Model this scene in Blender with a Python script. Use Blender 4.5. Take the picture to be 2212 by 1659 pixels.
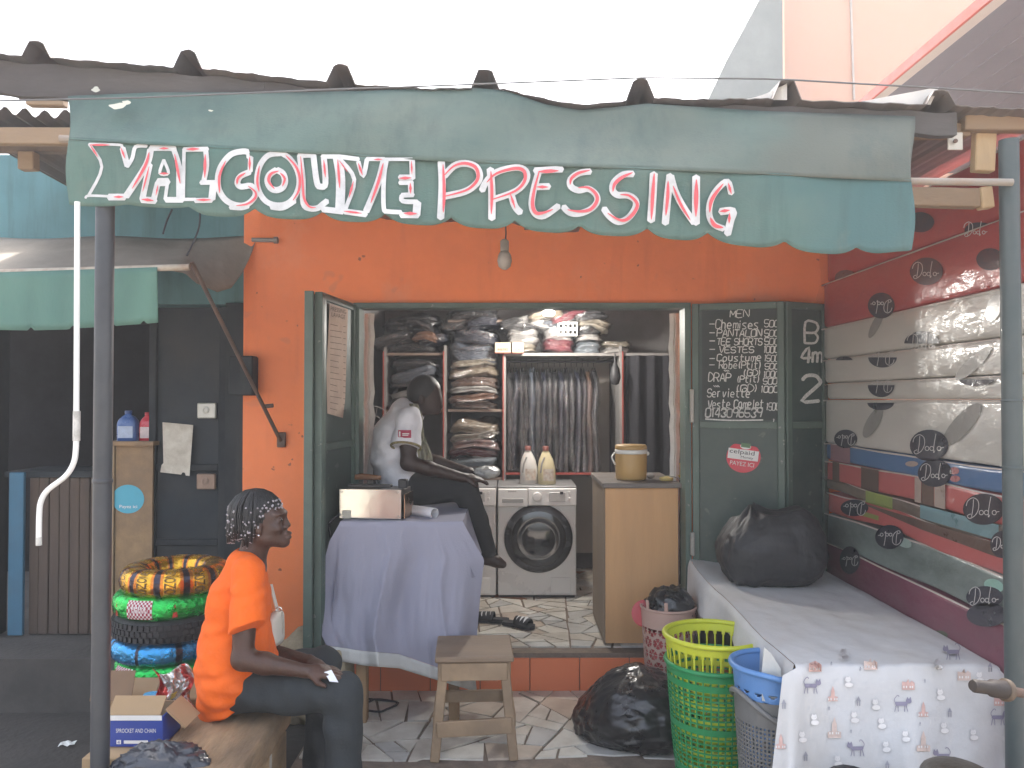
import bpy, math, random
import numpy as np
from mathutils import Vector, Matrix, noise
rnd = random.Random(7)
for o in list(bpy.data.objects): bpy.data.objects.remove(o)
S = bpy.context.scene
C = S.collection
# ------------------------------------------------------------------ camera, sky, sun, exposure
F, CU, CV, EYE = 1750.0, 1106.0, 829.5, 1.76      # focal length and centre in photo units (2212 x 1659)
PITCH = math.atan(32.5 / F)
cam = bpy.data.cameras.new('camera'); camo = bpy.data.objects.new('camera', cam); C.objects.link(camo)
cam.sensor_width = 36; cam.lens = 36 * F / 2212; cam.clip_end = 800; cam.clip_start = .05
camo.location = (0, 0, EYE); camo.rotation_euler = (math.pi / 2 + PITCH, 0, 0); S.camera = camo
SUN_EL, SUN_AZ = math.radians(60), math.radians(12)
w = bpy.data.worlds.new('World'); S.world = w; w.use_nodes = True
nt = w.node_tree; bg = nt.nodes['Background']
sky = nt.nodes.new('ShaderNodeTexSky'); sky.sky_type = 'NISHITA'; sky.sun_disc = False
sky.sun_elevation = SUN_EL; sky.sun_rotation = SUN_AZ; sky.dust_density = 6; sky.air_density = 1.0; sky.ozone_density = .6
hs = nt.nodes.new('ShaderNodeHueSaturation'); hs.inputs['Saturation'].default_value = .55
nt.links.new(sky.outputs[0], hs.inputs['Color']); nt.links.new(hs.outputs[0], bg.inputs[0]); bg.inputs[1].default_value = .15
sl = bpy.data.lights.new('sun', 'SUN'); sl.energy = 3.6; sl.angle = math.radians(5); sl.color = (1, .97, .93)
so = bpy.data.objects.new('sun', sl); C.objects.link(so)
sd = Vector((math.sin(SUN_AZ) * math.cos(SUN_EL), math.cos(SUN_AZ) * math.cos(SUN_EL), math.sin(SUN_EL)))
so.rotation_euler = sd.to_track_quat('Z', 'Y').to_euler(); so.location = sd * 30
vs = S.view_settings; vs.view_transform = 'Standard'; vs.look = 'None'; vs.gamma = 1; vs.use_curve_mapping = False
vs.exposure = 2.3
# ------------------------------------------------------------------ helpers
def P(u, v, y):
    """point at depth y (metres from the lens plane) seen at u, v"""
    a, b = (u - CU) / F, (CV - v) / F
    fy = math.cos(PITCH) - math.sin(PITCH) * b; fz = math.sin(PITCH) + math.cos(PITCH) * b
    k = y / fy
    return Vector((a * k, y, EYE + fz * k))
def lerp(a, b, t): return a + (b - a) * t
def pw(x, xs, ys): return float(np.interp(x, xs, ys))
_m = {}
def M(name, col=(.5, .5, .5), rough=.7, var=.12, scale=6, bump=.0, bscale=60, metal=0, dirt=None, dscale=1.5, damt=.5,
      coat=0, trans=0, emit=0, spec=.5, stretch=None, sheen=0, alpha=1, sub=0, dsharp=.12):
    if name in _m: return _m[name]
    m = bpy.data.materials.new(name); m.use_nodes = True; t = m.node_tree; b = t.nodes['Principled BSDF']; _m[name] = m
    N, L = t.nodes.new, t.links.new
    tc = N('ShaderNodeTexCoord'); mp = N('ShaderNodeMapping'); L(tc.outputs['Object'], mp.inputs[0])
    if stretch: mp.inputs['Scale'].default_value = stretch
    n1 = N('ShaderNodeTexNoise'); n1.inputs['Scale'].default_value = scale; n1.inputs['Detail'].default_value = 6; n1.inputs['Roughness'].default_value = .65
    L(mp.outputs[0], n1.inputs['Vector'])
    r = N('ShaderNodeValToRGB'); L(n1.outputs['Fac'], r.inputs[0])
    r.color_ramp.elements[0].position = .3; r.color_ramp.elements[1].position = .7
    r.color_ramp.elements[0].color = [max(0, c * (1 - var)) for c in col] + [1]
    r.color_ramp.elements[1].color = [min(1, c * (1 + var)) for c in col] + [1]
    out = r.outputs[0]
    if dirt:
        n2 = N('ShaderNodeTexNoise'); n2.inputs['Scale'].default_value = dscale; n2.inputs['Detail'].default_value = 7; n2.inputs['Roughness'].default_value = .6
        L(mp.outputs[0], n2.inputs['Vector'])
        r2 = N('ShaderNodeValToRGB'); L(n2.outputs['Fac'], r2.inputs[0])
        r2.color_ramp.elements[0].position = .52 - dsharp; r2.color_ramp.elements[1].position = .52 + dsharp
        r2.color_ramp.elements[0].color = (0, 0, 0, 1); r2.color_ramp.elements[1].color = (damt, damt, damt, 1)
        mx = N('ShaderNodeMix'); mx.data_type = 'RGBA'; L(r2.outputs[0], mx.inputs[0]); L(out, mx.inputs[6]); mx.inputs[7].default_value = list(dirt) + [1]
        out = mx.outputs[2]
    L(out, b.inputs['Base Color'])
    b.inputs['Roughness'].default_value = rough; b.inputs['Metallic'].default_value = metal
    b.inputs['Specular IOR Level'].default_value = spec
    if var:
        mr = N('ShaderNodeMapRange'); L(n1.outputs['Fac'], mr.inputs[0]); mr.inputs[1].default_value = .3; mr.inputs[2].default_value = .7
        mr.inputs[3].default_value = max(.03, rough - .1); mr.inputs[4].default_value = min(1, rough + .1); L(mr.outputs[0], b.inputs['Roughness'])
    if coat: b.inputs['Coat Weight'].default_value = coat; b.inputs['Coat Roughness'].default_value = .12
    if trans: b.inputs['Transmission Weight'].default_value = trans
    if sheen: b.inputs['Sheen Weight'].default_value = sheen
    if sub: b.inputs['Subsurface Weight'].default_value = sub; b.inputs['Subsurface Radius'].default_value = (.012, .005, .003)
    if emit: b.inputs['Emission Color'].default_value = list(col) + [1]; b.inputs['Emission Strength'].default_value = emit
    if alpha < 1: b.inputs['Alpha'].default_value = alpha
    if bump:
        n3 = N('ShaderNodeTexNoise'); n3.inputs['Scale'].default_value = bscale; n3.inputs['Detail'].default_value = 4; L(mp.outputs[0], n3.inputs['Vector'])
        bp = N('ShaderNodeBump'); bp.inputs['Strength'].default_value = bump; bp.inputs['Distance'].default_value = .02
        L(n3.outputs['Fac'], bp.inputs['Height']); L(bp.outputs[0], b.inputs['Normal'])
        if coat: L(bp.outputs[0], b.inputs['Coat Normal'])
    return m
def FILM(name='clear_film', fac=.16, rough=.12, scale=14, strength=.8):
    if name in _m: return _m[name]
    m = bpy.data.materials.new(name); m.use_nodes = True; t = m.node_tree; N, L = t.nodes.new, t.links.new; _m[name] = m
    for n in list(t.nodes): t.nodes.remove(n)
    o = N('ShaderNodeOutputMaterial'); mx = N('ShaderNodeMixShader'); tr = N('ShaderNodeBsdfTransparent'); gl = N('ShaderNodeBsdfGlossy'); tc = N('ShaderNodeTexCoord'); ns = N('ShaderNodeTexNoise'); bp = N('ShaderNodeBump')
    tr.inputs[0].default_value = (.93, .93, .93, 1); gl.inputs['Roughness'].default_value = rough; mx.inputs[0].default_value = fac
    ns.inputs['Scale'].default_value = scale; ns.inputs['Detail'].default_value = 5; ns.inputs['Distortion'].default_value = 1.2; bp.inputs['Strength'].default_value = strength; bp.inputs['Distance'].default_value = .03
    L(tc.outputs['Object'], ns.inputs['Vector']); L(ns.outputs['Fac'], bp.inputs['Height']); L(bp.outputs[0], gl.inputs['Normal'])
    L(tr.outputs[0], mx.inputs[1]); L(gl.outputs[0], mx.inputs[2]); L(mx.outputs[0], o.inputs['Surface'])
    return m
class MB:
    def __init__(s): s.v, s.f = [], []
    def add(s, vs_, fs): n = len(s.v); s.v += [tuple(p) for p in vs_]; s.f += [tuple(i + n for i in f) for f in fs]; return s
    def box(s, c, d, R=None, ch=0):
        hx, hy, hz = d[0] / 2, d[1] / 2, d[2] / 2
        c = Vector(c)
        if not ch:
            p = [Vector((x * hx, y * hy, z * hz)) for z in (-1, 1) for y in (-1, 1) for x in (-1, 1)]
            fs = [(0, 2, 3, 1), (4, 5, 7, 6), (0, 1, 5, 4), (2, 6, 7, 3), (0, 4, 6, 2), (1, 3, 7, 5)]
        else:                       # chamfered box
            ch = min(ch, hx * .9, hy * .9, hz * .9); p = []
            ix = {}
            for sx in (-1, 1):
                for sy in (-1, 1):
                    for sz in (-1, 1):
                        for ax in range(3):
                            q = [sx * (hx - ch), sy * (hy - ch), sz * (hz - ch)]; q[ax] = (sx * hx, sy * hy, sz * hz)[ax]
                            ix[sx, sy, sz, ax] = len(p); p.append(Vector(q))
            fs = []
            for ax in range(3):
                o = [a for a in range(3) if a != ax]
                for sg in (-1, 1):
                    q = []
                    for a, b in ((-1, -1), (1, -1), (1, 1), (-1, 1)):
                        k = [0, 0, 0]; k[ax] = sg; k[o[0]] = a; k[o[1]] = b; q.append(ix[k[0], k[1], k[2], ax])
                    fs.append(q if (sg > 0) == (ax != 1) else q[::-1])
                for a in (-1, 1):
                    for b in (-1, 1):
                        q = []
                        for e, f_ in ((-1, o[0]), (1, o[0]), (1, o[1]), (-1, o[1])):
                            k = [0, 0, 0]; k[ax] = e; k[o[0]] = a; k[o[1]] = b; q.append(ix[k[0], k[1], k[2], f_])
                        fs.append(q)
            for sx in (-1, 1):
                for sy in (-1, 1):
                    for sz in (-1, 1): fs.append([ix[sx, sy, sz, a] for a in range(3)])
        if R is not None: p = [R @ q for q in p]
        return s.add([q + c for q in p], fs)
    def bar(s, a, b, w_, h_, ch=0, up=(0, 0, 1)):
        """a beam from a to b, w_ sideways, h_ along up"""
        a, b = Vector(a), Vector(b); d = b - a; L_ = d.length; d.normalize()
        up = Vector(up); sx = d.cross(up)
        if sx.length < 1e-4: sx = d.cross(Vector((1, 0, 0)))
        sx.normalize(); uz = sx.cross(d)
        R = Matrix((d, sx, uz)).transposed()
        return s.box((a + b) / 2, (L_, w_, h_), R, ch)
    def tube(s, path, r, n=10, caps=True):
        path = [Vector(p) for p in path]; m = len(path)
        rs = r if isinstance(r, (list, tuple)) else [r] * m
        vs_, fs = [], []; prev = None
        for i, p in enumerate(path):
            d = (path[min(i + 1, m - 1)] - path[max(i - 1, 0)]).normalized()
            if prev is None:
                a = d.cross(Vector((0, 0, 1)))
                if a.length < .05: a = d.cross(Vector((1, 0, 0)))
            else: a = prev - d * prev.dot(d)
            a.normalize(); prev = a; b = d.cross(a)
            for k in range(n):
                t = 2 * math.pi * k / n; vs_.append(p + (a * math.cos(t) + b * math.sin(t)) * rs[i])
        for i in range(m - 1):
            for k in range(n):
                k2 = (k + 1) % n; fs.append((i * n + k, i * n + k2, (i + 1) * n + k2, (i + 1) * n + k))
        if caps: fs += [tuple(range(n))[::-1], tuple((m - 1) * n + k for k in range(n))]
        return s.add(vs_, fs)
    def lathe(s, prof, c=(0, 0, 0), n=24, R=None, close=False):
        """prof: list of (radius, height) about local z"""
        c = Vector(c); vs_, fs = [], []; m = len(prof)
        for r, h in prof:
            for k in range(n):
                t = 2 * math.pi * k / n; q = Vector((r * math.cos(t), r * math.sin(t), h))
                vs_.append(c + (R @ q if R is not None else q))
        for i in range(m if close else m - 1):
            j = (i + 1) % m
            for k in range(n):
                k2 = (k + 1) % n; fs.append((i * n + k, i * n + k2, j * n + k2, j * n + k))
        if not close: fs += [tuple(range(n))[::-1], tuple((m - 1) * n + k for k in range(n))]
        return s.add(vs_, fs)
    def sphere(s, c, r, n=8, m=6, R=None):
        r = r if isinstance(r, (tuple, list)) else (r, r, r); c = Vector(c); vs_, fs = [], []
        for i in range(m + 1):
            a = math.pi * i / m
            for k in range(n):
                t = 2 * math.pi * k / n; q = Vector((r[0] * math.sin(a) * math.cos(t), r[1] * math.sin(a) * math.sin(t), r[2] * math.cos(a)))
                vs_.append(c + (R @ q if R is not None else q))
        for i in range(m):
            for k in range(n): fs.append((i * n + k, (i + 1) * n + k, (i + 1) * n + (k + 1) % n, i * n + (k + 1) % n))
        return s.add(vs_, fs)
    def grid(s, fn, nu, nv, wrap=False, hole=None):
        vs_ = []; cols = nu if wrap else nu + 1
        for j in range(nv + 1):
            for i in range(cols): vs_.append(fn(i / nu, j / nv))
        fs = []
        for j in range(nv):
            for i in range(nu):
                if hole and hole((i + .5) / nu, (j + .5) / nv): continue
                i2 = (i + 1) % cols; fs.append((j * cols + i, j * cols + i2, (j + 1) * cols + i2, (j + 1) * cols + i))
        return s.add(vs_, fs)
    def prism(s, poly, fn, th):
        """poly: 2d points (ccw), fn(a, b, d): to 3d with depth d; extruded from d=0 to d=th"""
        n = len(poly); vs_ = [fn(a, b, 0) for a, b in poly] + [fn(a, b, th) for a, b in poly]
        fs = [tuple(range(n)), tuple(range(2 * n - 1, n - 1, -1))] + [(i, i + n, (i + 1) % n + n, (i + 1) % n) for i in range(n)]
        return s.add(vs_, fs)
    def poly(s, pts): return s.add(pts, [tuple(range(len(pts)))])
    def mesh(s, name, mat, smooth=False, inv=None):
        me = bpy.data.meshes.new(name); vv = s.v if inv is None else [inv @ Vector(p) for p in s.v]
        me.from_pydata([tuple(p) for p in vv], [], s.f); me.update()
        for q in (mat if isinstance(mat, (list, tuple)) else [mat]): me.materials.append(q)
        if smooth:
            me.polygons.foreach_set('use_smooth', [True] * len(me.polygons))
            if smooth != 'all':
                try: me.set_sharp_from_angle(angle=math.radians(smooth if smooth > 1 else 40))
                except Exception: pass
        me.validate(); return me
def tag(o, label=None, cat=None, group=None, kind=None):
    for k, v in (('label', label), ('category', cat), ('group', group), ('kind', kind)):
        if v: o[k] = v
    return o
def thing(name, label, cat, loc=(0, 0, 0), rz=0, group=None):
    o = bpy.data.objects.new(name, None); C.objects.link(o); o.empty_display_size = .05
    o.location = loc; o.rotation_euler = (0, 0, rz); return tag(o, label, cat, group)
def minv(o): return (Matrix.Translation(o.location) @ o.rotation_euler.to_matrix().to_4x4()).inverted()
def part(root, name, mb, mat, smooth=False, world=True, sub=None, label=None, kind=None):
    """mesh under root (or under the part sub of root); world: mb is in world space"""
    me = mb.mesh(name, mat, smooth, minv(root) if (world and root) else None)
    o = bpy.data.objects.new(name, me); C.objects.link(o)
    o.parent = sub or root
    return tag(o, label, kind=kind)
def solo(name, mb, mat, label, cat, smooth=False, group=None, kind=None):
    """a thing (or, with kind, a piece of the setting) that is one mesh, origin at its base"""
    a = np.array(mb.v); lo, hi = a.min(0), a.max(0)
    c = Vector(((lo[0] + hi[0]) / 2, (lo[1] + hi[1]) / 2, lo[2]))
    me = mb.mesh(name, mat, smooth, Matrix.Translation(-c))
    o = bpy.data.objects.new(name, me); C.objects.link(o); o.location = c
    return tag(o, label, cat, group, kind)
def cpart(o, name, mb, mat, smooth=False, label=None, kind=None):
    """part (in world space) of an un-rotated mesh thing or part made by solo/part"""
    wm = Vector(o.location); q = o.parent
    M4 = Matrix.Translation(o.location) @ o.rotation_euler.to_matrix().to_4x4()
    while q is not None: M4 = Matrix.Translation(q.location) @ q.rotation_euler.to_matrix().to_4x4() @ M4; q = q.parent
    me = mb.mesh(name, mat, smooth, M4.inverted()); c = bpy.data.objects.new(name, me); C.objects.link(c); c.parent = o
    return tag(c, label, kind=kind)
def copy_tree(o, parent=None):
    c = o.copy(); C.objects.link(c)
    if parent: c.parent = parent
    for ch in list(o.children): copy_tree(ch, c)
    return c
def solid(o, th, off=0):
    m = o.modifiers.new('thickness', 'SOLIDIFY'); m.thickness = th; m.offset = off; return o
def catmull(pts, n=6, closed=False):
    if len(pts) < 3: return [Vector(p) for p in pts]
    p = [Vector(q) for q in pts]; out = []; m = len(p)
    for i in range(m if closed else m - 1):
        g = (lambda k: p[k % m]) if closed else (lambda k: p[max(0, min(m - 1, k))])
        a, b, c, d = g(i - 1), g(i), g(i + 1), g(i + 2)
        for k in range(n):
            t = k / n; out.append(.5 * ((2 * b) + (c - a) * t + (2 * a - 5 * b + 4 * c - d) * t * t + (3 * b - a - 3 * c + d) * t ** 3))
    if not closed: out.append(p[-1])
    return out
def stroke(mb, pts, wd, fn, seg=3, taper=0, smooth=True):
    """flat ribbon along 2d pts, width wd, mapped by fn(a, b)"""
    pts = [Vector((q[0], q[1])) for q in pts]
    if len(pts) == 2:
        n = max(2, int((pts[1] - pts[0]).length / 12)); pts = [pts[0].lerp(pts[1], k / n) for k in range(n + 1)]
    else:
        if smooth: pts = catmull([p.to_3d() for p in pts], seg); pts = [p.to_2d() for p in pts]
    m = len(pts); L_, R_ = [], []
    for i, p in enumerate(pts):
        d = pts[min(i + 1, m - 1)] - pts[max(0, i - 1)]
        if d.length < 1e-6: d = Vector((1, 0))
        d.normalize(); nrm = Vector((-d.y, d.x)); e = wd / 2
        if taper: e *= max(.15, 1 - taper * abs(2 * i / (m - 1) - 1) ** 2)
        L_.append(p + nrm * e); R_.append(p - nrm * e)
    d0 = (pts[0] - pts[1]).normalized() * wd * .3; d1 = (pts[-1] - pts[-2]).normalized() * wd * .3
    vs_ = [fn(*q) for q in L_] + [fn(*q) for q in R_] + [fn(*(pts[0] + d0)), fn(*(pts[-1] + d1))]
    fs = [(i, i + m, i + m + 1, i + 1) for i in range(m - 1)] + [(0, 2 * m, m), (m - 1, 2 * m - 1, 2 * m + 1)]
    mb.add(vs_, fs)
_tx = {}
def text2d(sx):
    if sx not in _tx:
        cu = bpy.data.curves.new('t', 'FONT'); cu.body = sx; cu.resolution_u = 3; cu.align_x = 'CENTER'; cu.align_y = 'CENTER'
        o = bpy.data.objects.new('t', cu); C.objects.link(o); bpy.context.view_layer.update()
        me = o.evaluated_get(bpy.context.evaluated_depsgraph_get()).to_mesh()
        vv = [(q.co.x, q.co.y) for q in me.vertices]; ff = [tuple(p.vertices) for p in me.polygons]
        bpy.data.objects.remove(o); bpy.data.curves.remove(cu)
        a = np.array(vv); wv = a[:, 0].max() - a[:, 0].min(); cx = (a[:, 0].max() + a[:, 0].min()) / 2; cy = (a[:, 1].max() + a[:, 1].min()) / 2; hv = a[:, 1].max() - a[:, 1].min()
        _tx[sx] = ([((x - cx) / wv, (y - cy) / hv) for x, y in vv], ff)
    return _tx[sx]
def text(mb, sx, cx, cy, w_, h_, fn, rot=0):
    """sx centred at cx, cy fitted to w_ x h_, mapped by fn(a, b), b upward"""
    vv, ff = text2d(sx); c, s_ = math.cos(rot), math.sin(rot); q = []
    for a, b in vv:
        a, b = a * w_, b * h_; q.append(fn(cx + a * c - b * s_, cy + a * s_ + b * c))
    mb.add(q, ff)
def disc(mb, cx, cy, ra, rb, fn, n=20, rot=0, f0=0, f1=1):
    q = []
    for k in range(n + (0 if (f1 - f0) >= 1 else 1)):
        t = 2 * math.pi * lerp(f0, f1, k / n); a, b = ra * math.cos(t), rb * math.sin(t)
        q.append(fn(cx + a * math.cos(rot) - b * math.sin(rot), cy + a * math.sin(rot) + b * math.cos(rot)))
    mb.poly(q)
def rect(mb, a0, b0, a1, b1, fn): mb.poly([fn(a0, b0), fn(a1, b0), fn(a1, b1), fn(a0, b1)])
# signed-distance bodies, meshed with surface nets
class SDF:
    def __init__(s, lo, hi, res):
        s.lo = np.array(lo, float); s.res = res; s.n = np.ceil((np.array(hi) - s.lo) / res).astype(int) + 1
        s.D = np.full(s.n, .3, np.float32)
    def sub(s, lo, hi):
        a = np.clip(np.floor((np.array(lo) - s.lo) / s.res).astype(int), 0, s.n); b = np.clip(np.ceil((np.array(hi) - s.lo) / s.res).astype(int) + 1, 0, s.n)
        sl_ = tuple(slice(x, y) for x, y in zip(a, b))
        ax = [(np.arange(x, y) * s.res + l).astype(np.float32) for x, y, l in zip(a, b, s.lo)]
        return sl_, np.meshgrid(*ax, indexing='ij', sparse=True)
    def put(s, sl_, d, k, mode):
        D = s.D[sl_]
        if mode == 'add':
            h = np.clip(.5 + .5 * (d - D) / k, 0, 1); s.D[sl_] = d + (D - d) * h - k * h * (1 - h)
        else:
            d = -d; h = np.clip(.5 - .5 * (d - D) / k, 0, 1); s.D[sl_] = d + (D - d) * h + k * h * (1 - h)
    def cap(s, a, b, ra, rb=None, k=.02, sc=(1, 1, 1), mode='add', plane=None, c=None):
        rb = ra if rb is None else rb; a, b = np.array(a, float), np.array(b, float); sc = np.array(sc, float); c = a if c is None else np.array(c, float)
        rm = max(ra, rb) / sc + k * 2 + .01
        A, B = c + (a - c) / 1, c + (b - c) / 1
        sl_, (x, y, z) = s.sub(np.minimum(A, B) - rm, np.maximum(A, B) + rm)
        px, py, pz = [(q - a[i]) * sc[i] for i, q in enumerate((x, y, z))]
        e = (b - a) * sc; L2 = max((e * e).sum(), 1e-9)
        t = np.clip((px * e[0] + py * e[1] + pz * e[2]) / L2, 0, 1)
        d = np.sqrt((px - t * e[0]) ** 2 + (py - t * e[1]) ** 2 + (pz - t * e[2]) ** 2) - (ra + (rb - ra) * t)
        if plane is not None:
            p0, nn = np.array(plane[0], float), np.array(Vector(plane[1]).normalized())
            d = np.maximum(d, (x - p0[0]) * nn[0] + (y - p0[1]) * nn[1] + (z - p0[2]) * nn[2])
        s.put(sl_, d.astype(np.float32), k, mode); return s
    def chain(s, pts, k=.02, **kw):
        for (a, ra), (b, rb) in zip(pts[:-1], pts[1:]): s.cap(a, b, ra, rb, k, **kw)
        return s
    def ell(s, c, r, k=.02, R=None, mode='add', plane=None):
        c, r = np.array(c, float), np.array(r, float); m = r.max() + k * 2 + .01
        sl_, (x, y, z) = s.sub(c - m, c + m); p = [x - c[0], y - c[1], z - c[2]]
        if R is not None:
            R = np.array(R); p = [R[0][i] * p[0] + R[1][i] * p[1] + R[2][i] * p[2] for i in range(3)]
        k0 = np.sqrt(sum((p[i] / r[i]) ** 2 for i in range(3))); k1 = np.sqrt(sum((p[i] / r[i] ** 2) ** 2 for i in range(3)))
        d = k0 * (k0 - 1) / np.maximum(k1, 1e-6)
        if plane is not None:
            p0, nn = np.array(plane[0], float), np.array(Vector(plane[1]).normalized())
            d = np.maximum(d, (x - p0[0]) * nn[0] + (y - p0[1]) * nn[1] + (z - p0[2]) * nn[2])
        s.put(sl_, np.broadcast_to(d, s.D[sl_].shape).astype(np.float32), k, mode); return s
    def wob(s, fn):
        ax = [(np.arange(n) * s.res + l).astype(np.float32) for n, l in zip(s.n, s.lo)]
        x, y, z = np.meshgrid(*ax, indexing='ij', sparse=True); s.D = (s.D + fn(x, y, z)).astype(np.float32); return s
    def mb(s):
        V = s.D; g = V < 0; n = np.array(V.shape)
        cs = [(i, j, k) for i in (0, 1) for j in (0, 1) for k in (0, 1)]
        cnt = sum(g[i:n[0] - 1 + i, j:n[1] - 1 + j, k:n[2] - 1 + k].astype(np.int8) for i, j, k in cs)
        act = (cnt > 0) & (cnt < 8); ids = np.argwhere(act); idx = np.full(act.shape, -1, np.int64); idx[act] = np.arange(len(ids))
        acc = np.zeros((len(ids), 3)); num = np.zeros(len(ids))
        for a in cs:
            for ax in range(3):
                if a[ax]: continue
                b = list(a); b[ax] = 1
                va = V[tuple((ids + a).T)]; vb = V[tuple((ids + b).T)]; m = (va < 0) != (vb < 0)
                t = va[m] / (va[m] - vb[m]); q = np.tile(np.array(a, float), (m.sum(), 1)); q[:, ax] = t; acc[m] += q; num[m] += 1
        vv = (ids + acc / num[:, None]) * s.res + s.lo; fs = []
        for ax in range(3):
            sl0 = [slice(None)] * 3; sl1 = [slice(None)] * 3; sl0[ax] = slice(0, -1); sl1[ax] = slice(1, None)
            e = np.argwhere(g[tuple(sl0)] != g[tuple(sl1)]); o = [a for a in range(3) if a != ax]
            e = e[(e[:, o[0]] > 0) & (e[:, o[1]] > 0) & (e[:, o[0]] < n[o[0]] - 1) & (e[:, o[1]] < n[o[1]] - 1)]
            d0 = np.zeros(3, int); d0[o[0]] = 1; d1 = np.zeros(3, int); d1[o[1]] = 1
            q = np.stack([idx[tuple((e - a).T)] for a in (np.zeros(3, int), d0, d0 + d1, d1)], 1)
            inside = g[tuple(e.T)]; flip = inside if ax != 1 else ~inside
            q[~flip] = q[~flip][:, ::-1]; fs.append(q)
        r = MB(); r.v = [tuple(p) for p in vv]; r.f = [tuple(int(i) for i in f) for f in np.concatenate(fs)]; return r
def vnoise(p, sc=1.0, oct_=3):
    return noise.fractal(Vector(p) * sc, .8, 2.0, oct_)
def onplane(p0, n, off=.003):
    p0, n = Vector(p0), Vector(n).normalized()
    if n.y > 0: n = -n
    o = Vector((0, 0, EYE))
    def fn(u, v, d=0):
        r = (P(u, v, 1) - o); t = (p0 - o).dot(n) / r.dot(n); return o + r * t + n * (off + d)
    return fn
# ------------------------------------------------------------------ materials
WOOD = M('wood', (.36, .23, .12), .75, .3, 5, .15, 40, dirt=(.16, .11, .07), dscale=3, damt=.6, stretch=(1, 1, .25))
WOODX = M('wood_x', (.36, .24, .13), .75, .3, 5, .15, 40, dirt=(.15, .1, .07), dscale=3, damt=.6, stretch=(.2, 1, 1))
DWOOD = M('dark_wood', (.12, .085, .065), .85, .35, 4, .2, 40, dirt=(.2, .16, .12), dscale=4, damt=.5, stretch=(.25, 1, 1))
ORANGE = M('orange_paint', (.9, .235, .068), .62, .13, 1.6, .25, 7, dirt=(.8, .2, .062), dscale=1.1, damt=.45, dsharp=.2)
GREEN = M('green_metal', (.04, .07, .06), .45, .12, 3, .03, 30, dirt=(.1, .12, .105), dscale=3, damt=.4)
GREENL = M('green_frame', (.095, .14, .115), .45, .12, 3, .03, 30, dirt=(.06, .08, .07), dscale=4, damt=.5)
PLASTER = M('plaster', (.42, .40, .37), .9, .12, 3, .2, 30, dirt=(.2, .19, .18), dscale=2, damt=.6)
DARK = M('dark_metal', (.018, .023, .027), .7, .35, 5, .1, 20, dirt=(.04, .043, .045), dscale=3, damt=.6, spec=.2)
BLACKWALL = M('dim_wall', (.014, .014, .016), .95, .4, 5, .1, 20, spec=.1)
TEALW = M('teal_paint', (.095, .215, .235), .75, .1, 2, .06, 25, dirt=(.04, .12, .14), dscale=1.2, damt=.6)
CONC = M('concrete', (.085, .076, .068), .9, .2, 5, .3, 35, dirt=(.04, .037, .034), dscale=2, damt=.7)
GROUT = M('grout', (.2, .155, .12), .95, .25, 14, .3, 60)
STEEL = M('grey_pole', (.04, .044, .051), .45, .12, 6, .05, 50, dirt=(.09, .09, .09), dscale=5, damt=.3)
STEELG = M('green_grey_pole', (.05, .068, .069), .45, .12, 6, .05, 50, dirt=(.085, .09, .088), dscale=5, damt=.4)
WHITE = M('white_paint', (.74, .75, .72), .5, .06, 6)
INK = M('white_lettering_paint', (.54, .56, .57), .6, .2, 14, .1, 60)
RED = M('red_lettering_paint', (.62, .10, .12), .55, .08, 30)
CHALK = M('chalk', (.66, .66, .63), .95, .25, 90)
BLACK = M('black_print', (.02, .02, .028), .5, .05, 8)
WPRINT = M('white_print', (.75, .74, .72), .5, .05, 8)
STEELBRIGHT = M('bright_steel', (.78, .77, .68), .14, .1, 5, .06, 6, metal=.65)
IRON = M('rusty_iron', (.11, .09, .08), .7, .35, 8, .2, 40, metal=.4, dirt=(.22, .11, .06), dscale=6, damt=.5)
# ------------------------------------------------------------------ ground and paving
g = MB().box((0, 0, -.25), (500, 500, .5))
solo('ground', g, M('packed_earth', (.25, .215, .18), .95, .25, 3, .4, 30, dirt=(.12, .1, .085), dscale=.6, damt=.6), None, None, kind='structure')
def clip(poly, p, n):
    out = []
    for i in range(len(poly)):
        a, b = poly[i], poly[(i + 1) % len(poly)]; da, db = (a - p).dot(n), (b - p).dot(n)
        if da <= 0: out.append(a)
        if da * db < 0: out.append(a.lerp(b, da / (da - db)))
    return out
def parea(q): return abs(sum(q[i].x * q[i - 1].y - q[i].y * q[i - 1].x for i in range(len(q)))) / 2
def shards(poly, amin, amax, r):
    todo, out = [poly], []
    while todo:
        q = todo.pop()
        if len(q) < 3: continue
        if parea(q) < r.uniform(amin, amax): out.append(q); continue
        c = sum(q, Vector((0, 0))) / len(q)
        k = max(range(len(q)), key=lambda i: (q[i] - q[i - 1]).length); d = (q[k] - q[k - 1]).normalized()
        a = r.gauss(0, .45); n = Vector((d.x * math.cos(a) - d.y * math.sin(a), d.x * math.sin(a) + d.y * math.cos(a)))
        p = c.lerp((q[k] + q[k - 1]) / 2, r.uniform(0, .5)) + d * r.uniform(-.12, .12) * (q[k] - q[k - 1]).length
        todo += [clip(q, p, n), clip(q, p, -n)]
    return out
def inset(q, g_):
    if sum(q[i - 1].x * q[i].y - q[i - 1].y * q[i].x for i in range(len(q))) < 0: q = q[::-1]
    o = list(q)
    for i in range(len(q)):
        a, b = q[i - 1], q[i]
        if (b - a).length < 1e-5: continue
        d = (b - a).normalized(); n = Vector((d.y, -d.x)); o = clip(o, a - n * g_, n)
        if len(o) < 3: return None
    return o
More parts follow.
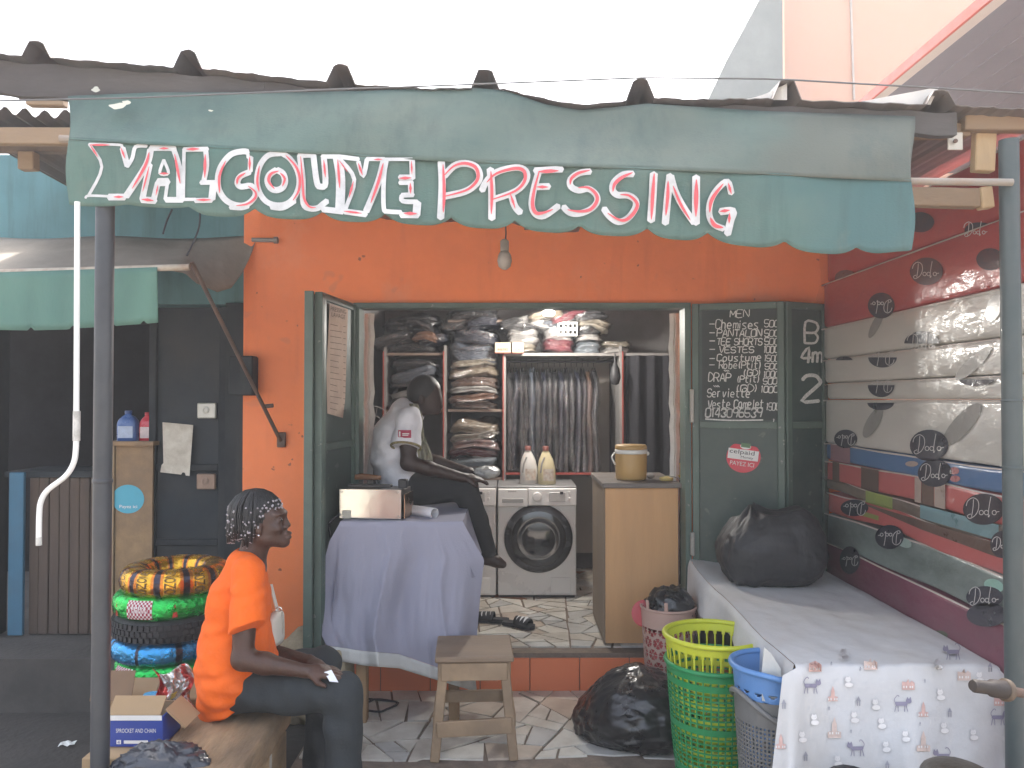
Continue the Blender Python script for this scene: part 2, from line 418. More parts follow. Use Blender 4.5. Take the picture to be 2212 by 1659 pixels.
TILES = [M('tile_white', (.7, .67, .6), .35, .06, 6, .03, 15, dirt=(.34, .29, .23), dscale=4, damt=.6),
         M('tile_cream', (.64, .59, .51), .35, .06, 6, .03, 15, dirt=(.3, .25, .2), dscale=4, damt=.6),
         M('tile_grey', (.56, .55, .52), .35, .06, 6, .03, 15, dirt=(.26, .23, .2), dscale=4, damt=.6),
         M('tile_beige', (.55, .46, .37), .4, .08, 6, .03, 15, dirt=(.27, .2, .15), dscale=4, damt=.6),
         M('tile_terracotta', (.38, .19, .11), .5, .1, 6, .05, 15)]
def paving(root, poly, z, amin, amax, seed, wts):
    r = random.Random(seed)
    for q in shards([Vector(p) for p in poly], amin, amax, r):
        q = inset(q, r.uniform(.003, .010))
        if not q or parea(q) < .0006: continue
        c = sum(q, Vector((0, 0))) / len(q); a = r.gauss(0, .03); dz = r.uniform(0, .003); tx, ty = r.gauss(0, .004), r.gauss(0, .004)
        q = [c + Vector(((p - c).x * math.cos(a) - (p - c).y * math.sin(a), (p - c).x * math.sin(a) + (p - c).y * math.cos(a))) for p in q]
        m = MB().prism([(p.x, p.y) for p in q], lambda x, y, d: (x, y, z - .004 + dz + (x - c.x) * tx + (y - c.y) * ty + d), .011)
        cpart(root, 'tile', m, r.choices(TILES, wts)[0])
STEPY = 4.88
m = MB().box((.45, 4.35, .006), (3.0, 1.05, .012))
fc = solo('forecourt', m, GROUT, None, None, kind='structure')
fr = [(-1.04, 3.97), (-.6, 3.93), (0, 3.95), (.5, 3.99), (1.1, 3.9), (1.94, 3.86), (1.94, 4.87), (-1.04, 4.87)]
paving(fc, fr, .012, .012, .08, 3, (7, 3, 2, .4, .12))
m = MB().box((.2, 6.12, .12), (3.0, 2.44, .236)).box((.2, 4.905, .18), (3.2, .05, .118))
sf = solo('shop_floor', m, GROUT, None, None, kind='structure')
paving(sf, [(-1.13, 4.98), (1.58, 4.98), (1.58, 7.28), (-1.13, 7.28)], .238, .012, .045, 5, (4, 4, 3, 1.2, .35))
RT = M('orange_tile', (.8, .22, .09), .4, .06, 3, .03, 20, dirt=(.65, .18, .08), dscale=3, damt=.4)
x = -1.38
while x < 1.75:
    r_ = MB().box((x + .148, 4.875, .112), (.293, .014, .2), ch=.003); cpart(sf, 'riser_tile', r_, RT); x += .2975
solo('pavement', MB().box((-2.9, 3.0, .004), (3.8, 3.2, .012)), M('stained_concrete', (.04, .036, .032), .9, .25, 4, .3, 30, dirt=(.07, .064, .058), dscale=1.5, damt=.5), None, None, kind='structure')
m = MB().box((-3.2, 4.35 + 1.4, .155), (3.1, 2.4, .31))
solo('shop_ledge', m, CONC, None, None, kind='structure')
# ------------------------------------------------------------------ the laundry building
OX0, OX1, OZ = -.955, 1.075, 2.34
lb = thing('laundry_building', 'orange painted shop building with a wide open doorway', 'building', (0, 5.5, 0))
m = MB().box(((-1.627 + OX0) / 2, 4.99, 1.5), (OX0 + 1.627, .18, 3.0)).box(((OX1 + 2.3) / 2, 4.99, 1.5), (2.3 - OX1, .18, 3.0)).box((.3365, 4.99, 3.2), (3.927, .18, .4))  # unseen top strip added to raise the wall against the sun
m.box(((OX0 + OX1) / 2, 4.99, (OZ + 3.0) / 2), (OX1 - OX0, .18, 3.0 - OZ))
part(lb, 'front_wall', m, ORANGE)
INW = M('inner_wall', (.25, .245, .24), .9, .12, 2, .1, 20, dirt=(.14, .135, .13), dscale=1.5, damt=.6)
part(lb, 'side_wall', MB().box((-1.2, 6.2, 1.4), (.1, 2.2, 2.8)), INW)
part(lb, 'side_wall', MB().box((1.65, 6.2, 1.4), (.1, 2.2, 2.8)), BLACKWALL)  # near-black colour paints in the shade on this side of the room
part(lb, 'back_wall', MB().box((.2, 7.36, 1.4), (3.0, .1, 2.8)), INW)
part(lb, 'shade_slab', MB().box((.34, 6.2, 3.46), (4.0, 2.7, .12)), CONC)  # unseen slab added to keep the sun off the ground in front
part(lb, 'ceiling', MB().box((.2, 6.2, 2.66), (2.78, 2.2, .08)), INW)
m = MB().box(((OX0 + OX1) / 2, 4.93, OZ - .017), (OX1 - OX0 - .004, .15, .03)).box((OX0 + .02, 4.93, 1.29), (.036, .15, 2.05)).box((OX1 - .02, 4.93, 1.29), (.036, .15, 2.05))
part(lb, 'door_frame', m, GREENL)
for xx, nm in ((OX0 + .055, 0), (OX1 - .052, 1)):
    e = MB(); prof = [(rnd.uniform(-.006, .006)) for _ in range(30)]
    e.grid(lambda a, b: (xx + (a - .5) * .036 + prof[int(b * 29)], 5.1 + .02 * math.sin(a * 3.14), lerp(.24, OZ - .04, b)), 4, 29)
    solid(part(lb, 'plaster_edge', e, M('white_plaster', (.66, .64, .6), .9, .1, 9, .3, 40)), .03)
# wall details: cable, bracket stains
for (u0, v0, u1, v1) in ((700, 482, 1040, 498), (1090, 500, 1092, 530)):
    pass
# ------------------------------------------------------------------ roof canopy with tall ribs
RY = 2.85
bu = [-120, 0, 130, 330, 460, 650, 790, 930, 1000, 1090, 1180, 1250, 1320, 1400, 1500, 1640, 1740, 1900, 2000, 2070, 2300]
bv = [108, 117, 127, 142, 150, 172, 184, 192, 190, 193, 214, 226, 222, 210, 215, 213, 217, 222, 226, 228, 240]
ribs = [70, 400, 733, 1048, 1385, 1705, 2040]
def roofz(u):
    v = pw(u, bu, bv) + 1.2 * math.sin(u * .09) + .8 * math.sin(u * .23)
    for i, r in enumerate(ribs):
        d = abs(u - r); k = (34, 38, 41, 42, 42, 44, 34)[i]
        if d < 15: v -= k * (1 - .08 * (d / 15) ** 2)
        elif d < 31: v -= k * .92 * (1 - (d - 15) / 16)
    return P(u, v, RY).z
us = sorted(set(list(range(-130, 2310, 14)) + [r + d for r in ribs for d in (-31, -25, -15, -5, 5, 15, 25, 31)]))
canopy = thing('roof_canopy', 'sagging dark corrugated roof canopy with tall ribs above the awning', 'roof', (0, 3.6, 2.9))
def sheet(ulist, y1, ny):
    m = MB(); n = len(ulist)
    for j in range(ny + 1):
        y = lerp(RY, y1, (j / ny) ** 1.3)
        for u in ulist:
            x = (u - CU) / F * RY; z = roofz(u)
            if j: z += .01 * math.sin(x * 5 + y * 3) - (y - RY) * .015
            m.v.append((x, y, z))
    m.f = [(j * n + i, j * n + i + 1, (j + 1) * n + i + 1, (j + 1) * n + i) for j in range(ny) for i in range(n - 1)]
    return m
ROOF = M('weathered_sheet', (.13, .125, .125), .6, .25, 4, .1, 20, metal=.2, dirt=(.2, .15, .11), dscale=2.5, damt=.6)
k0 = [u for u in us if u <= 190]; k1 = [u for u in us if u >= 176]
solid(part(canopy, 'roof_sheet', sheet(k0, 3.3, 4), ROOF), .003)
solid(part(canopy, 'roof_sheet', sheet(k1, 5.25, 8), ROOF), .003)
for a, b in ((-130, 560), (561, 1300), (1301, 2085)):
    n_ = 30; fz = lambda u: P(u, pw(u, bu, bv), RY).z
    m = MB()
    for k in range(n_ + 1):
        u = lerp(a, b, k / n_); x = (u - CU) / F * RY; zt = fz(u) - .012 - .004 * math.sin(u * .05); hb_ = pw(u, [-130, 150, 600, 1000, 1250, 1600, 2300], [.115, .12, .085, .07, .06, .075, .085])
        for y in (2.885, 2.92): m.v += [(x, y, zt), (x, y, zt - hb_)]
    for k in range(n_):
        i = k * 4; m.f += [(i, i + 4, i + 5, i + 1), (i + 2, i + 3, i + 7, i + 6), (i, i + 2, i + 6, i + 4), (i + 1, i + 5, i + 7, i + 3)]
    m.f += [(0, 1, 3, 2), (n_ * 4, n_ * 4 + 2, n_ * 4 + 3, n_ * 4 + 1)]
    part(canopy, 'fascia_board', m, M('grey_old_board', (.065, .058, .056), .85, .3, 4, .25, 30, dirt=(.11, .1, .09), dscale=3, damt=.5, stretch=(.3, 1, 1)))
for yy in (3.9, 4.7): part(canopy, 'purlin', MB().bar((-1.45, yy, 2.93), (1.6, yy, 2.8), .05, .09), DWOOD)
for xx in (-1.3, .1, 1.45): part(canopy, 'rafter', MB().bar((xx, 3.14, 2.85 - xx * .05), (xx, 5.0, 2.83 - xx * .05), .05, .08), DWOOD)
# white pieces that paint sunlight on the rib sides towards the right end
e = MB().grid(lambda a, b: P(lerp(1610, 1700, a), lerp(214 - 34 * a ** 1.5, 216, b), RY + .05 + .02 * math.sin(a * 5)), 8, 2); solid(part(canopy, 'sunlit_rib_side', e, M('sunlit_rib_side', (.6, .58, .54), .8, .1)), .002)
e = MB().poly([P(1850, 221, RY + .05), P(2010, 226, RY + .05), P(2028, 188, RY + .05)]); solid(part(canopy, 'sunlit_rib_side', e, _m['sunlit_rib_side']), .002)
# ------------------------------------------------------------------ poles
def pole(u, y, r, ztop, mat, name, label):
    x = P(u, 1000, y).x
    t = thing(name, label, 'pole', (x, y, 0))
    part(t, 'shaft', MB().tube([(x, y, 0), (x, y, ztop)], r, 20), mat, 'all' if 0 else 60)
    part(t, 'base_collar', MB().lathe([(r, .001), (r + .012, .001), (r + .012, .03), (r, .034)], (x, y, 0), 20, close=True), mat)
    return t
t = pole(222, 2.80, .031, 2.62, STEEL, 'awning_pole', 'dark grey steel awning pole beside the white crank rod')
part(t, 'coupling', MB().lathe([(.0315, 0), (.0335, .004), (.0335, .012), (.0315, .016)], (t.location.x, 2.80, 1.47), 20), STEEL, 60)
t = pole(2187, 2.80, .032, 2.66, STEELG, 'awning_pole', 'green-grey steel awning pole in front of the stacked mattresses')
for zz in (1.52, 1.75): part(t, 'weld_ring', MB().lathe([(.0325, 0), (.034, .003), (.034, .006), (.0325, .009)], (t.location.x, 2.80, zz), 20), STEELG, 60)
# ------------------------------------------------------------------ awning with painted valance
ROD = lambda u: pw(u, [100, 150, 1000, 1500, 1975, 2200], [295, 298, 347, 366, 389, 396])
cusp = [(147, 441), (275, 441), (410, 446), (550, 450), (697, 457), (832, 462), (975, 470), (1112, 477), (1252, 487), (1398, 493), (1528, 503), (1695, 521), (1850, 534), (1968, 538)]
def hem(u):
    if u <= 147: return 441
    for (a, va), (b, vb) in zip(cusp[:-1], cusp[1:]):
        if a <= u <= b:
            t = (u - a) / (b - a); h = abs(2 * t - 1); lo = (5 if a < 400 else 20) if b < 1960 else 12
            bump_ = 1 - h ** 3.2
            if b > 1960 and t > .4: bump_ = 1 - (t - .4) * 1.2
            return lerp(va, vb, t) + lo * bump_
    return 538
def valy(u, v):
    t = max(0, (v - ROD(u)) / 140)
    return 2.735 + .006 * math.sin(u * .013 + .5) * t + .010 * math.sin(u * .0047 + 1) * t + .004 * math.sin(u * .035 + v * .02) * t + .02 * t
AWN = M('teal_canvas', (.066, .128, .110), .8, .2, 2.6, .12, 140, dirt=(.15, .145, .118), dscale=1.3, damt=.75, dsharp=.16, stretch=(.7, 1, 1.6))
def stain_x(m, col, x0, x1, amt, sc):
    # an old brown stain spreading over one end of the canvas, broken up by noise
    t = m.node_tree; N, L = t.nodes.new, t.links.new; b = t.nodes['Principled BSDF']; src = b.inputs['Base Color'].links[0].from_socket
    tc = N('ShaderNodeTexCoord'); sp = N('ShaderNodeSeparateXYZ'); L(tc.outputs['Object'], sp.inputs[0]); mr = N('ShaderNodeMapRange'); L(sp.outputs['X'], mr.inputs[0]); mr.inputs[1].default_value = x0; mr.inputs[2].default_value = x1
    ns = N('ShaderNodeTexNoise'); ns.inputs['Scale'].default_value = sc; ns.inputs['Detail'].default_value = 6; L(tc.outputs['Object'], ns.inputs['Vector'])
    r = N('ShaderNodeMapRange'); L(ns.outputs['Fac'], r.inputs[0]); r.inputs[1].default_value = .4; r.inputs[2].default_value = .62; r.inputs[4].default_value = amt
    mu = N('ShaderNodeMath'); mu.operation = 'MULTIPLY'; L(mr.outputs[0], mu.inputs[0]); L(r.outputs[0], mu.inputs[1])
    mx = N('ShaderNodeMix'); mx.data_type = 'RGBA'; L(mu.outputs[0], mx.inputs[0]); L(src, mx.inputs[6]); mx.inputs[7].default_value = list(col) + [1]; L(mx.outputs[2], b.inputs['Base Color'])
AWNV = M('teal_canvas_valance', (.082, .158, .138), .8, .2, 2.6, .12, 140, dirt=(.15, .16, .13), dscale=1.5, damt=.5, dsharp=.16, stretch=(.7, 1, 1.6)); stain_x(AWN, (.10, .097, .078), -.2, 1.2, .75, 1.6); stain_x(AWNV, (.05, .125, .135), .2, 1.2, .8, 1.2)
def specks(m, col, sc=18, th=.71, amt=.7):
    t = m.node_tree; N, L = t.nodes.new, t.links.new; b = t.nodes['Principled BSDF']; src = b.inputs['Base Color'].links[0].from_socket
    tc = N('ShaderNodeTexCoord'); ns = N('ShaderNodeTexNoise'); ns.inputs['Scale'].default_value = sc; ns.inputs['Detail'].default_value = 2; L(tc.outputs['Object'], ns.inputs['Vector'])
    r = N('ShaderNodeMapRange'); L(ns.outputs['Fac'], r.inputs[0]); r.inputs[1].default_value = th; r.inputs[2].default_value = th + .03; r.inputs[4].default_value = amt
    mx = N('ShaderNodeMix'); mx.data_type = 'RGBA'; L(r.outputs[0], mx.inputs[0]); L(src, mx.inputs[6]); mx.inputs[7].default_value = list(col) + [1]; L(mx.outputs[2], b.inputs['Base Color'])
def streaks(m, col, sc=(9, 9, .7), lo=.5, hi=.68, amt=.5):
    t = m.node_tree; N, L = t.nodes.new, t.links.new; b = t.nodes['Principled BSDF']; src = b.inputs['Base Color'].links[0].from_socket
    tc = N('ShaderNodeTexCoord'); mp = N('ShaderNodeMapping'); mp.inputs['Scale'].default_value = sc; L(tc.outputs['Object'], mp.inputs[0]); ns = N('ShaderNodeTexNoise'); ns.inputs['Scale'].default_value = 1; ns.inputs['Detail'].default_value = 7; ns.inputs['Roughness'].default_value = .7; L(mp.outputs[0], ns.inputs['Vector'])
    r = N('ShaderNodeMapRange'); L(ns.outputs['Fac'], r.inputs[0]); r.inputs[1].default_value = lo; r.inputs[2].default_value = hi; r.inputs[4].default_value = amt
    mx = N('ShaderNodeMix'); mx.data_type = 'RGBA'; L(r.outputs[0], mx.inputs[0]); L(src, mx.inputs[6]); mx.inputs[7].default_value = list(col) + [1]; L(mx.outputs[2], b.inputs['Base Color'])
streaks(AWN, (.045, .075, .068), (7, 7, 1.2), .48, .7, .55); streaks(AWNV, (.05, .09, .08), (10, 10, .9), .5, .7, .5); streaks(AWNV, (.15, .17, .14), (5, 5, 3), .55, .72, .45)
streaks(ORANGE, (.62, .15, .055), (7, 7, .6), .54, .74, .4); streaks(ORANGE, (.82, .27, .12), (2.2, 2.2, 1.6), .56, .66, .5); streaks(TEALW, (.05, .11, .12), (8, 8, .7), .5, .7, .6); streaks(DARK, (.06, .058, .054), (9, 9, 1), .55, .72, .5); streaks(GREEN, (.085, .1, .09), (9, 9, .8), .55, .72, .5)
specks(GREENL, (.3, .3, .27), 26, .70, .6); specks(GREEN, (.16, .17, .155), 14, .68, .5); specks(ORANGE, (.2, .07, .04), 16, .735, .8); specks(ORANGE, (.6, .2, .1), 5, .66, .35)
aw = thing('awning', 'long teal canvas awning with hand-painted shop name and scalloped hem', 'awning', (0, 2.75, 2.3))
m = MB(); cols = [147 + k * (1972 - 147) / 260 for k in range(261)]
def edge(u, v): # uneven side edges
    return 5 * math.sin(v * .03) if u < 150 or u > 1968 else 0
m.grid(lambda a, b: (lambda u: (lambda v: P(u + edge(u, v), v, valy(u, v)))(lerp(ROD(u), hem(u), b)))(lerp(147, 1972, a)), 280, 12)
solid(part(aw, 'valance', m, AWNV, 'all'), .0025)
TOPV = lambda u: pw(u, [100, 147, 330, 640, 800, 930, 1000, 1090, 1180, 1250, 1320, 1400, 1640, 1975], [205, 208, 200, 200, 196, 190, 188, 196, 226, 238, 232, 224, 240, 252])
def upper(a, b):
    u = lerp(147, 1972, a); v = lerp(TOPV(u), ROD(u) + 4, b); y = lerp(2.862, 2.728, b) + .018 * math.sin(b * 3.14) * math.sin(u * .006) + .006 * math.sin(u * .021 + b * 4)
    return P(u + edge(u, v), v, y)
solid(part(aw, 'canopy_cloth', MB().grid(upper, 200, 14), AWN, 'all'), .0025)
rodp = [P(u, ROD(u) + 3, 2.757) for u in (130, 600, 1000, 1500, 1975)] + [P(2186, 394, 2.765)]
part(aw, 'rod', MB().tube(rodp, .013, 12), M('rod_steel', (.27, .24, .2), .6, .2, 8, .1, 40, dirt=(.2, .12, .08), dscale=8, damt=.5), 60)
# white plaster stains near the top left
for cx, cy, ra, rb in ((255, 229, 18, 7), (272, 222, 9, 6), (207, 193, 9, 5), (455, 239, 5, 2)):
    pm = MB(); q = [(cx + ra * math.cos(t) * (1 + .25 * math.sin(3 * t + cx)), cy + rb * math.sin(t) * (1 + .3 * math.sin(2 * t + cy))) for t in [2 * math.pi * k / 14 for k in range(14)]]
    pm.poly([P(u, v, lerp(2.862, 2.728, (v - TOPV(u)) / (ROD(u) - TOPV(u))) - .035) for u, v in q]); part(aw, 'paint_stain', pm, M('stain', (.5, .49, .4), .9, .1))
# lettering: (crop origin) white and red brush strokes
OR = [(176.2, 284.6), (542.2, 284.6), (908.1, 311.7), (1260.5, 338.8)]; KZ = .17157
WS = {0: [(25, 95,155, 480,165, 500,200), (30, 95,155, 255,440, 90,800), (25, 50,835, 90,805, 340,812), (66, 340,822, 545,822), (58, 515,205, 578,430), (38, 575,440, 640,330, 680,190, 820,178), (66, 868,225, 815,420, 560,815),
          (56, 865,205, 1175,207), (52, 1158,215, 1205,350, 1252,520), (80, 1243,500, 1243,850), (56, 1060,856, 1275,858), (34, 1052,850, 1085,610), (80, 960,635, 1090,632), (58, 962,640, 905,865), (66, 755,855, 930,868), (60, 858,410, 765,850), (30, 1035,355, 985,520, 1095,520, 1035,355),
          (34, 1290,215, 1280,845), (46, 1285,225, 1590,218), (50, 1562,230, 1575,420, 1535,640), (46, 1500,640, 1690,636), (70, 1662,640, 1640,850), (32, 1280,852, 1440,850), (50, 1430,866, 1640,862),
          (58, 2095,255, 2030,247, 1900,275, 1810,355, 1740,470, 1715,600, 1730,730, 1800,845, 1900,910, 2010,930, 2105,900, 2180,820, 2188,740, 2140,685, 2080,680), (32, 2090,250, 2098,330), (52, 2130,320, 2122,500), (58, 2120,505, 2000,560, 1962,640, 2000,690, 2090,682), (46, 1870,950, 2010,960, 2100,935)],
      1: [(54, 370,272, 220,295, 115,420, 75,600, 105,760, 195,880, 330,925, 460,900, 560,800, 608,640, 580,480, 490,340, 385,268), (70, 255,935, 400,945, 545,860), (62, 320,480, 235,540, 208,620, 245,705, 320,735, 400,700, 428,615, 400,525, 325,480),
          (58, 615,300, 650,600, 660,900, 740,965, 840,960, 900,915, 960,870), (50, 600,298, 792,294), (58, 785,295, 830,640, 880,690, 938,650, 918,330), (42, 890,312, 1105,312), (92, 1090,330, 1128,600, 1118,1000), (58, 900,975, 1160,1005),
          (44, 1100,312, 1355,345), (40, 1120,345, 1300,600, 1190,970), (44, 1350,375, 1412,558, 1460,345), (40, 1455,342, 1685,345), (66, 1672,370, 1600,640, 1450,1005), (58, 1180,1003, 1450,1040),
          (44, 1705,360, 1672,600, 1672,960, 1725,1003, 1890,1012), (34, 1690,347, 2032,347), (56, 2028,350, 2034,590), (52, 1868,572, 2042,572), (46, 1870,640, 2034,640), (56, 2012,650, 2014,800), (48, 1895,800, 2044,792), (46, 1900,800, 1910,872, 2095,882), (78, 2095,890, 2082,1050), (58, 1888,1050, 2105,1052)],
      2: [(84, 262,220, 275,500, 255,930), (78, 300,400, 420,275, 560,240, 700,285, 748,400, 700,500, 560,595, 300,655), (84, 880,310, 900,600, 900,940), (74, 775,585, 830,470, 960,350, 1200,292, 1325,335, 1332,450, 1200,590, 910,698), (78, 1140,620, 1190,780, 1262,862),
          (76, 1440,332, 1785,312), (74, 1490,345, 1430,560, 1402,760, 1450,878, 1560,898, 1740,775), (76, 1460,535, 1622,530), (72, 2140,342, 2000,362, 1892,440, 1895,530, 1992,580, 2114,560, 2208,628, 2226,718, 2150,812, 2000,872, 1880,860, 1800,785)],
      3: [(76, 625,215, 500,225, 385,320, 368,420, 430,480, 560,485, 655,550, 650,650, 560,772, 440,818, 330,750, 255,650), (90, 885,210, 870,500, 850,808), (84, 1090,230, 1060,500, 1030,840), (76, 1100,240, 1150,420, 1250,620, 1395,832), (90, 1418,250, 1415,840),
          (72, 1862,462, 1812,312, 1690,402, 1602,550, 1582,720, 1640,850, 1765,905), (84, 1722,690, 1882,682, 1852,800, 1812,975)]}
RS = {0: [(24, 105,165, 350,165), (24, 112,172, 200,310), (26, 495,202, 545,332), (34, 850,262, 800,430, 640,710), (22, 850,440, 770,750), (26, 985,210, 1090,208), (30, 1172,285, 1240,645), (28, 985,525, 1088,525), (18, 962,670, 935,800), (30, 408,820, 522,820), (36, 760,850, 900,866), (36, 1325,220, 1475,216), (34, 1556,290, 1550,572), (30, 1450,857, 1622,857), (30, 1812,370, 1735,560, 1738,765), (30, 2116,320, 2116,482), (30, 2060,520, 1972,580, 1956,660), (28, 2100,685, 2190,762, 2178,840, 2080,910, 1950,930)],
      1: [(28, 105,430, 78,620, 102,752), (32, 440,300, 560,430, 614,580, 600,740, 530,860), (34, 345,495, 250,530, 222,620, 292,715), (28, 370,520, 424,590, 396,682), (28, 625,315, 650,620, 666,830, 730,940, 812,955), (25, 916,360, 936,570), (30, 1092,355, 1116,702), (16, 1112,362, 1212,502), (28, 1288,630, 1236,822), (30, 1352,400, 1402,540), (22, 1550,350, 1652,346), (34, 1664,400, 1600,640, 1510,892), (22, 2020,370, 2026,530), (36, 1870,585, 2012,580), (32, 2005,650, 2010,772), (40, 1930,1026, 2082,1032), (25, 1172,1000, 1392,1026)],
      2: [(32, 285,260, 300,600, 288,852), (34, 305,385, 420,275, 560,238, 690,285, 728,400, 680,500, 560,585, 285,660), (32, 888,345, 900,600, 893,872), (34, 840,475, 960,365, 1200,302, 1308,342, 1308,470, 1190,590, 890,700), (26, 1132,622, 1192,802), (38, 1492,345, 1732,332), (38, 1495,345, 1432,580, 1412,760, 1452,860, 1532,866, 1662,822), (32, 1470,536, 1602,538), (32, 2130,327, 1990,362, 1902,430, 1886,502), (36, 1995,545, 2114,545, 2212,628, 2222,718, 2140,820, 2000,845, 1860,825)],
      3: [(36, 612,200, 480,262, 392,342, 370,432), (36, 470,475, 580,490, 676,590, 638,700, 540,790, 440,790, 310,712), (36, 890,215, 870,500, 855,782), (34, 1065,310, 1060,500, 1037,732), (28, 1130,370, 1220,590, 1342,792), (45, 1422,295, 1415,742), (38, 1755,345, 1650,480, 1602,580, 1590,692), (30, 1825,335, 1860,462), (40, 1600,770, 1650,860, 1752,890), (34, 1720,686, 1836,672), (30, 1840,715, 1832,832)]}
LET = [('V', 0, 7), ('A', 0, 10), ('L', 0, 7), ('C', 0, 5), ('O', 1, 3), ('U', 1, 6), ('Y', 1, 6), ('E', 1, 10), ('P', 2, 2), ('R', 2, 3), ('E', 2, 3), ('S', 2, 1), ('S', 3, 1), ('I', 3, 1), ('N', 3, 3), ('G', 3, 2)]
def pts_(cr, s_): return [(OR[cr][0] + s_[i] * KZ, OR[cr][1] + s_[i + 1] * KZ) for i in range(1, len(s_), 2)]
cnt = {k: 0 for k in WS}; letters = []
for nm, cr, n_ in LET: letters.append((cr, WS[cr][cnt[cr]:cnt[cr] + n_], [])); cnt[cr] += n_
for cr in RS:
    for s_ in RS[cr]:
        p_ = catmull([Vector((a, b, 0)) for a, b in pts_(cr, s_)], 4); c_ = p_[len(p_) // 2] if len(p_) > 2 else (p_[0] + p_[1]) / 2
        def dist(L_): return min((c_ - (q if len(w_) > 2 else q)).length for st_ in L_[1] for w_ in [pts_(L_[0], st_)] for q in (catmull([Vector((a, b, 0)) for a, b in w_], 6) if len(w_) > 2 else [Vector((*w_[0], 0)).lerp(Vector((*w_[1], 0)), k / 8) for k in range(9)]))
        min(letters, key=dist)[2].append((cr, s_))
k = 0
for cr, ws, rs in letters:
    m = MB()
    for s_ in ws: k += 1; stroke(m, pts_(cr, s_), s_[0] * KZ * (1.1 if cr > 1 else 1.28), lambda a, b, off=.004 + .00008 * k: P(a, b, valy(a, b) - off), 4)
    o_ = part(aw, 'painted_letter', m, INK); m = MB()
    for c2, s_ in rs: k += 1; stroke(m, pts_(c2, s_), s_[0] * KZ * (1.25 if c2 > 1 else 1.1), lambda a, b, off=.0075 + .00008 * k: P(a, b, valy(a, b) - off), 4, .75)
    cpart(o_, 'red_accent', m, RED, kind='stuff')
# the wire strung across
wp = [P(u, v, 2.70) for u, v in ((-60, 219), (300, 211), (700, 194), (1030, 182), (1385, 168), (1650, 170), (1720, 173), (2000, 189), (2260, 205))]
solo('wire', MB().tube(wp, .003, 6), M('wire', (.1, .1, .1), .6, .05), 'thin wire strung across the front of the roof above the awning', 'wire')
# crank rod
cp = catmull([P(u, v, 2.66) for u, v in ((167, 436), (166, 700), (165, 900), (164, 970), (158, 1003), (140, 1030), (104, 1058), (89, 1082), (85, 1110), (84, 1160))], 6)
cr = thing('awning_crank', 'white awning crank rod hanging down with a bent handle', 'crank', P(84, 1178, 2.66))
part(cr, 'rod', MB().tube(cp, .0088, 12), WHITE, 60)
part(cr, 'sleeve', MB().tube([P(166, 888, 2.66), P(165, 952, 2.66)], .0115, 12), M('worn_white', (.62, .62, .58), .6, .2, 14, dirt=(.2, .18, .16), dscale=20, damt=.6), 60)
part(cr, 'handle_tip', MB().tube([P(84, 1160, 2.66), P(84, 1178, 2.66)], .0092, 12), _m['worn_white'], 60)
# hanging bulbs
bx = P(1090, 555, 4.1); BULBG = M('frosted_bulb', (.4, .36, .32), .35, .03, 8)
t = thing('hanging_bulb', 'unlit bulb hanging on a short cord in front of the orange wall', 'light bulb', bx)
part(t, 'cord', MB().tube([P(1090, 430, 4.1), P(1093, 505, 4.1), bx + Vector((0, 0, .03))], .004, 6), BLACK)
part(t, 'socket', MB().lathe([(.012, .09), (.022, .08), (.022, .035), (.02, .03)], bx, 16), M('socket', (.3, .26, .22), .5), 50)
part(t, 'bulb', MB().lathe([(.02, .03), (.033, .008), (.037, -.02), (.03, -.05), (.012, -.064), (.001, -.066)], bx, 18), BULBG, 60)
lp = P(1185, 676, 6.0)
t = thing('ceiling_lamp', 'lit white lamp hanging from the ceiling inside the shop', 'lamp', lp)
part(t, 'cord', MB().tube([lp + Vector((0, 0, .02)), (lp.x, lp.y, 2.62)], .004, 6), BLACK)
part(t, 'lamp_bulb', MB().sphere(lp, (.045, .045, .022), 16, 8), M('lit_lamp', (1, .98, .94), .5, 0, emit=30), 'all')
pl = bpy.data.lights.new('lamp_light', 'POINT'); pl.energy = 14; pl.shadow_soft_size = .05; pl.color = (1, .95, .88)
po = bpy.data.objects.new('lamp_light', pl); C.objects.link(po); po.parent = t; po.location = (0, 0, -.06)
# ------------------------------------------------------------------ buildings behind
SAL = M('salmon_render', (.6, .36, .25), .8, .05, .4, .05, 8)
bd = thing('salmon_building', 'tall salmon coloured building rising behind the roof', 'building', (9, 15, 0))
part(bd, 'wall', MB().box((11.25, 14.4, 6), (13.0, .8, 12)), SAL)
m = MB().bar(P(1845, 215, 13.97), P(1835, 0, 13.97) + Vector((0, 0, 1)), .03, .03); part(bd, 'conduit', m, M('conduit', (.5, .45, .4), .7))
gb = thing('grey_gable', 'grey rendered gable wall with a slanting edge behind the roof', 'building', (5.0, 13.5, 0))
gp = [P(1530, 215, 13.4), P(1690, 215, 13.4), P(1690, -60, 13.4), P(1668, -60, 13.4), P(1640, 0, 13.4), P(1570, 130, 13.4)]
gp = [(p.x, p.z) for p in gp]; gp = [(gp[0][0], 0), (gp[1][0], 0)] + gp[2:] + [gp[0]]
part(gb, 'gable_wall', MB().prism(gp, lambda a, b, d: (a, 13.4 + d, b), .5), M('grey_render', (.22, .24, .225), .9, .2, .8, .1, 10, dirt=(.15, .17, .155), dscale=.7, damt=.6))
ev = thing('tall_eave', 'deep purple-grey eave with a red fascia edge on the building at upper right', 'roof', (6, 7, 5))
ex, ez = 4.0, P(1885, 220, 9.0).z
m = MB()
for k in range(9): part(ev, 'soffit_board', MB().box((ex + .14 + k * .27 + .13, 7.4, ez + .02), (.262, 9.0, .02)), M('soffit', (.13, .122, .15), .6, .06, 2))
part(ev, 'inner_fascia', MB().box((ex + .07, 7.4, ez + .03), (.12, 9.0, .05)), M('white_fascia', (.55, .52, .48), .6, .05))
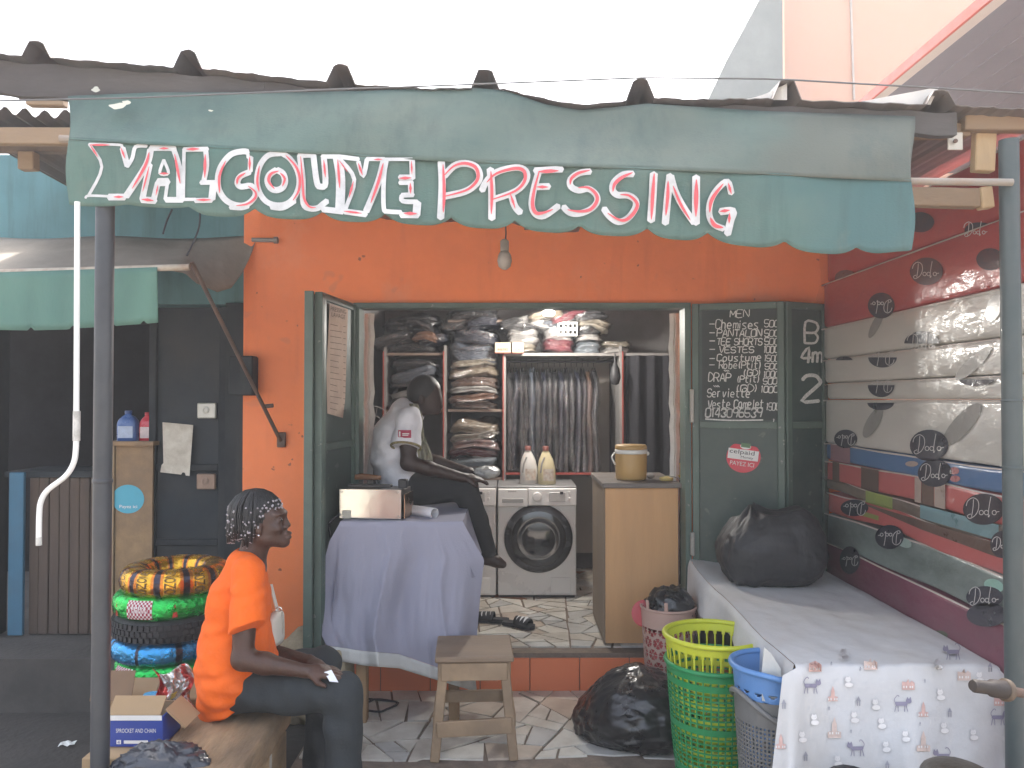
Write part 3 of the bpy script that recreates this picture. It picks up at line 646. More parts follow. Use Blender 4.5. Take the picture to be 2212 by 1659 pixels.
part(ev, 'fascia', MB().box((ex - .0, 7.4, ez + .055), (.03, 9.0, .1)), M('red_fascia', (.5, .07, .03), .5, .05))
part(ev, 'wall', MB().box((ex + 3.0, 7.4, 2.5), (.3, 9.0, 5)), SAL)
# ------------------------------------------------------------------ timber at both ends of the canopy
TB = M('pale_timber', (.3, .21, .13), .8, .25, 6, .2, 40, dirt=(.16, .12, .08), dscale=3, damt=.5, stretch=(.3, 1, 1))
TBL = M('light_timber', (.5, .36, .2), .75, .15, 6, .15, 40, stretch=(1, 1, .3))
fm = thing('timber_frame', 'rough timber frame holding the roof end by the right pole', 'frame', P(2128, 450, 2.98))
part(fm, 'beam', MB().bar(P(1960, 285, 2.97), P(2090, 283, 2.97), .05, .05, .004), TB)
part(fm, 'beam', MB().bar(P(2078, 264, 2.94), P(2300, 268, 2.94), .05, .065, .004), TB)
part(fm, 'post', MB().bar(P(2126, 284, 2.98), P(2122, 372, 2.98), .04, .075, .004, (1, 0, 0)), TBL)
part(fm, 'beam', MB().bar(P(1930, 425, 3.02), P(2112, 430, 3.02), .05, .07, .004), TB)
part(fm, 'beam_end', MB().bar(P(2113, 430, 3.01), P(2140, 427, 3.01), .045, .08, .004), TBL)
b_ = part(fm, 'bracket', MB().box(P(2063, 305, 2.93), (.055, .006, .065), ch=.002), M('zinc', (.55, .5, .42), .45, .1, 8, metal=.5))
cpart(b_, 'bolt', MB().lathe([(.008, 0), (.008, .006)], P(2063, 305, 2.92), 8, Matrix.Rotation(math.pi / 2, 3, 'X')), IRON)
fl = thing('timber_frame', 'timber beams of the neighbouring roof at the left edge', 'frame', P(70, 320, 3.9))
part(fl, 'beam', MB().bar(P(-80, 295, 3.9), P(160, 296, 3.9), .05, .08, .004), TB)
part(fl, 'beam', MB().bar(P(-80, 318, 4.1), P(160, 320, 4.1), .05, .05), DWOOD)
part(fl, 'block', MB().bar(P(62, 213, 3.6), P(142, 215, 3.6), .05, .07, .004), TB)
part(fl, 'stub_post', MB().bar(P(62, 330, 4.08), P(62, 368, 4.08), .06, .08, .004, (1, 0, 0)), TB)
m = MB().grid(lambda a, b: P(lerp(-130, 420, a), 243 + 4 * math.sin(a * 18) + (8 if a < .18 else 0), 3.85) + Vector((0, b * 1.25, -.05 * b + .02 * math.sin(a * 80))), 80, 4)  # right part is unseen, widened to keep a streak of sun off the tarp
solid(part(fl, 'roof_sheet', m, ROOF), .003)
# ------------------------------------------------------------------ left shop
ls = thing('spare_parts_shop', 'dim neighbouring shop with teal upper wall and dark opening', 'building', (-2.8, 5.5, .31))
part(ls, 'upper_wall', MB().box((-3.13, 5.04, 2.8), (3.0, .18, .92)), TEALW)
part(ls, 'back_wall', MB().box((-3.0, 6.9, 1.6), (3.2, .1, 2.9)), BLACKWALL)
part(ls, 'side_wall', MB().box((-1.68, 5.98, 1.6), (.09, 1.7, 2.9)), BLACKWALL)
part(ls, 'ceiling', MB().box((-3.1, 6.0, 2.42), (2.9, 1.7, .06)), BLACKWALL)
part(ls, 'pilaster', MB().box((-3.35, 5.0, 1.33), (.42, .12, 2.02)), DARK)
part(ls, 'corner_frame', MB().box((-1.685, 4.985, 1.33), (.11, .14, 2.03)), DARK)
# wares deep inside, hardly visible
for k in range(0):
    u, v = rnd.uniform(40, 310), rnd.uniform(740, 930); p = P(u, v, 6.7)
    m = MB().lathe([(.05, 0), (.06, .015), (.06, .03), (.05, .045)], p, 14, Matrix.Rotation(math.pi / 2, 3, 'X'))
    solo('hanging_ware', m, M('dim_ware%d' % (k % 3), [(.035, .035, .04), (.05, .045, .04), (.03, .03, .04)][k % 3], .4, .2), 'small round part hanging on the back wall of the dim left shop', 'spare part', 50, group='parts on the back wall of the left shop')
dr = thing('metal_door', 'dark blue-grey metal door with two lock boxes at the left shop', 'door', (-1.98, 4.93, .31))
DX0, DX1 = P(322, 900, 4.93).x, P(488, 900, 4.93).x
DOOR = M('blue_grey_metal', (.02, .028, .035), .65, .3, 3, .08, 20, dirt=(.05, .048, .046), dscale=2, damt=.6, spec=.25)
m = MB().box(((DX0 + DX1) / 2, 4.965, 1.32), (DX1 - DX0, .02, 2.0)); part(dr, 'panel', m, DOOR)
m = MB()
for xx in (DX0 + .022, DX1 - .022): m.box((xx, 4.94, 1.32), (.044, .03, 2.0), ch=.004)
part(dr, 'stile', m, DARK)
for vv in (1010, 1172, 1330): part(dr, 'rail', MB().box(((DX0 + DX1) / 2, 4.942, P(0, vv, 4.93).z), (DX1 - DX0 - .09, .026, .04), ch=.004), DARK)
pl_ = onplane((0, 4.925, 0), (0, -1, 0), 0)
for (u, v, mt) in ((447, 887, M('lock_zinc', (.42, .42, .38), .4, .15, 9, metal=.5)), (446, 1040, M('lock_rust', (.24, .17, .13), .5, .2, 9, metal=.4))):
    p = pl_(u, v); lk = part(dr, 'lock_box', MB().box(p, (.115, .022, .095), ch=.006), mt, 40)
    cpart(lk, 'keyhole_boss', MB().lathe([(.022, 0), (.022, .006), (.012, .009), (.012, .004)], p + Vector((-.004, -.011, .004)), 16, Matrix.Rotation(math.pi / 2, 3, 'X')), mt, 50)
pp = [(352, 912), (418, 918), (417, 932), (410, 1028), (402, 1027), (400, 1021), (395, 1020), (392, 1025), (347, 1020), (350, 1004), (354, 1000)]
m = MB().prism(pp[::-1], lambda a, b, d: pl_(a, b, d + .004), .002)
part(dr, 'torn_notice', m, M('old_paper', (.56, .53, .46), .9, .08, 9, dirt=(.3, .25, .19), dscale=14, damt=.5))
mb_ = thing('meter_box', 'dark meter box on the edge of the orange wall', 'box', P(525, 850, 4.86))
part(mb_, 'case', MB().box(P(526, 812, 4.84), (.145, .11, .235), ch=.008), DARK)
# counter, planks, cabinet
BP = M('brown_plank', (.1, .068, .05), .8, .25, 5, .15, 30, dirt=(.05, .04, .035), dscale=3, damt=.6, stretch=(1, 1, .2))
ct = thing('plank_counter', 'brown counter of upright planks inside the left shop', 'counter', (-2.85, 5.1, .31))
z0, z1 = .315, P(100, 1032, 5.0).z; x = P(60, 1200, 5.0).x
while x < P(232, 1200, 5.0).x:
    part(ct, 'plank', MB().box((x + .031, 5.02 + rnd.uniform(-.006, .006), (z0 + z1) / 2), (.058, .03, z1 - z0), ch=.004), BP); x += .0625
part(ct, 'counter_top', MB().box((P(140, 1030, 5.1).x, 5.2, z1 + .02), (.62, .42, .035)), DARK)
solo('blue_board', MB().box(((P(22, 1150, 4.98).x + P(56, 1150, 4.98).x) / 2, 4.97, (P(0, 1020, 4.98).z + .32) / 2), (.092, .025, P(0, 1020, 4.98).z - .32), ch=.004), M('blue_board', (.028, .115, .19), .6, .15, 5), 'upright bright blue board beside the plank counter', 'board')
CB = M('chipboard', (.28, .185, .1), .85, .25, 9, .1, 60, dirt=(.17, .12, .085), dscale=2.5, damt=.6)
cx0, cx1 = P(236, 1000, 4.9).x, P(330, 1000, 4.9).x; ctop = P(0, 962, 4.9).z
cb = thing('chipboard_cabinet', 'tall bare chipboard cabinet with a round blue sticker', 'cabinet', ((cx0 + cx1) / 2, 5.0, .31))
part(cb, 'front', MB().box(((cx0 + cx1) / 2 + .02, 4.91, (ctop + .315) / 2), (cx1 - cx0 - .04, .02, ctop - .315)), CB)
part(cb, 'edge_strip', MB().box((cx0 + .018, 4.9, (ctop + .315) / 2), (.034, .03, ctop - .315), ch=.003), M('chipboard_pale', (.36, .27, .17), .85, .15, 9))
part(cb, 'body', MB().box(((cx0 + cx1) / 2, 5.05, (ctop + .315) / 2), (cx1 - cx0, .25, ctop - .32)), DARK)
part(cb, 'top_board', MB().box(((cx0 + cx1) / 2, 5.03, ctop + .012), (cx1 - cx0 + .03, .32, .024)), CB)
f_ = onplane((0, 4.9, 0), (0, -1, 0), .003)
m = MB(); disc(m, 277, 1078, 35, 31, f_, 28); st = part(cb, 'round_sticker', m, M('sticker_blue', (.06, .34, .46), .4, .06, 6))
m = MB(); text(m, 'Payez ici', 278, 1095, 38, -9, lambda a, b: f_(a, b, .002)); cpart(st, 'lettering', m, WPRINT)
# bottles on the cabinet
def jug(p, w_, h_, col, name, label, lab):
    t = thing(name, label, 'bottle', p); R = None
    prof = [(.86, 0), (1, .03), (1, .55), (.9, .68), (.6, .8), (.32, .86), (.3, .93)]
    m = MB(); n = 20
    for r, h in prof:
        for k in range(n):
            a = 2 * math.pi * k / n; c_, s_ = math.cos(a), math.sin(a); e = .55
            m.v.append((p.x + math.copysign(abs(c_) ** e, c_) * r * w_ / 2, p.y + math.copysign(abs(s_) ** e, s_) * r * w_ * .32, p.z + h * h_))
    m.f = [(i * n + k, i * n + (k + 1) % n, (i + 1) * n + (k + 1) % n, (i + 1) * n + k) for i in range(len(prof) - 1) for k in range(n)] + [tuple((len(prof) - 1) * n + k for k in range(n))]
    part(t, 'body', m, M(name + str(col), col, .3, .05, 8, coat=.3), 50)
    part(t, 'cap', MB().lathe([(.16 * w_, .9 * h_), (.17 * w_, .91 * h_), (.17 * w_, .99 * h_), (.14 * w_, h_)], p, 14), M('cap' + str(col), [c * .8 for c in col], .4, .05), 50)
    m = MB().grid(lambda a, b: (p.x + lerp(-.36, .36, a) * w_, p.y - w_ * .325, p.z + lerp(.12, .5, b) * h_), 2, 2); part(t, 'paper_label', m, M('bottle_label' + str(lab), lab, .6, .15, 30))
    return t
jug(P(277, 962, 4.98) + Vector((0, 0, .024)), .125, .19, (.05, .11, .3), 'oil_jug', 'blue oil jug standing on the chipboard cabinet', (.35, .42, .55))
jug(P(318, 962, 5.0) + Vector((0, 0, .024)), .09, .18, (.5, .03, .05), 'oil_jug', 'red oil jug half hidden by the dark metal door', (.6, .5, .5))
# side awning
BEI = M('dusty_tarp', (.28, .245, .2), .9, .12, 2, .15, 30, dirt=(.14, .12, .1), dscale=1.5, damt=.7)
GRV = M('faded_green_canvas', (.12, .24, .19), .85, .12, 2, .12, 60, dirt=(.08, .17, .15), dscale=1.2, damt=.7, stretch=(1.4, 1, .5))
sa = thing('side_awning', 'dusty beige awning with a short faded green valance over the left shop', 'awning', (-2.4, 4.4, 2.3))
def tarp(a, b):
    u = lerp(-120, 552, a); top = 513 + 3 * math.sin(u * .02)
    low = pw(u, [-120, 330, 400, 425, 470, 500, 522, 540, 552], [590, 578, 590, 612, 631, 622, 592, 556, 521])
    v = lerp(top, low, b); y = lerp(4.93, pw(u, [-120, 400, 470, 552], [4.2, 4.2, 4.5, 4.9]), b)
    return P(u, v, y - .03 * math.sin(b * 3.1) * math.sin(u * .03))
solid(part(sa, 'canopy_cloth', MB().grid(tarp, 90, 12), BEI, 'all'), .002)
ghem = lambda u: pw(u, [-120, 0, 62, 140, 165, 225, 262, 305, 340], [715, 713, 714, 712, 709, 706, 703, 700, 697]) - 8 * max(0, 1 - min(abs(u - c) for c in (-40, 65, 155, 240, 308)) / 7)
m = MB().grid(lambda a, b: (lambda u: P(u + 2 * b, lerp(pw(u, [-120, 340], [592, 577]), ghem(u), b), 4.17 + .006 * math.sin(u * .03) * b + .003 * math.sin(u * .09 + b)))(lerp(-120, 340, a)), 120, 8)
solid(part(sa, 'valance', m, GRV, 'all'), .002)
part(sa, 'rod', MB().tube([P(-120, 592, 4.19), P(410, 577, 4.19)], .017, 12), M('cream_rod', (.5, .46, .38), .6, .15, 8, dirt=(.25, .15, .1), dscale=9, damt=.6), 60)
part(sa, 'strut', MB().tube([P(414, 566, 4.19), P(606, 952, 4.87)], .011, 8), IRON)
part(sa, 'wall_bracket', MB().box(P(608, 950, 4.885), (.05, .025, .09), ch=.004).tube([P(568, 878, 4.76), P(590, 876, 4.76)], .012, 8), IRON)
part(sa, 'rear_rod', MB().tube([P(545, 518, 4.9), P(592, 519, 4.88)], .013, 10).tube([P(592, 519, 4.88), P(600, 519, 4.88)], .02, 10), M('grey_rod', (.25, .24, .22), .6), 50)
for pts in (((372, 452), (360, 478), (352, 506)), ((432, 455), (430, 490), (415, 530), (398, 562))):
    solo('loose_cable', MB().tube(catmull([P(u, v, 4.6) for u, v in pts], 4), .005, 6), BLACK, 'loose black cable dangling under the awning at ' + ('left, the shorter' if pts[0][0] < 400 else 'right, the longer'), 'cable')
# ------------------------------------------------------------------ folding doors of the laundry
def leaf(A, B, z0, z1, root, name, mid=None, mat=GREEN, th=.03):
    A, B = Vector(A), Vector(B); d = (B - A).normalized(); n = Vector((d.y, -d.x, 0))
    if n.y > 0: n = -n
    L_ = (B - A).length; R = Matrix((d, n, Vector((0, 0, 1)))).transposed()
    mp = lambda a, z, q=0: A + d * a + n * q + Vector((0, 0, z))
    p0 = part(root, name, MB().box(mp(L_ / 2, (z0 + z1) / 2), (L_ - .01, .006, z1 - z0), R), mat)
    fr_ = MB()
    for a in (.022, L_ - .022): fr_.box(mp(a, (z0 + z1) / 2, .004), (.04, th, z1 - z0), R, .003)
    for z in [z0 + .02, z1 - .02] + ([mid] if mid else []): fr_.box(mp(L_ / 2, z, .004), (L_ - .088, th - .006, .04), R, .003)
    cpart(p0, 'leaf_frame', fr_, GREENL)
    return p0, mp, L_
A1, B1, C1 = Vector((OX1 + .005, 4.86, 0)), Vector((P(1695, 800, 4.72).x, 4.72, 0)), Vector((P(1786, 800, 4.86).x, 4.87, 0))
rd = thing('folding_door', 'green metal folding door with a chalk price list, open at right', 'door', B1)
zc = P(1600, 918, 4.8).z
p0, mp, L1 = leaf(A1, B1, .26, 2.33, rd, 'door_leaf', zc)
nn = Vector((B1 - A1)); nn = Vector((nn.y, -nn.x, 0)); f1 = onplane(A1, nn, .006)
rect_ = MB(); bb = [f1(1516, 668), f1(1688, 660), f1(1690, 908), f1(1517, 906)]; rect_.poly(bb)
part(rd, 'chalkboard', rect_, M('chalkboard', (.045, .055, .052), .8, .15, 4, dirt=(.085, .09, .088), dscale=3, damt=.4), world=True)
p2, mp2, L2 = leaf(B1, C1, .26, 2.33, rd, 'door_leaf', zc)
nn2 = Vector((C1 - B1)); nn2 = Vector((nn2.y, -nn2.x, 0)); f2 = onplane(B1, nn2, .006)
G = {'M': '0006224640', 'E': '46060040;0333', 'N': '00064046', 'C': '4536160501103041', 'h': '0600;0314243330', 'e': '023233241403011030', 'm': '0004;03142320;23344340', 'i': '1410;1516', 's': '341403312000',
     'P': '00063645443303', 'A': '002640;1232', 'T': '0646;2620', 'L': '060040', 'O': '160501103041453616', 'S': '453616050413334241301001', 'H': '0600;4640;0343', 'R': '00063645443303;2340', 'V': '062046', 'o': '140301102031332414',
     'u': '04011020313430', 't': '16112030;0434', 'b': '0600;03142433312010', '(': '26141220', ')': '06141200', 'D': '00062644422000', 'G': '45361605011030414323', 'r': '0400;031424', 'v': '041034', 'l': '1610', 'p': '0424332202;0400',
     'B': '00063645443303;3342413000', 'a': '34140301102033;3430', '0': '160501103041453616', '1': '152620', '2': '05163645440040', '3': '05163645443323;333241301001', '4': '30360242', '5': '460603334241301001', '6': '36160401103041423303', '9': '44331304051636454430', '"': '0614;1624;2634', '-': '0343', 'F': '46060 00'.replace(' ', '') + ';0333', 'W': '0610243046'}
def chalk(mb, s_, u0, v0, u1, h, fn, wd=2.1, slope=0):
    """handwriting from u0 to u1 on baseline v0, letter height h (photo units)"""
    adv = sum(.6 if c in ' il1()' else 1 for c in s_); st_ = (u1 - u0) / adv; a = u0; k = 0
    for c in s_:
        wc = st_ * (.6 if c in ' il1()' else 1)
        if c in G:
            jx, jy, hh = rnd.uniform(-.4, .4), rnd.uniform(-.7, .7), h * rnd.uniform(.93, 1.08)
            for q in G[c].split(';'):
                pts = [(a + wc * .8 * int(q[i]) / 4 + jx + int(q[i + 1]) * .25, v0 + slope * (a - u0) + jy - hh * int(q[i + 1]) / 6) for i in range(0, len(q), 2)]
                k += 1; stroke(mb, pts, wd * rnd.uniform(.8, 1.15), lambda x, y, k=k: fn(x, y, .0006 + .00004 * k), 3)
        a += wc
cm = MB(); f1c = lambda a, b, d=0: f1(a, b, d + .003)
for row in (('MEN', 1577, 685, 1620, 15), ('-', 1532, 705, 1546, 8), ('Chemises', 1546, 710, 1641, 18), ('500', 1651, 707, 1684, 15), ('-', 1532, 724, 1546, 8), ('PANTALON', 1549, 727, 1647, 15), ('500', 1651, 727, 1684, 14), ('-', 1532, 741, 1546, 8), ('TEE SHORTS', 1548, 745, 1648, 14), ('500', 1651, 745, 1684, 14),
            ('-', 1532, 759, 1546, 8), ('VESTES', 1553, 762, 1630, 13), ('1000', 1649, 762, 1682, 14), ('-', 1532, 779, 1546, 8), ('Coustume', 1549, 780, 1647, 15), ('1500', 1650, 781, 1683, 14), ('-', 1532, 792, 1546, 8), ('Robe(Ptit)', 1553, 796, 1646, 15), ('500', 1652, 798, 1684, 13), ('"', 1562, 808, 1582, 9), ('(GD)', 1606, 812, 1646, 14), ('1000', 1649, 815, 1683, 13),
            ('DRAP', 1530, 824, 1580, 17), ('(Ptit)', 1592, 826, 1643, 14), ('500', 1648, 830, 1680, 13), ('"', 1540, 842, 1562, 10), ('(GD)', 1590, 846, 1640, 15), ('1000', 1643, 848, 1682, 13), ('Serviette', 1528, 858, 1622, 17), ('Veste Complet', 1529, 881, 1652, 17), ('1500', 1655, 886, 1684, 15)):
    chalk(cm, row[0], row[1], row[2], row[3], row[4], f1c)
for k in range(3): chalk(cm, '0143096539', 1523 + .7 * k, 901 - .5 * k, 1648, 18, f1c, 2.0)
stroke(cm, [(1524, 905), (1580, 908), (1648, 907)], 3, f1c)
chalk(cm, '1', 1668, 914, 1674, 8, f1c)
part(rd, 'chalk_writing', cm, CHALK)
cm = MB()
chalk(cm, 'B', 1736, 741, 1770, 46, lambda a, b, d=0: f2(a, b, d + .002), 6); chalk(cm, '4m', 1728, 783, 1778, 32, lambda a, b, d=0: f2(a, b, d + .002), 5); chalk(cm, '2', 1730, 866, 1776, 54, lambda a, b, d=0: f2(a, b, d + .002), 7)
part(rd, 'chalk_writing', cm, CHALK)
m = MB(); ang = -.16
q = []
for k in range(40):
    t_ = 2 * math.pi * k / 40; a, b = 37 * math.cos(t_), 34 * math.sin(t_)
    if b < -26 + .15 * a: b = -26 + .15 * a
    q.append(f1(1606 + a, 987 + b, .003))
m.poly(q); st = part(rd, 'payment_sticker', m, M('sticker_red', (.6, .03, .06), .35, .05, 6))
def rot_(cx, cy, a): return lambda x, y, d=0: f1(cx + (x - cx) * math.cos(a) - (y - cy) * math.sin(a), cy + (x - cx) * math.sin(a) + (y - cy) * math.cos(a), d)
fr1 = rot_(1606, 985, .13)
m = MB(); rect(m, 1572, 971, 1638, 993, lambda a, b: fr1(a, b, .0045)); cpart(st, 'label_band', m, WPRINT)
m = MB(); text(m, 'celpaid', 1602, 978, 54, -12, lambda a, b: fr1(a, b, .006)); text(m, 'Money', 1614, 988, 27, -7, lambda a, b: fr1(a, b, .006)); cpart(st, 'lettering', m, BLACK)
m = MB(); text(m, 'PAYEZ ICI', 1605, 1002, 52, -9, lambda a, b: fr1(a, b, .006)); cpart(st, 'lettering', m, WPRINT)
m = MB(); disc(m, 1608, 964, 12, 6, lambda a, b: fr1(a, b, .0055), 14); cpart(st, 'emblem', m, WPRINT)
m = MB(); rect(m, 1598, 957, 1618, 966, lambda a, b: fr1(a, b, .007)); cpart(st, 'emblem', m, M('emblem_green', (.1, .2, .1), .5))
part(rd, 'hinge', MB().box(mp(.0, 1.72, .03), (.022, .03, .2), ch=.004), M('worn_zinc', (.4, .38, .34), .5, .2, 10, metal=.3))
part(rd, 'hinge', MB().box(mp(.0, .9, .03), (.022, .03, .14), ch=.004), _m['worn_zinc'])
# left leaves, swung out toward the street
A3, B3 = Vector((OX0 + .0, 4.87, 0)), Vector((P(692, 800, 4.32).x, 4.32, 0))
ld = thing('folding_door', 'green metal folding door swung out at left of the doorway, price sheets inside', 'door', B3)
p3, mp3, L3 = leaf(A3, B3, .26, 2.33, ld, 'door_leaf', 1.5)
part(ld, 'stile', MB().box((B3.x - .004, B3.y - .012, 1.295), (.042, .03, 2.07), ch=.003), GREENL)
B4 = Vector((P(669, 800, 4.28).x, 4.28, 0)); A4 = Vector((P(669, 800, 4.28).x - .03, 4.86, 0))
p4, mp4, L4 = leaf(A4, B4, .26, 2.33, ld, 'door_leaf', 1.5)
part(ld, 'stile', MB().box((B4.x, B4.y - .012, 1.295), (.046, .03, 2.07), ch=.003), GREENL)
nn3 = (B3 - A3); nn3 = Vector((nn3.y, -nn3.x, 0)); f3 = onplane(A3, nn3, .0); sgn = 1 if (f3(730, 800) - Vector((0, 0, 0))).x else 1
def f3b(u, v, d=0):
    p = f3(u, v); nrm = Vector((1, .12, 0)).normalized(); return p + nrm * (.02 + d)
PAP = M('price_sheet', (.5, .38, .3), .85, .1, 10, dirt=(.4, .28, .22), dscale=8, damt=.5)
m = MB().poly([f3b(a, b) for a, b in ((704, 655), (744, 668), (742, 740), (738, 862), (733, 903), (699, 893), (697, 800), (702, 700))]); ps = part(ld, 'price_sheet', solid and m, PAP)
m = MB(); text(m, 'PRESSING', 722, 670, 34, -9, lambda a, b: f3b(a, b + (a - 722) * .22, .003)); text(m, 'LAVAGE', 722, 682, 30, -9, lambda a, b: f3b(a, b + (a - 722) * .22, .003))
for k in range(15):
    v = 700 + k * 13; stroke(m, [(704, v), (rnd.uniform(718, 732), v + 4)], 1.1, lambda a, b: f3b(a, b, .003)); stroke(m, [(733, v + 5), (738, v + 6)], 1.2, lambda a, b: f3b(a, b, .003))
cpart(ps, 'lettering', m, M('faded_ink', (.1, .08, .075), .8))
# ------------------------------------------------------------------ interior: shelves and clothes
SY = 6.62
SHW = M('shelf_white', (.25, .24, .23), .6, .1, 5); SHR = M('shelf_red_edge', (.3, .05, .035), .5, .1, 6); SHB = M('shelf_brown', (.2, .15, .12), .7, .15, 5)
sh = thing('shelf_unit', 'open shelf unit with red edging full of wrapped laundry', 'shelf', (.1, 6.9, .24))
def X(u, y=SY): return P(u, 800, y).x
def Z(v, y=SY): return P(1106, v, y).z
for u in (828, 958, 1087, 1338):
    part(sh, 'upright', MB().box((X(u) + .012, SY + .3, (.26 + 2.2) / 2), (.02, .58, 1.94)), SHW)
    part(sh, 'red_edge', MB().box((X(u) + (.0 if u < 1300 else .028), SY + .004, (.9 + 2.15) / 2), (.009, .012, 1.25)), SHR)
for u0, u1, v in ((828, 956, 762), (828, 956, 885), (962, 1085, 690), (962, 1085, 884), (962, 1085, 1032), (828, 956, 1032)):
    part(sh, 'board', MB().box(((X(u0) + X(u1)) / 2 + .01, SY + .3, Z(v) - .01), (X(u1) - X(u0) - .02, .56, .02)), SHB)
part(sh, 'board', MB().box(((X(1090) + X(1490)) / 2, SY + .3, Z(762) - .012), (X(1490) - X(1090), .56, .024)), SHW)
part(sh, 'red_edge', MB().box(((X(1092) + X(1336)) / 2, SY + .0, Z(1023)), (X(1336) - X(1092), .012, .018)), SHR)
part(sh, 'hanging_rail', MB().tube([(X(1090), SY + .25, Z(778)), (X(1338), SY + .25, Z(778))], .012, 10), STEEL)
part(sh, 'back_panel', MB().box(((X(1090) + X(1338)) / 2, 7.2, (Z(770) + .4) / 2), (X(1338) - X(1090) - .03, .015, Z(770) - .4)), M('pale_panel', (.42, .40, .36), .8, .08, 2))
COL = {'navy': (.03, .035, .06), 'black': (.02, .02, .024), 'grey-blue': (.14, .17, .22), 'beige': (.42, .34, .24), 'brown': (.2, .12, .085), 'white': (.62, .6, .57), 'pink': (.42, .26, .24), 'dark red': (.25, .03, .05), 'orange-brown': (.34, .17, .1), 'pale blue': (.34, .4, .45), 'charcoal': (.06, .06, .065), 'cream': (.52, .46, .36)}
def gmat(c): return M('garment_' + c, [q * .62 for q in COL[c]], .5, .3, 12, 1.0, 34, coat=1, stretch=(.7, 1, 2.2))
def garment(cx, y, z, w_, d_, h_, c, label, tilt=0, group='wrapped laundry on the shelves'):
    m = MB(); sd_ = rnd.uniform(0, 99); n, k = 24, 9; R = Matrix.Rotation(tilt, 3, 'Y')
    for j in range(k + 1):
        ph = math.pi * j / k - math.pi / 2
        for i in range(n):
            t_ = 2 * math.pi * i / n; c_, s_ = math.cos(t_), math.sin(t_); e = .4; r = max(.02, math.cos(ph)) ** .35
            q = Vector((math.copysign(abs(c_) ** e, c_) * r * w_ / 2, math.copysign(abs(s_) ** e, s_) * r * d_ / 2, (.5 + .5 * math.copysign(abs(math.sin(ph)) ** .7, math.sin(ph))) * h_))
            nz = noise.noise(Vector((q.x * 9, q.y * 9, sd_ + j * .7))); q *= 1 + .09 * nz; q.x += .012 * math.sin(j * 2.3 + sd_); q.y += .03 * math.sin(j * 1.9 + sd_) ; q.z += .010 * nz + .5 * h_ * noise.noise(Vector((q.x * 6, q.y * 4, sd_ * 2))) - (abs(q.x) / w_) ** 2 * h_ * .9
            m.v.append(Vector((cx, y, z)) + R @ q)
    m.f = [(j * n + i, j * n + (i + 1) % n, (j + 1) * n + (i + 1) % n, (j + 1) * n + i) for j in range(k) for i in range(n)] + [tuple(range(n))[::-1], tuple(k * n + i for i in range(n))]
    g_ = solo('folded_garment', m, gmat(c), label, 'garment', 'all', group); f_ = MB(); f_.f = list(m.f); cc_ = Vector((cx, y, z + h_ / 2))
    for p in m.v: d_ = Vector(p) - cc_; f_.v.append(cc_ + d_ * 1.05 + Vector((.022 * noise.noise(Vector(p) * 21), .03 * noise.noise(Vector(p) * 17 + Vector((5, 5, 5))) - .012, .022 * noise.noise(Vector(p) * 25 + Vector((9, 1, 2))))))
    cpart(g_, 'plastic_wrap', f_, FILM()); return g_
NTH0 = ['first', 'second', 'third', 'fourth', 'fifth', 'sixth', 'seventh', 'eighth', 'ninth', 'tenth', 'eleventh', 'twelfth', 'thirteenth', 'fourteenth', 'fifteenth', 'sixteenth']
ORD = ['lowest', 'second from bottom', 'third from bottom', 'fourth from bottom', 'fifth from bottom', 'sixth from bottom', 'seventh from bottom', 'eighth from bottom']
def stack(u0, u1, vbot, specs, where):
    z = Z(vbot) + .002
    for i, (c, h) in enumerate(specs):
        w_ = (X(u1) - X(u0)) * rnd.uniform(.86, .97); garment((X(u0) + X(u1)) / 2 + rnd.uniform(-.015, .015), SY + .26 + rnd.uniform(-.04, .02), z, w_, .46, h * 1.15, c, '%s wrapped garment, %s in the pile %s' % (c, ORD[i], where), rnd.uniform(-.09, .09)); z += h
stack(966, 1080, 884, [('brown', .07), ('orange-brown', .06), ('white', .05), ('brown', .08), ('beige', .09), ('cream', .05), ('grey-blue', .14), ('navy', .12)], 'of the middle shelf')
stack(966, 1080, 1032, [('white', .09), ('pale blue', .07), ('dark red', .07), ('pink', .07), ('cream', .06), ('beige', .09)], 'of the low shelf')
stack(966, 1080, 690, [('charcoal', .06), ('black', .07)], 'atop the second column')
stack(834, 950, 885, [('charcoal', .1), ('white', .07), ('black', .08), ('grey-blue', .08), ('black', .07)], 'behind the man')
stack(834, 950, 762, [('black', .08), ('charcoal', .07), ('navy', .09), ('black', .07)], 'on the upper left shelf')
garment(X(918), SY + .05, Z(735), .2, .25, .07, 'orange-brown', 'orange-brown garment sticking out of the upper left shelf', .1)
stack(1090, 1165, 762, [('cream', .07), ('white', .07), ('white', .06), ('charcoal', .07)], 'left on the top board')
stack(1168, 1240, 762, [('dark red', .11), ('white', .1), ('charcoal', .08), ('dark red', .06)], 'amid the top board')
stack(1242, 1305, 762, [('pale blue', .1), ('white', .05), ('charcoal', .09), ('black', .06)], 'right on the top board')
stack(1300, 1366, 766, [('white', .06), ('cream', .06)], 'at the top board end')
JB = [(850, 742, 'black'), (900, 738, 'charcoal'), (935, 745, 'navy'), (860, 715, 'charcoal'), (905, 708, 'black'), (985, 712, 'charcoal'), (1040, 706, 'navy'), (1000, 695, 'black'), (1110, 712, 'charcoal'), (1150, 705, 'white'), (1200, 706, 'grey-blue'), (1245, 700, 'black'), (1280, 708, 'cream'), (1230, 690, 'dark red'), (1275, 690, 'charcoal'), (1180, 690, 'beige')]
for i, (u, v, c) in enumerate(JB):
    garment(X(u), SY + rnd.uniform(.0, .2), Z(v), rnd.uniform(.22, .34), .34, rnd.uniform(.06, .09), c, '%s wrapped garment heaped high on the shelves, %s of the heap from left' % (c, NTH0[sorted(range(len(JB)), key=lambda k: JB[k][0]).index(i)]), rnd.uniform(-.3, .3))
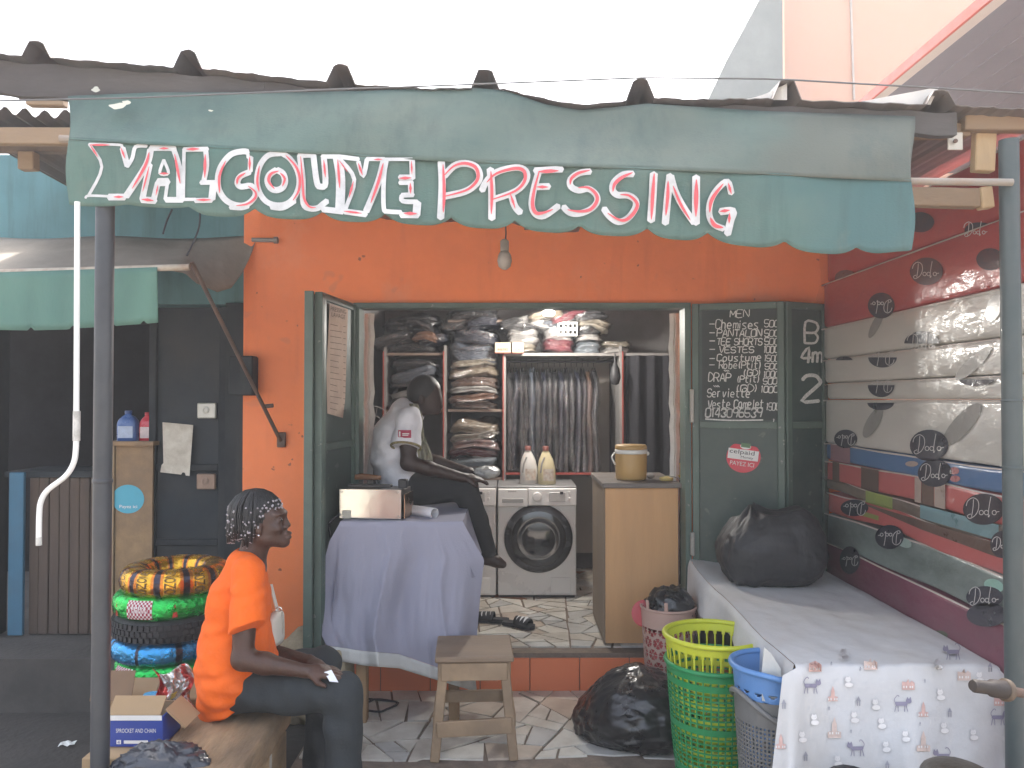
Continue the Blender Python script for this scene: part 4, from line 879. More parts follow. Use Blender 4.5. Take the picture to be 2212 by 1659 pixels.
m = MB().grid(lambda a, b: (X(lerp(1205, 1246, a)), SY - .06, Z(lerp(727, 697, b))), 32, 20, hole=lambda a, b: (a * 4) % 1 > .3 and (a * 4) % 1 < .85 and (b * 2.2) % 1 > .35 and (b * 2.2) % 1 < .9 and .05 < a < .98)
m.grid(lambda a, b: (X(1205), SY - .02 + a * .3, Z(lerp(727, 697, b))), 2, 2).grid(lambda a, b: (X(1246), SY - .02 + a * .3, Z(lerp(727, 697, b))), 2, 2)
solid(solo('small_basket', m, WHITE, 'small white slotted basket on the top board', 'basket'), .004)
for u0, u1, s_ in ((1069, 1103, '446985'), (1106, 1131, '1090')):
    y = SY - .06; bx_ = thing('small_carton', 'wider cream carton with a red number on the shelf corner' if u0 < 1100 else 'narrow cream carton beside the wider one on the shelf corner', 'box', ((X(u0, y) + X(u1, y)) / 2, y, Z(762, y)))
    c_ = part(bx_, 'carton', MB().box(((X(u0, y) + X(u1, y)) / 2, y + .04, Z(751, y)), (X(u1, y) - X(u0, y), .08, .085), ch=.003), M('cream_card', (.55, .44, .33), .8, .1, 9))
    m = MB(); fx = onplane((0, y, 0), (0, -1, 0), .002); text(m, s_, (u0 + u1) / 2, 755, (u1 - u0) * .7, -7, fx); rect(m, u0, 761, u1, 763, fx); cpart(c_, 'lettering', m, SHR)
# hanging, plastic-wrapped clothes
hang = ['black', 'navy', 'charcoal', 'black', 'grey-blue', 'black', 'navy', 'charcoal', 'black', 'navy', 'black', 'charcoal', 'navy', 'black', 'brown', 'charcoal']
HG = {c: M('hung_' + c, [max(.01, q * .45) for q in COL[c]], .4, .3, 9, 1.0, 26, coat=1, stretch=(2.2, 1, .3)) for c in set(hang)}
NTH = ['first', 'second', 'third', 'fourth', 'fifth', 'sixth', 'seventh', 'eighth', 'ninth', 'tenth', 'eleventh', 'twelfth', 'thirteenth', 'fourteenth', 'fifteenth', 'sixteenth']
for i, c in enumerate(hang):
    u = 1100 + i * 12.6; sd_ = i * 7.3; zb = Z(rnd.uniform(1012, 1030)); zt = Z(782)
    def hg(a, b):
        t_ = 2 * math.pi * a; wd = .031 * (.4 + .6 * min(1, b * 5)) * (1 + .3 * noise.noise(Vector((sd_, b * 5, a)))); dp = .24 * min(1, .2 + b * 5)
        x = X(u) + wd * math.copysign(abs(math.cos(t_)) ** .7, math.cos(t_)) + .018 * noise.noise(Vector((sd_, b * 3, math.sin(t_) * .8))) + .008 * noise.noise(Vector((a * 9, b * 9, sd_)))
        return (x, SY + .26 + dp * math.sin(t_), lerp(zt - .03, zb, b) - .05 * (1 - min(1, b * 9)) * abs(math.sin(t_)))
    t = thing('hanging_garment', '%s plastic-wrapped garment on the rail, %s from left' % (c, NTH[i]), 'garment', (X(u), SY + .26, zb), group='clothes hanging on the rail')
    part(t, 'wrapped_cloth', MB().grid(hg, 16, 22, wrap=True), HG[c], 'all')
    fm_ = MB().grid(hg, 16, 34, wrap=True); fm_.v = [(p[0] + .012 * noise.noise(Vector(p) * 30) + (p[0] - X(u)) * .25, p[1] + (p[1] - SY - .26) * .06 + .012 * noise.noise(Vector(p) * 26 + Vector((3, 3, 3))), p[2] - .01) for p in fm_.v]
    part(t, 'plastic_cover', fm_, FILM('hung_film', .2, .1, 30, 1.0))
    part(t, 'hanger_hook', MB().tube([(X(u), SY + .26, zt - .03), (X(u), SY + .26, zt + .0), (X(u), SY + .245, zt + .035)], .003, 6), STEEL)
# dark bag and curtain at right, plus an added sheet painting the black shade
m = MB().lathe([(.01, 0), (.03, .01), (.045, .06), (.035, .13), (.012, .18), (.004, .26)], (X(1328, 6.5), 6.48, Z(832, 6.5)), 12)
solo('hanging_bag', m, M('dim_bag', (.03, .03, .033), .6, .1), 'small dark bag hanging from the shelf end', 'bag', 50)
m = MB().grid(lambda a, b: (P(lerp(1452, 1500, a), 800, 5.7).x, 5.7 + .03 * math.sin(a * 14), lerp(Z(690, 5.7), Z(955, 5.7), b)), 24, 6)
solid(solo('curtain', m, M('brown_curtain', (.24, .14, .09), .9, .15, 5), 'brown curtain hanging at the right inside the doorway', 'curtain', 'all'), .003)
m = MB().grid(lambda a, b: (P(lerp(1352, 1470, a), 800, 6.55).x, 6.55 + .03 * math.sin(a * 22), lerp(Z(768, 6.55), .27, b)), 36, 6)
solid(solo('curtain', m, M('shade_sheet', (.016, .016, .02), .9, .15, 5), 'dark sheet added as shade behind the counter beside the shelf unit', 'curtain', 'all'), .003)
# plastic fan behind the left jamb
fp = P(800, 930, 6.2); t = thing('fan', 'pale standing fan with round grille behind the man', 'fan', (fp.x, fp.y, .24))
m = MB()
for r in (.05, .12, .19): m.tube([fp + Vector((r * math.cos(k * .2618), 0, r * math.sin(k * .2618))) for k in range(25)], .003, 5)
for k in range(16): m.tube([fp + Vector((.03 * math.cos(k * .393), -.01, .03 * math.sin(k * .393))), fp + Vector((.19 * math.cos(k * .393 + .5), 0, .19 * math.sin(k * .393 + .5)))], .002, 4)
FANM = M('fan_plastic', (.35, .33, .31), .5, .05); part(t, 'grille', m, FANM)
part(t, 'stand', MB().tube([(fp.x, fp.y + .03, .245), (fp.x, fp.y + .03, fp.z)], .014, 8).lathe([(.15, 0), (.15, .015), (.03, .03)], (fp.x, fp.y + .03, .241), 20), FANM)
# ------------------------------------------------------------------ washing machines
WY = 6.18
SILV = M('silver_panel', (.76, .74, .71), .32, .04, 3, metal=.1); SILW = M('control_panel', (.82, .81, .78), .4, .03, 3); DGL = M('door_glass', (.02, .021, .023), .08, .1, 4, coat=1); RING = M('door_ring', (.035, .036, .04), .25, .05)
def washer(loc, name, label):
    t = thing(name, label, 'washing machine', loc, group='washing machines'); W_, H_ = .598, .85; q = dict(world=False)
    part(t, 'body', MB().box((0, .3, .43), (W_, .56, .82), ch=.006), SILV, **q)
    part(t, 'top_panel', MB().box((0, .29, .8455), (W_ + .004, .585, .012), ch=.003), M('washer_top', (.25, .25, .25), .4), **q)
    cp_ = part(t, 'control_panel', MB().box((.115, -.001, .772), (.368, .05, .13), ch=.006), SILW, **q)
    dw = part(t, 'detergent_drawer', MB().box((-.185, -.003, .766), (.225, .05, .136), ch=.006), SILW, **q)
    rot = Matrix.Rotation(math.pi / 2, 3, 'X')
    def sub_(par, nm, m, mt, sm=False): o = bpy.data.objects.new(nm, m.mesh(nm, mt, sm)); C.objects.link(o); o.parent = par; return o
    sub_(dw, 'drawer_grip', MB().box((-.185, -.0295, .745), (.16, .006, .03), ch=.002), M('grip_grey', (.36, .355, .34), .4))
    sub_(cp_, 'dial', MB().lathe([(.036, .0), (.036, .012), (.031, .026), (.001, .028)], (.0, -.026, .775), 24, rot), SILV, 50)
    sub_(cp_, 'display', MB().box((.152, -.0265, .772), (.125, .004, .07), ch=.002), M('grip_grey2', (.5, .49, .47), .3))
    sub_(cp_, 'display', MB().box((.185, -.029, .803), (.024, .004, .02)), BLACK)
    for zz in (.805, .76): sub_(cp_, 'button', MB().box((.243, -.0265, zz), (.018, .005, .022), ch=.002), SILV)
    m = MB(); fn = lambda a, b: (a, -.0292, b); text(m, 'SAMSUNG', -.19, .815, .062, .009, fn); sub_(dw, 'lettering', m, BLACK)
    d_ = part(t, 'door', MB().lathe([(.262, 0), (.262, .014), (.256, .034), (.24, .046), (.222, .05), (.21, .05), (.001, .05)], (.01, .02, .455), 56, rot), RING, 60, **q)
    sub_(d_, 'door_trim', MB().lathe([(.262, -.002), (.272, -.002), (.27, .012), (.262, .014)], (.01, .02, .455), 56, rot, close=True), SILV, 60)
    sub_(d_, 'door_glass', MB().lathe([(.21, .0505), (.17, .058), (.15, .059), (.135, .054), (.12, .056), (.06, .064), (.001, .066)], (.01, .02, .455), 48, rot), DGL, 60)
    part(t, 'filter_flap', MB().box((.18, .018, .095), (.15, .008, .12), ch=.003), SILW, **q)
    part(t, 'plinth', MB().box((0, .31, .012), (W_ - .02, .53, .022)), M('plinth', (.06, .06, .06), .6), **q)
    return t
wm = washer(((-.109 + .491) / 2, WY, .245), 'washing_machine', 'silver front-loading washing machine with large dark round door, two bottles on top')
w2 = copy_tree(wm); w2.location = ((-.72 + -.122) / 2, WY, .245); w2['label'] = 'silver washing machine half hidden behind the man and the ironing table'
BTL = M('milky_plastic', (.62, .6, .56), .4, .05, 5, sub=0); BTB = M('yellowish_plastic', (.6, .53, .33), .4, .05, 5)
for k, (u, mt, lab) in enumerate(((1143, BTL, 'grey-white detergent bottle with red cap on the washing machine, left one'), (1181, BTB, 'yellowish detergent bottle with red cap on the washing machine, right one'))):
    p = Vector((X(u, 6.35), 6.35 - .03 * k, 1.098)); t = thing('detergent_bottle', lab, 'bottle', p, group='bottles on the washing machine')
    prof = [(.9, 0), (1, .02), (1, .3), (.96, .5), (.8, .72), (.5, .9), (.3, 1.0)]
    m = MB(); n = 20
    for r, h in prof:
        for i in range(n):
            a = 2 * math.pi * i / n; m.v.append((p.x + .07 * r * math.cos(a) - .01 * h, p.y + .045 * r * math.sin(a), p.z + h * .26))
    m.f = [(i * n + j, i * n + (j + 1) % n, (i + 1) * n + (j + 1) % n, (i + 1) * n + j) for i in range(len(prof) - 1) for j in range(n)] + [tuple((len(prof) - 1) * n + j for j in range(n))]
    part(t, 'body', m, BTL if k == 0 else BTB, 60)
    part(t, 'cap', MB().lathe([(.024, 0), (.024, .03), (.018, .036)], p + Vector((-.01, 0, .26)), 14), M('red_cap', (.2, .07, .055), .5), 50)
    lb_ = part(t, 'paper_label', MB().grid(lambda a, b: (p.x + lerp(-.03, .05, a), p.y - .0462 * math.sqrt(max(0, 1 - (lerp(-.03, .05, a) / .0705) ** 2)) - .002, p.z + lerp(.03, .12, b)), 8, 2), M('detergent_label', (.5, .4, .32), .6, .3, 40, dirt=(.6, .58, .52), dscale=30, damt=.9))
    part(t, 'handle_groove', MB().tube([p + Vector((-.05, -.035, .09)), p + Vector((-.042, -.037, .16)), p + Vector((-.02, -.03, .21))], .007, 6), M('groove', (.3, .29, .27), .6))
# ------------------------------------------------------------------ wooden counter in the doorway
PLY = M('plywood', (.64, .37, .17), .6, .13, 3, .05, 30, dirt=(.5, .28, .13), dscale=2, damt=.5, stretch=(1.5, 1, .16))
kx0, kx1, ky = P(1308, 1200, 4.99).x, 1.02, 4.99
co = thing('plywood_counter', 'orange-brown plywood counter just inside the doorway', 'counter', ((kx0 + kx1) / 2, 5.3, .25))
part(co, 'front_panel', MB().box(((kx0 + kx1) / 2, ky + .01, .74), (kx1 - kx0, .02, .95)), PLY)
part(co, 'side_panel', MB().box((kx0 - .001, ky + .36, .74), (.018, .67, .95)), M('plywood_grey', (.26, .2, .14), .7, .15, 3, stretch=(1, 1.5, .2)))
part(co, 'side_panel', MB().box((kx1 - .01, ky + .36, .74), (.018, .67, .95)), _m['plywood_grey'])
part(co, 'top', MB().box(((kx0 + kx1) / 2, ky + .34, 1.23), (kx1 - kx0 + .04, .74, .03), ch=.004), M('grey_laminate', (.16, .14, .125), .5, .1, 5))
part(co, 'packing_strip', MB().box(((kx0 + kx1) / 2 + .02, ky - .012, .257), (.3, .06, .012)), M('card_scrap', (.45, .45, .43), .8, .2, 20))
KZt = 1.246
p = Vector((P(1363, 1000, 5.2).x, 5.2, KZt)); JUG = M('mustard_plastic', (.5, .32, .12), .5, .07, 5, .04, 20)
t = thing('cooler_jug', 'mustard yellow insulated water cooler with a white band on the counter', 'cooler', p)
part(t, 'body', MB().lathe([(.09, 0), (.098, .01), (.1, .08), (.101, .165)], p, 32), JUG, 60)
part(t, 'band', MB().lathe([(.101, .166), (.103, .168), (.103, .19), (.1, .192)], p, 32), WHITE, 60)
part(t, 'lid', MB().lathe([(.1, .193), (.102, .2), (.1, .215), (.094, .222), (.001, .224)], p, 32), JUG, 60)
part(t, 'handle', MB().tube(catmull([p + Vector((-.104, 0, .17)), p + Vector((-.125, -.02, .145)), p + Vector((-.112, -.035, .11)), p + Vector((-.104, -.02, .1))], 5), .006, 8), WHITE, 60)
part(t, 'handle_pivot', MB().sphere(p + Vector((.105, 0, .165)), .014, 10, 6), WHITE, 60)
YEL = M('yellow_plastic', (.62, .5, .05), .4, .06, 5)
p = P(1478, 1033, 5.15); solo('yellow_bowl', MB().lathe([(.02, .0), (.045, .01), (.058, .045), (.06, .05), (.055, .045), (.043, .014), (.001, .006)], Vector((p.x, 5.15, KZt + .062)), 24, Matrix.Rotation(1.5, 3, 'X')), YEL, 'yellow plastic bowl standing on edge on the counter', 'bowl', 60)
p = Vector((P(1440, 1045, 5.12).x, 5.12, KZt)); t = thing('yellow_dish', 'shallow yellow dish with a fork lying across it on the counter', 'dish', p)
part(t, 'dish', MB().lathe([(.04, .0), (.045, .004), (.046, .02), (.043, .022), (.001, .018)], p, 24), M('pale_yellow', (.55, .43, .16), .5), 60)
part(t, 'fork', MB().tube([p + Vector((-.07, -.03, .027)), p + Vector((0, -.02, .032)), p + Vector((.04, -.03, .026)), p + Vector((.08, -.06, .01))], .0035, 6), STEELBRIGHT)
p = Vector((P(1405, 1040, 5.25).x, 5.25, KZt)); solo('crumpled_paper', MB().sphere(p + Vector((0, 0, .018)), (.03, .03, .018), 9, 6), M('crumple', (.3, .28, .26), .8), 'small crumpled paper on the counter by the cooler', 'paper')
# ------------------------------------------------------------------ mattresses stacked at right
PLX = 1.85
fM = onplane((PLX, 0, 0), (-1, 0, 0), .004)
def plastic(nm, col, var=.08, rough=.42, coat=.25): return M(nm, col, rough, var, 2.2, .35, 9, coat=coat, stretch=(1, .6, 1.6))
MW = plastic('white_ticking', (.56, .54, .49)); MR = plastic('red_ticking', (.42, .055, .05)); MBL = plastic('blue_ticking', (.08, .17, .33)); MR2 = plastic('coral_ticking', (.5, .12, .11)); MT = plastic('teal_brown_ticking', (.17, .13, .1), .5); MG = plastic('grey_leaf_ticking', (.2, .24, .22), .5); MM = plastic('plum_ticking', (.2, .055, .085), .2)
PIPE = M('piping', (.55, .48, .42), .5, .1)
OVAL = M('oval_print', (.025, .025, .04), .35, .05, 8, coat=.5); SCR = M('script_print', (.6, .58, .56), .5, .05)
def script(mb, cx, cy, s_, k):
    q = [[(.1, .02), (.08, .4), (.03, .78)], [(-.16, .3), (-.1, .08), (.08, -.06), (.26, .08), (.28, .42), (.16, .72), (-.04, .86), (-.12, .74), (0, .66)]]
    for c in (.38, .56, .84): q.append([(c + .075 * math.cos(t), .6 + .1 * math.sin(t)) for t in [i * .7854 for i in range(9)]])
    q += [[(.72, -.1), (.65, .4), (.63, .8), (.68, .7)], [(.9, .58), (1.02, .55)]]
    for p in q: k += 1; stroke(mb, [(cx + (a - .45) * s_, cy + (b - .45) * s_ * .8) for a, b in p], 1.5, lambda a, b, k=k: fM(a, b, .003 + .00003 * k), 3)
def mattress(z0, z1, y0, y1, mat, label, wav=0, dx=0, ovals=(), prints=(), blob_=()):
    m = MB(); h = (z1 - z0) / 2; e = min(.02, h * .45); cs = []
    for sx, sz, a0 in ((1, 1, 0), (-1, 1, 1), (-1, -1, 2), (1, -1, 3)):
        for k in range(4):
            a = (a0 + k / 3) * math.pi / 2; cs.append((.475 * sx - e * sx + e * math.cos(a), (h - e) * sz + e * math.sin(a)))
    n = len(cs); ns = 28; s0 = rnd.uniform(0, 9)
    def wz(y): return wav * (math.sin(y * 3.1 + s0 * .3) + .5 * math.sin(y * 7 + s0))
    for j in range(ns + 1):
        y = lerp(y0, y1, j / ns); tp = 1 if 0 < j < ns else .93
        for x, z in cs: m.v.append((PLX + .475 + dx + x * tp + .004 * noise.noise(Vector((y * 5, z * 20, s0))), y, (z0 + z1) / 2 + z * tp + wz(y)))
    m.f = [(j * n + i, j * n + (i + 1) % n, (j + 1) * n + (i + 1) % n, (j + 1) * n + i) for j in range(ns) for i in range(n)] + [tuple(range(n)), tuple(ns * n + i for i in range(n))[::-1]]
    t = thing('mattress', label, 'mattress', (PLX + .475, (y0 + y1) / 2, z0), group='wrapped foam mattresses in the stack')
    part(t, 'wrapped_foam', m, mat, 'all')
    if h > .03: part(t, 'piping', MB().tube([(PLX + dx + .008, lerp(y0 + .02, y1 - .02, k / 24), z1 - .006 + wz(lerp(y0 + .02, y1 - .02, k / 24))) for k in range(25)], .005, 6), PIPE, 'all')
    def wrap(a, b):
        y = lerp(y0 - .01, y1 + .01, a); z = lerp(z0 + .004, z1 - .004, b); w_ = noise.fractal(Vector((y * 5, z * 14, s0 * 3)), 1, 2, 4)
        return (PLX + dx - .009 - .010 * w_ - .006 * abs(math.sin(y * 13 + z * 30 + s0)), y, z + wz(y) + .004 * noise.noise(Vector((y * 9, z * 9, s0))))
    part(t, 'plastic_wrap', MB().grid(wrap, 90, max(4, int(h * 60))), FILM('mattress_film', .05, .2, 7, .7), 'all')
    for pr in prints:
        pm = MB(); col, q = pr; pm.poly([fM(a, b, -dx + .001) for a, b in q]); part(t, 'print', pm, M('print_' + str(col), col, .35, .15, 8, coat=.5))
    for col, cx, cy, ra, rb, ro in blob_:
        pm = MB(); disc(pm, cx, cy, ra, rb, lambda a, b: fM(a, b, -dx + .0015), 20, ro); part(t, 'print', pm, M('print_' + str(col), col, .35, .15, 8, coat=.5))
    for ov in ovals:
        cx, cy, ra, rb = ov[:4]; f0, f1_ = ov[4] if len(ov) > 4 and isinstance(ov[4], tuple) else (0, 1)
        om = MB(); disc(om, cx, cy, ra, rb, lambda a, b: fM(a, b, -dx + .002), 26, 0, f0, f1_); o = part(t, 'oval_print', om, OVAL)
        if ov[-1] != 'n':
            sm = MB(); script(sm, cx, cy, ra * 1.35 * (-1 if (ra < 27 or cx in (1906, 1924, 1848, 1838, 1909)) else 1), 0); cpart(o, 'lettering', sm, SCR)
def zM(v): return P(2160, v, 3.07).z
E = 4.85
def poly4(u0, u1, vf, dv): return [(u0, vf(u0)), (u1, vf(u1)), (u1, vf(u1) + dv(u1)), (u0, vf(u0) + dv(u0))]
def line(z): return lambda u: CV + 32.5 - (z - EYE) * F / (PLX * F / (u - CU))
mattress(2.45, 2.715, 2.8, 4.84, MR, 'red wrapped mattress at the very top of the stack', dx=.012, ovals=((1825, 600, 24, 17, 'n'), (2112, 497, 32, 17), (1985, 480, 30, 22, 'n')))
mattress(zM(622) + .003, 2.445, 2.8, 4.86, MR, 'red wrapped mattress lying right on the white ones', ovals=((1906, 660, 29, 28), (2004, 586, 36, 30), (2142, 560, 30, 24, 'n')))
LG = (.3, .29, .265)
mattress(zM(729) + .003, zM(622), 2.78, E + .02, MW, 'white wrapped mattress, uppermost of the four white ones', ovals=((1994, 742, 38, 26, (.5, 1)), (1826, 778, 18, 8, (.5, 1), 'n')), blob_=((LG, 1895, 700, 34, 9, -1.1), (LG, 2150, 665, 30, 16, -1.2)))
mattress(zM(810) + .003, zM(729), 2.8, E, MW, 'white wrapped mattress, second of the four white ones', ovals=((1909, 772, 31, 22, (0, .5)),), blob_=((LG, 2105, 785, 52, 14, -.75),))
mattress(zM(864) + .003, zM(810), 2.82, E - .03, MW, 'thin white wrapped mattress, third of the four white ones', ovals=((1906, 832, 29, 26, (0, .5)), (2113, 820, 38, 14, (0, .5), 'n')))
mattress(zM(1011) + .003, zM(864), 2.78, E, MW, 'thick white wrapped mattress, lowest of the four white ones', ovals=((1905, 870, 29, 16, (0, .5), 'n'), (1829, 948, 25, 20), (2010, 962, 42, 34)), blob_=((LG, 1888, 912, 38, 14, -1.05), (LG, 2080, 918, 60, 20, -.85)))
pk = (.5, .2, .2); br = (.13, .08, .06); lt = (.42, .33, .28)
b1, b2 = line(zM(1011)), line(zM(1067)); hh = lambda za, zb: (lambda u: (line(zb)(u) - line(za)(u)) * .94)
mattress(zM(1067) + .002, zM(1011), 2.8, E - .01, MBL, 'blue wrapped mattress below the white ones', .004, ovals=((2022, 1022, 37, 30),), prints=(((.3, .16, .18), poly4(1796, 1838, b1, hh(zM(1011), zM(1067)))),), blob_=((pk, 2064, 1017, 11, 8, 0), (pk, 2066, 1034, 11, 7, 0), (lt, 1972, 1002, 14, 6, 0)))
b3 = line(zM(1067)); h3 = hh(zM(1067), zM(1135))
mattress(zM(1135) + .002, zM(1067), 2.82, E - .02, MR2, 'coral and brown patterned mattress under the blue one', .006, ovals=((2128, 1100, 45, 34),), prints=((br, poly4(1862, 1900, b3, h3)), (lt, poly4(1978, 1992, b3, h3)), (br, poly4(1993, 2020, b3, h3)), (lt, poly4(2021, 2044, b3, h3)), (br, poly4(1800, 1815, b3, h3))))
b4 = line(zM(1135)); h4 = hh(zM(1135), zM(1172))
mattress(zM(1172) + .002, zM(1135), 2.8, E - .01, MT, 'thin brown and green striped mattress in the middle of the stack', .012, ovals=((1848, 1097, 30, 18),), prints=(((.28, .34, .08), poly4(1872, 1930, b4, h4)), ((.16, .27, .29), poly4(1990, 2160, b4, h4))))
b5 = line(zM(1172)); h5 = hh(zM(1172), zM(1240))
mattress(zM(1240) + .002, zM(1172), 2.8, E - .04, MR2, 'red and brown wavy mattress above the grey leafy one', .014, ovals=((2172, 1176, 30, 30),), prints=((br, [(1850, b5(1850) + 2), (2160, b5(2160) + 4), (2160, b5(2160) + 34), (1990, b5(1990) + 22)]), ((.28, .3, .08), poly4(1850, 1900, lambda u: b5(u) + 20, lambda u: 10))))
mattress(zM(1345) + .002, zM(1240), 2.8, E - .01, MG, 'grey-green leaf patterned mattress near the bottom of the stack', .008, ovals=((1924, 1160, 31, 26), (2130, 1290, 40, 24)), blob_=(((.36, .46, .41), 1955, 1172, 18, 10, .4), ((.3, .5, .42), 2150, 1265, 22, 14, .3)))
m_ = mattress(.5, zM(1345), 2.82, E, MM, 'plum coloured wrapped mattress just above the table', .004, ovals=((1838, 1210, 22, 30), (2135, 1328, 44, 26, 'n')), blob_=(((.08, .1, .05), 2030, 1372, 20, 10, 0),))
mattress(.26, .495, 2.82, E - .02, MM, 'plum coloured mattress hidden at the foot of the stack behind the table', .003)
solo('pallet', MB().box((2.32, 3.78, .19), (.95, 1.9, .02)).box((1.95, 3.78, .09), (.1, 1.9, .18)).box((2.32, 3.78, .09), (.1, 1.9, .18)).box((2.7, 3.78, .09), (.1, 1.9, .18)).box((2.32, 3.78, .23), (.94, 1.88, .05)), WOOD, 'wooden pallet under the mattress stack', 'pallet')
# folds of clear wrap catching light
# ------------------------------------------------------------------ table with the cat-print cloth
tz = .75
tb = thing('side_table', 'wooden trestle table hidden under the cat-print cloth', 'table', (1.46, 3.97, 0))
part(tb, 'table_top', MB().box((1.46, 3.97, tz - .025), (.72, 1.7, .03)), WOOD)
for xx in (1.16, 1.78):
    for yy in (3.18, 4.74): part(tb, 'leg', MB().box((xx, yy, (tz - .04) / 2), (.05, .05, tz - .042), ch=.004), WOOD)
CL = M('print_cloth', (.62, .62, .62), .8, .06, 3, .35, 9, dirt=(.54, .52, .49), dscale=2.5, damt=.7)
ycl = 3.075; vE = 862 + (EYE - tz) * F / ycl
def yd(u, v):
    t = max(0, min(1.3, (v - vE) / 230)); return ycl - .012 * min(1, t * 6) - .045 * t - .030 * t * math.sin((u - 1690) * .021 + 1.2 + .4 * t) - .014 * t * math.sin((u - 1690) * .047 + t) - .04 * t * math.exp(-((u - 1712) / 20) ** 2) + .02 * t * math.exp(-((u - 1745) / 14) ** 2)
tc = thing('tablecloth', 'white cloth printed with cats and houses on the table at right', 'tablecloth', (1.46, 3.97, tz))
def ctop(a, b):
    y = lerp(4.84, ycl + .02, b); x = lerp(1.068 + .01 * math.sin(y * 5), 1.842, a); z = tz + .006 + .003 * noise.noise(Vector((x * 22, y * 7, 0))) + .006 * noise.noise(Vector((x * 7, y * 3, 0)))
    z += .055 * max(0, 1 - a * 1.6) * max(0, (y - 4.3) / .54) ** 1.5
    if a > .96: z -= .006
    return (x, y, z)
nx = 36
m = MB().grid(ctop, nx, 40)
def fdr(a, b):
    if b < .12:
        t = b / .12; x0, y0_, z0_ = ctop(a, 1); an = t * math.pi / 2; return (x0, y0_ - .02 * math.sin(an), z0_ - .012 * (1 - math.cos(an)))
    u = lerp(1692, 2172, a); t = (b - .12) / .88; v = lerp(vE + 7, 1850, t); u -= (1 - a) * 32 * min(1, t * 1.4); return P(u, v, yd(u, v))
m.grid(fdr, 70, 26); ftop = part(tc, 'cloth', m, CL, 'all')
def ldr(a, b):
    y = lerp(4.84, ycl + .02, a); x0, y0_, z0_ = ctop(0, a)
    L_ = pw(y, [3.09, 3.2, 3.5, 4.2, 4.6, 4.84], [.5, .22, .13, .15, .2, .26]); t = b
    return (x0 - .012 * math.sin(min(1, t * 5) * 1.57) - .03 * t * (1 + math.sin(y * 9)) * .6, y, z0_ - L_ * t - .003)
m = MB().grid(ldr, 60, 10); part(tc, 'side_flap', m, CL, 'all')
m = MB().grid(lambda a, b: (lerp(1.07, 1.0, b) + .02 * math.sin(a * 9) * b, lerp(4.45, 4.86, a), lerp(.66, .44, b) + .02 * math.sin(a * 12)), 16, 6)
part(tc, 'pink_underlayer', m, M('pink_cloth', (.5, .4, .38), .85, .08), 'all')
CATP = M('cat_print', (.27, .25, .33), .8); SALP = M('salmon_print', (.64, .42, .37), .8, .15, 30); PEAP = M('peach_print', (.63, .5, .44), .8, .15, 30); GRYP = M('grey_print', (.34, .34, .38), .8); WHP = M('white_cat_print', (.76, .74, .72), .8); WHO = M('white_cat_outline', (.54, .52, .52), .8)
def D6(zx, zy): return (2400 + zx / 2.079) / 1.4756, (1650 + zy / 2.079) / 1.4756
def fcl(u, v, d=0):
    if v > vE + 8: return P(u, v, yd(u, v) - .0045 - d)
    y = (EYE - tz - .012) * F / max(1, (v - 862)); return P(u, v, min(y, 4.8))
_k = [0]
def nxt(): _k[0] += 1; return (_k[0] % 40) * .00004
def cat(m, cx, cy, s_, fl=1):
    d = nxt(); f_ = lambda a, b: fcl(cx + a * s_ * fl, cy + b * s_, d)
    m.poly([f_(*q) for q in ((-16, -6), (14, -6), (17, 0), (14, 5), (-14, 5), (-18, 0))]); disc(m, 0, 0, 1, 1, lambda a, b: f_(20 + a * 8, -8 + b * 7), 12)
    for q in ((13, -12, 16, -20, 19, -14), (21, -14, 25, -20, 27, -11)): m.poly([f_(q[0], q[1]), f_(q[2], q[3]), f_(q[4], q[5])])
    for x0, x1 in ((-15, -19), (-10, -9), (9, 8), (13, 17)): stroke(m, [(x0, 4), (x1, 21)], 2, f_)
    stroke(m, [(-17, -3), (-20, -12), (-14, -22), (-9, -24), (-7, -20)], 1.8, f_)
def house(m, cx, cy, s_, tall):
    d = nxt(); f_ = lambda a, b: fcl(cx + a * s_, cy + b * s_, d)
    if tall: m.poly([f_(*q) for q in ((-7, 25), (7, 25), (6, -8), (0, -26), (-6, -8))]); m.poly([f_(*q) for q in ((-17, 27), (17, 27), (17, 12), (7.2, 9), (7.2, 24), (-7.2, 24), (-7.2, 9), (-17, 12))])
    else: m.poly([f_(*q) for q in ((-17, 15), (17, 15), (17, -4), (9, -10), (3, -4), (0, -15), (-6, -6), (-17, -8))])
def windows(m, cx, cy, s_):
    d = nxt() + .002; f_ = lambda a, b: fcl(cx + a * s_, cy + b * s_, d)
    for a in (-12, -5, 5, 11): rect(m, a - 1.7, 4, a + 1.7, 10, f_)
def wcat(m, mo, cx, cy, s_):
    d = nxt(); f_ = lambda a, b: fcl(cx + a * s_, cy + b * s_, d + .001); g_ = lambda a, b: fcl(cx + a * s_, cy + b * s_, d)
    for mm, e, ff in ((mo, 1.0, g_), (m, 0, f_)):
        disc(mm, 0, 0, 1, 1, lambda a, b: ff(a * (9 + e), -8 + b * (8 + e)), 14); disc(mm, 0, 0, 1, 1, lambda a, b: ff(3 + a * (13 + e), 6 + b * (8 + e)), 14) if 0 else mm.poly([ff(3 + (13 + e) * math.cos(t), 8.4 + (8 + e) * math.sin(t)) for t in [i * .52 for i in range(12)]])
        mm.poly([ff(-7 - e, -13), ff(-5, -19 - e), ff(-2, -14)]); mm.poly([ff(2, -14), ff(6, -19 - e), ff(8 + e, -12)])
    for a in (-3.5, 3.5): disc(mo, 0, 0, 1, 1, lambda x, y: fcl(cx + (a + x * 1.2) * s_, cy + (-8 + y) * s_, d + .002), 6)
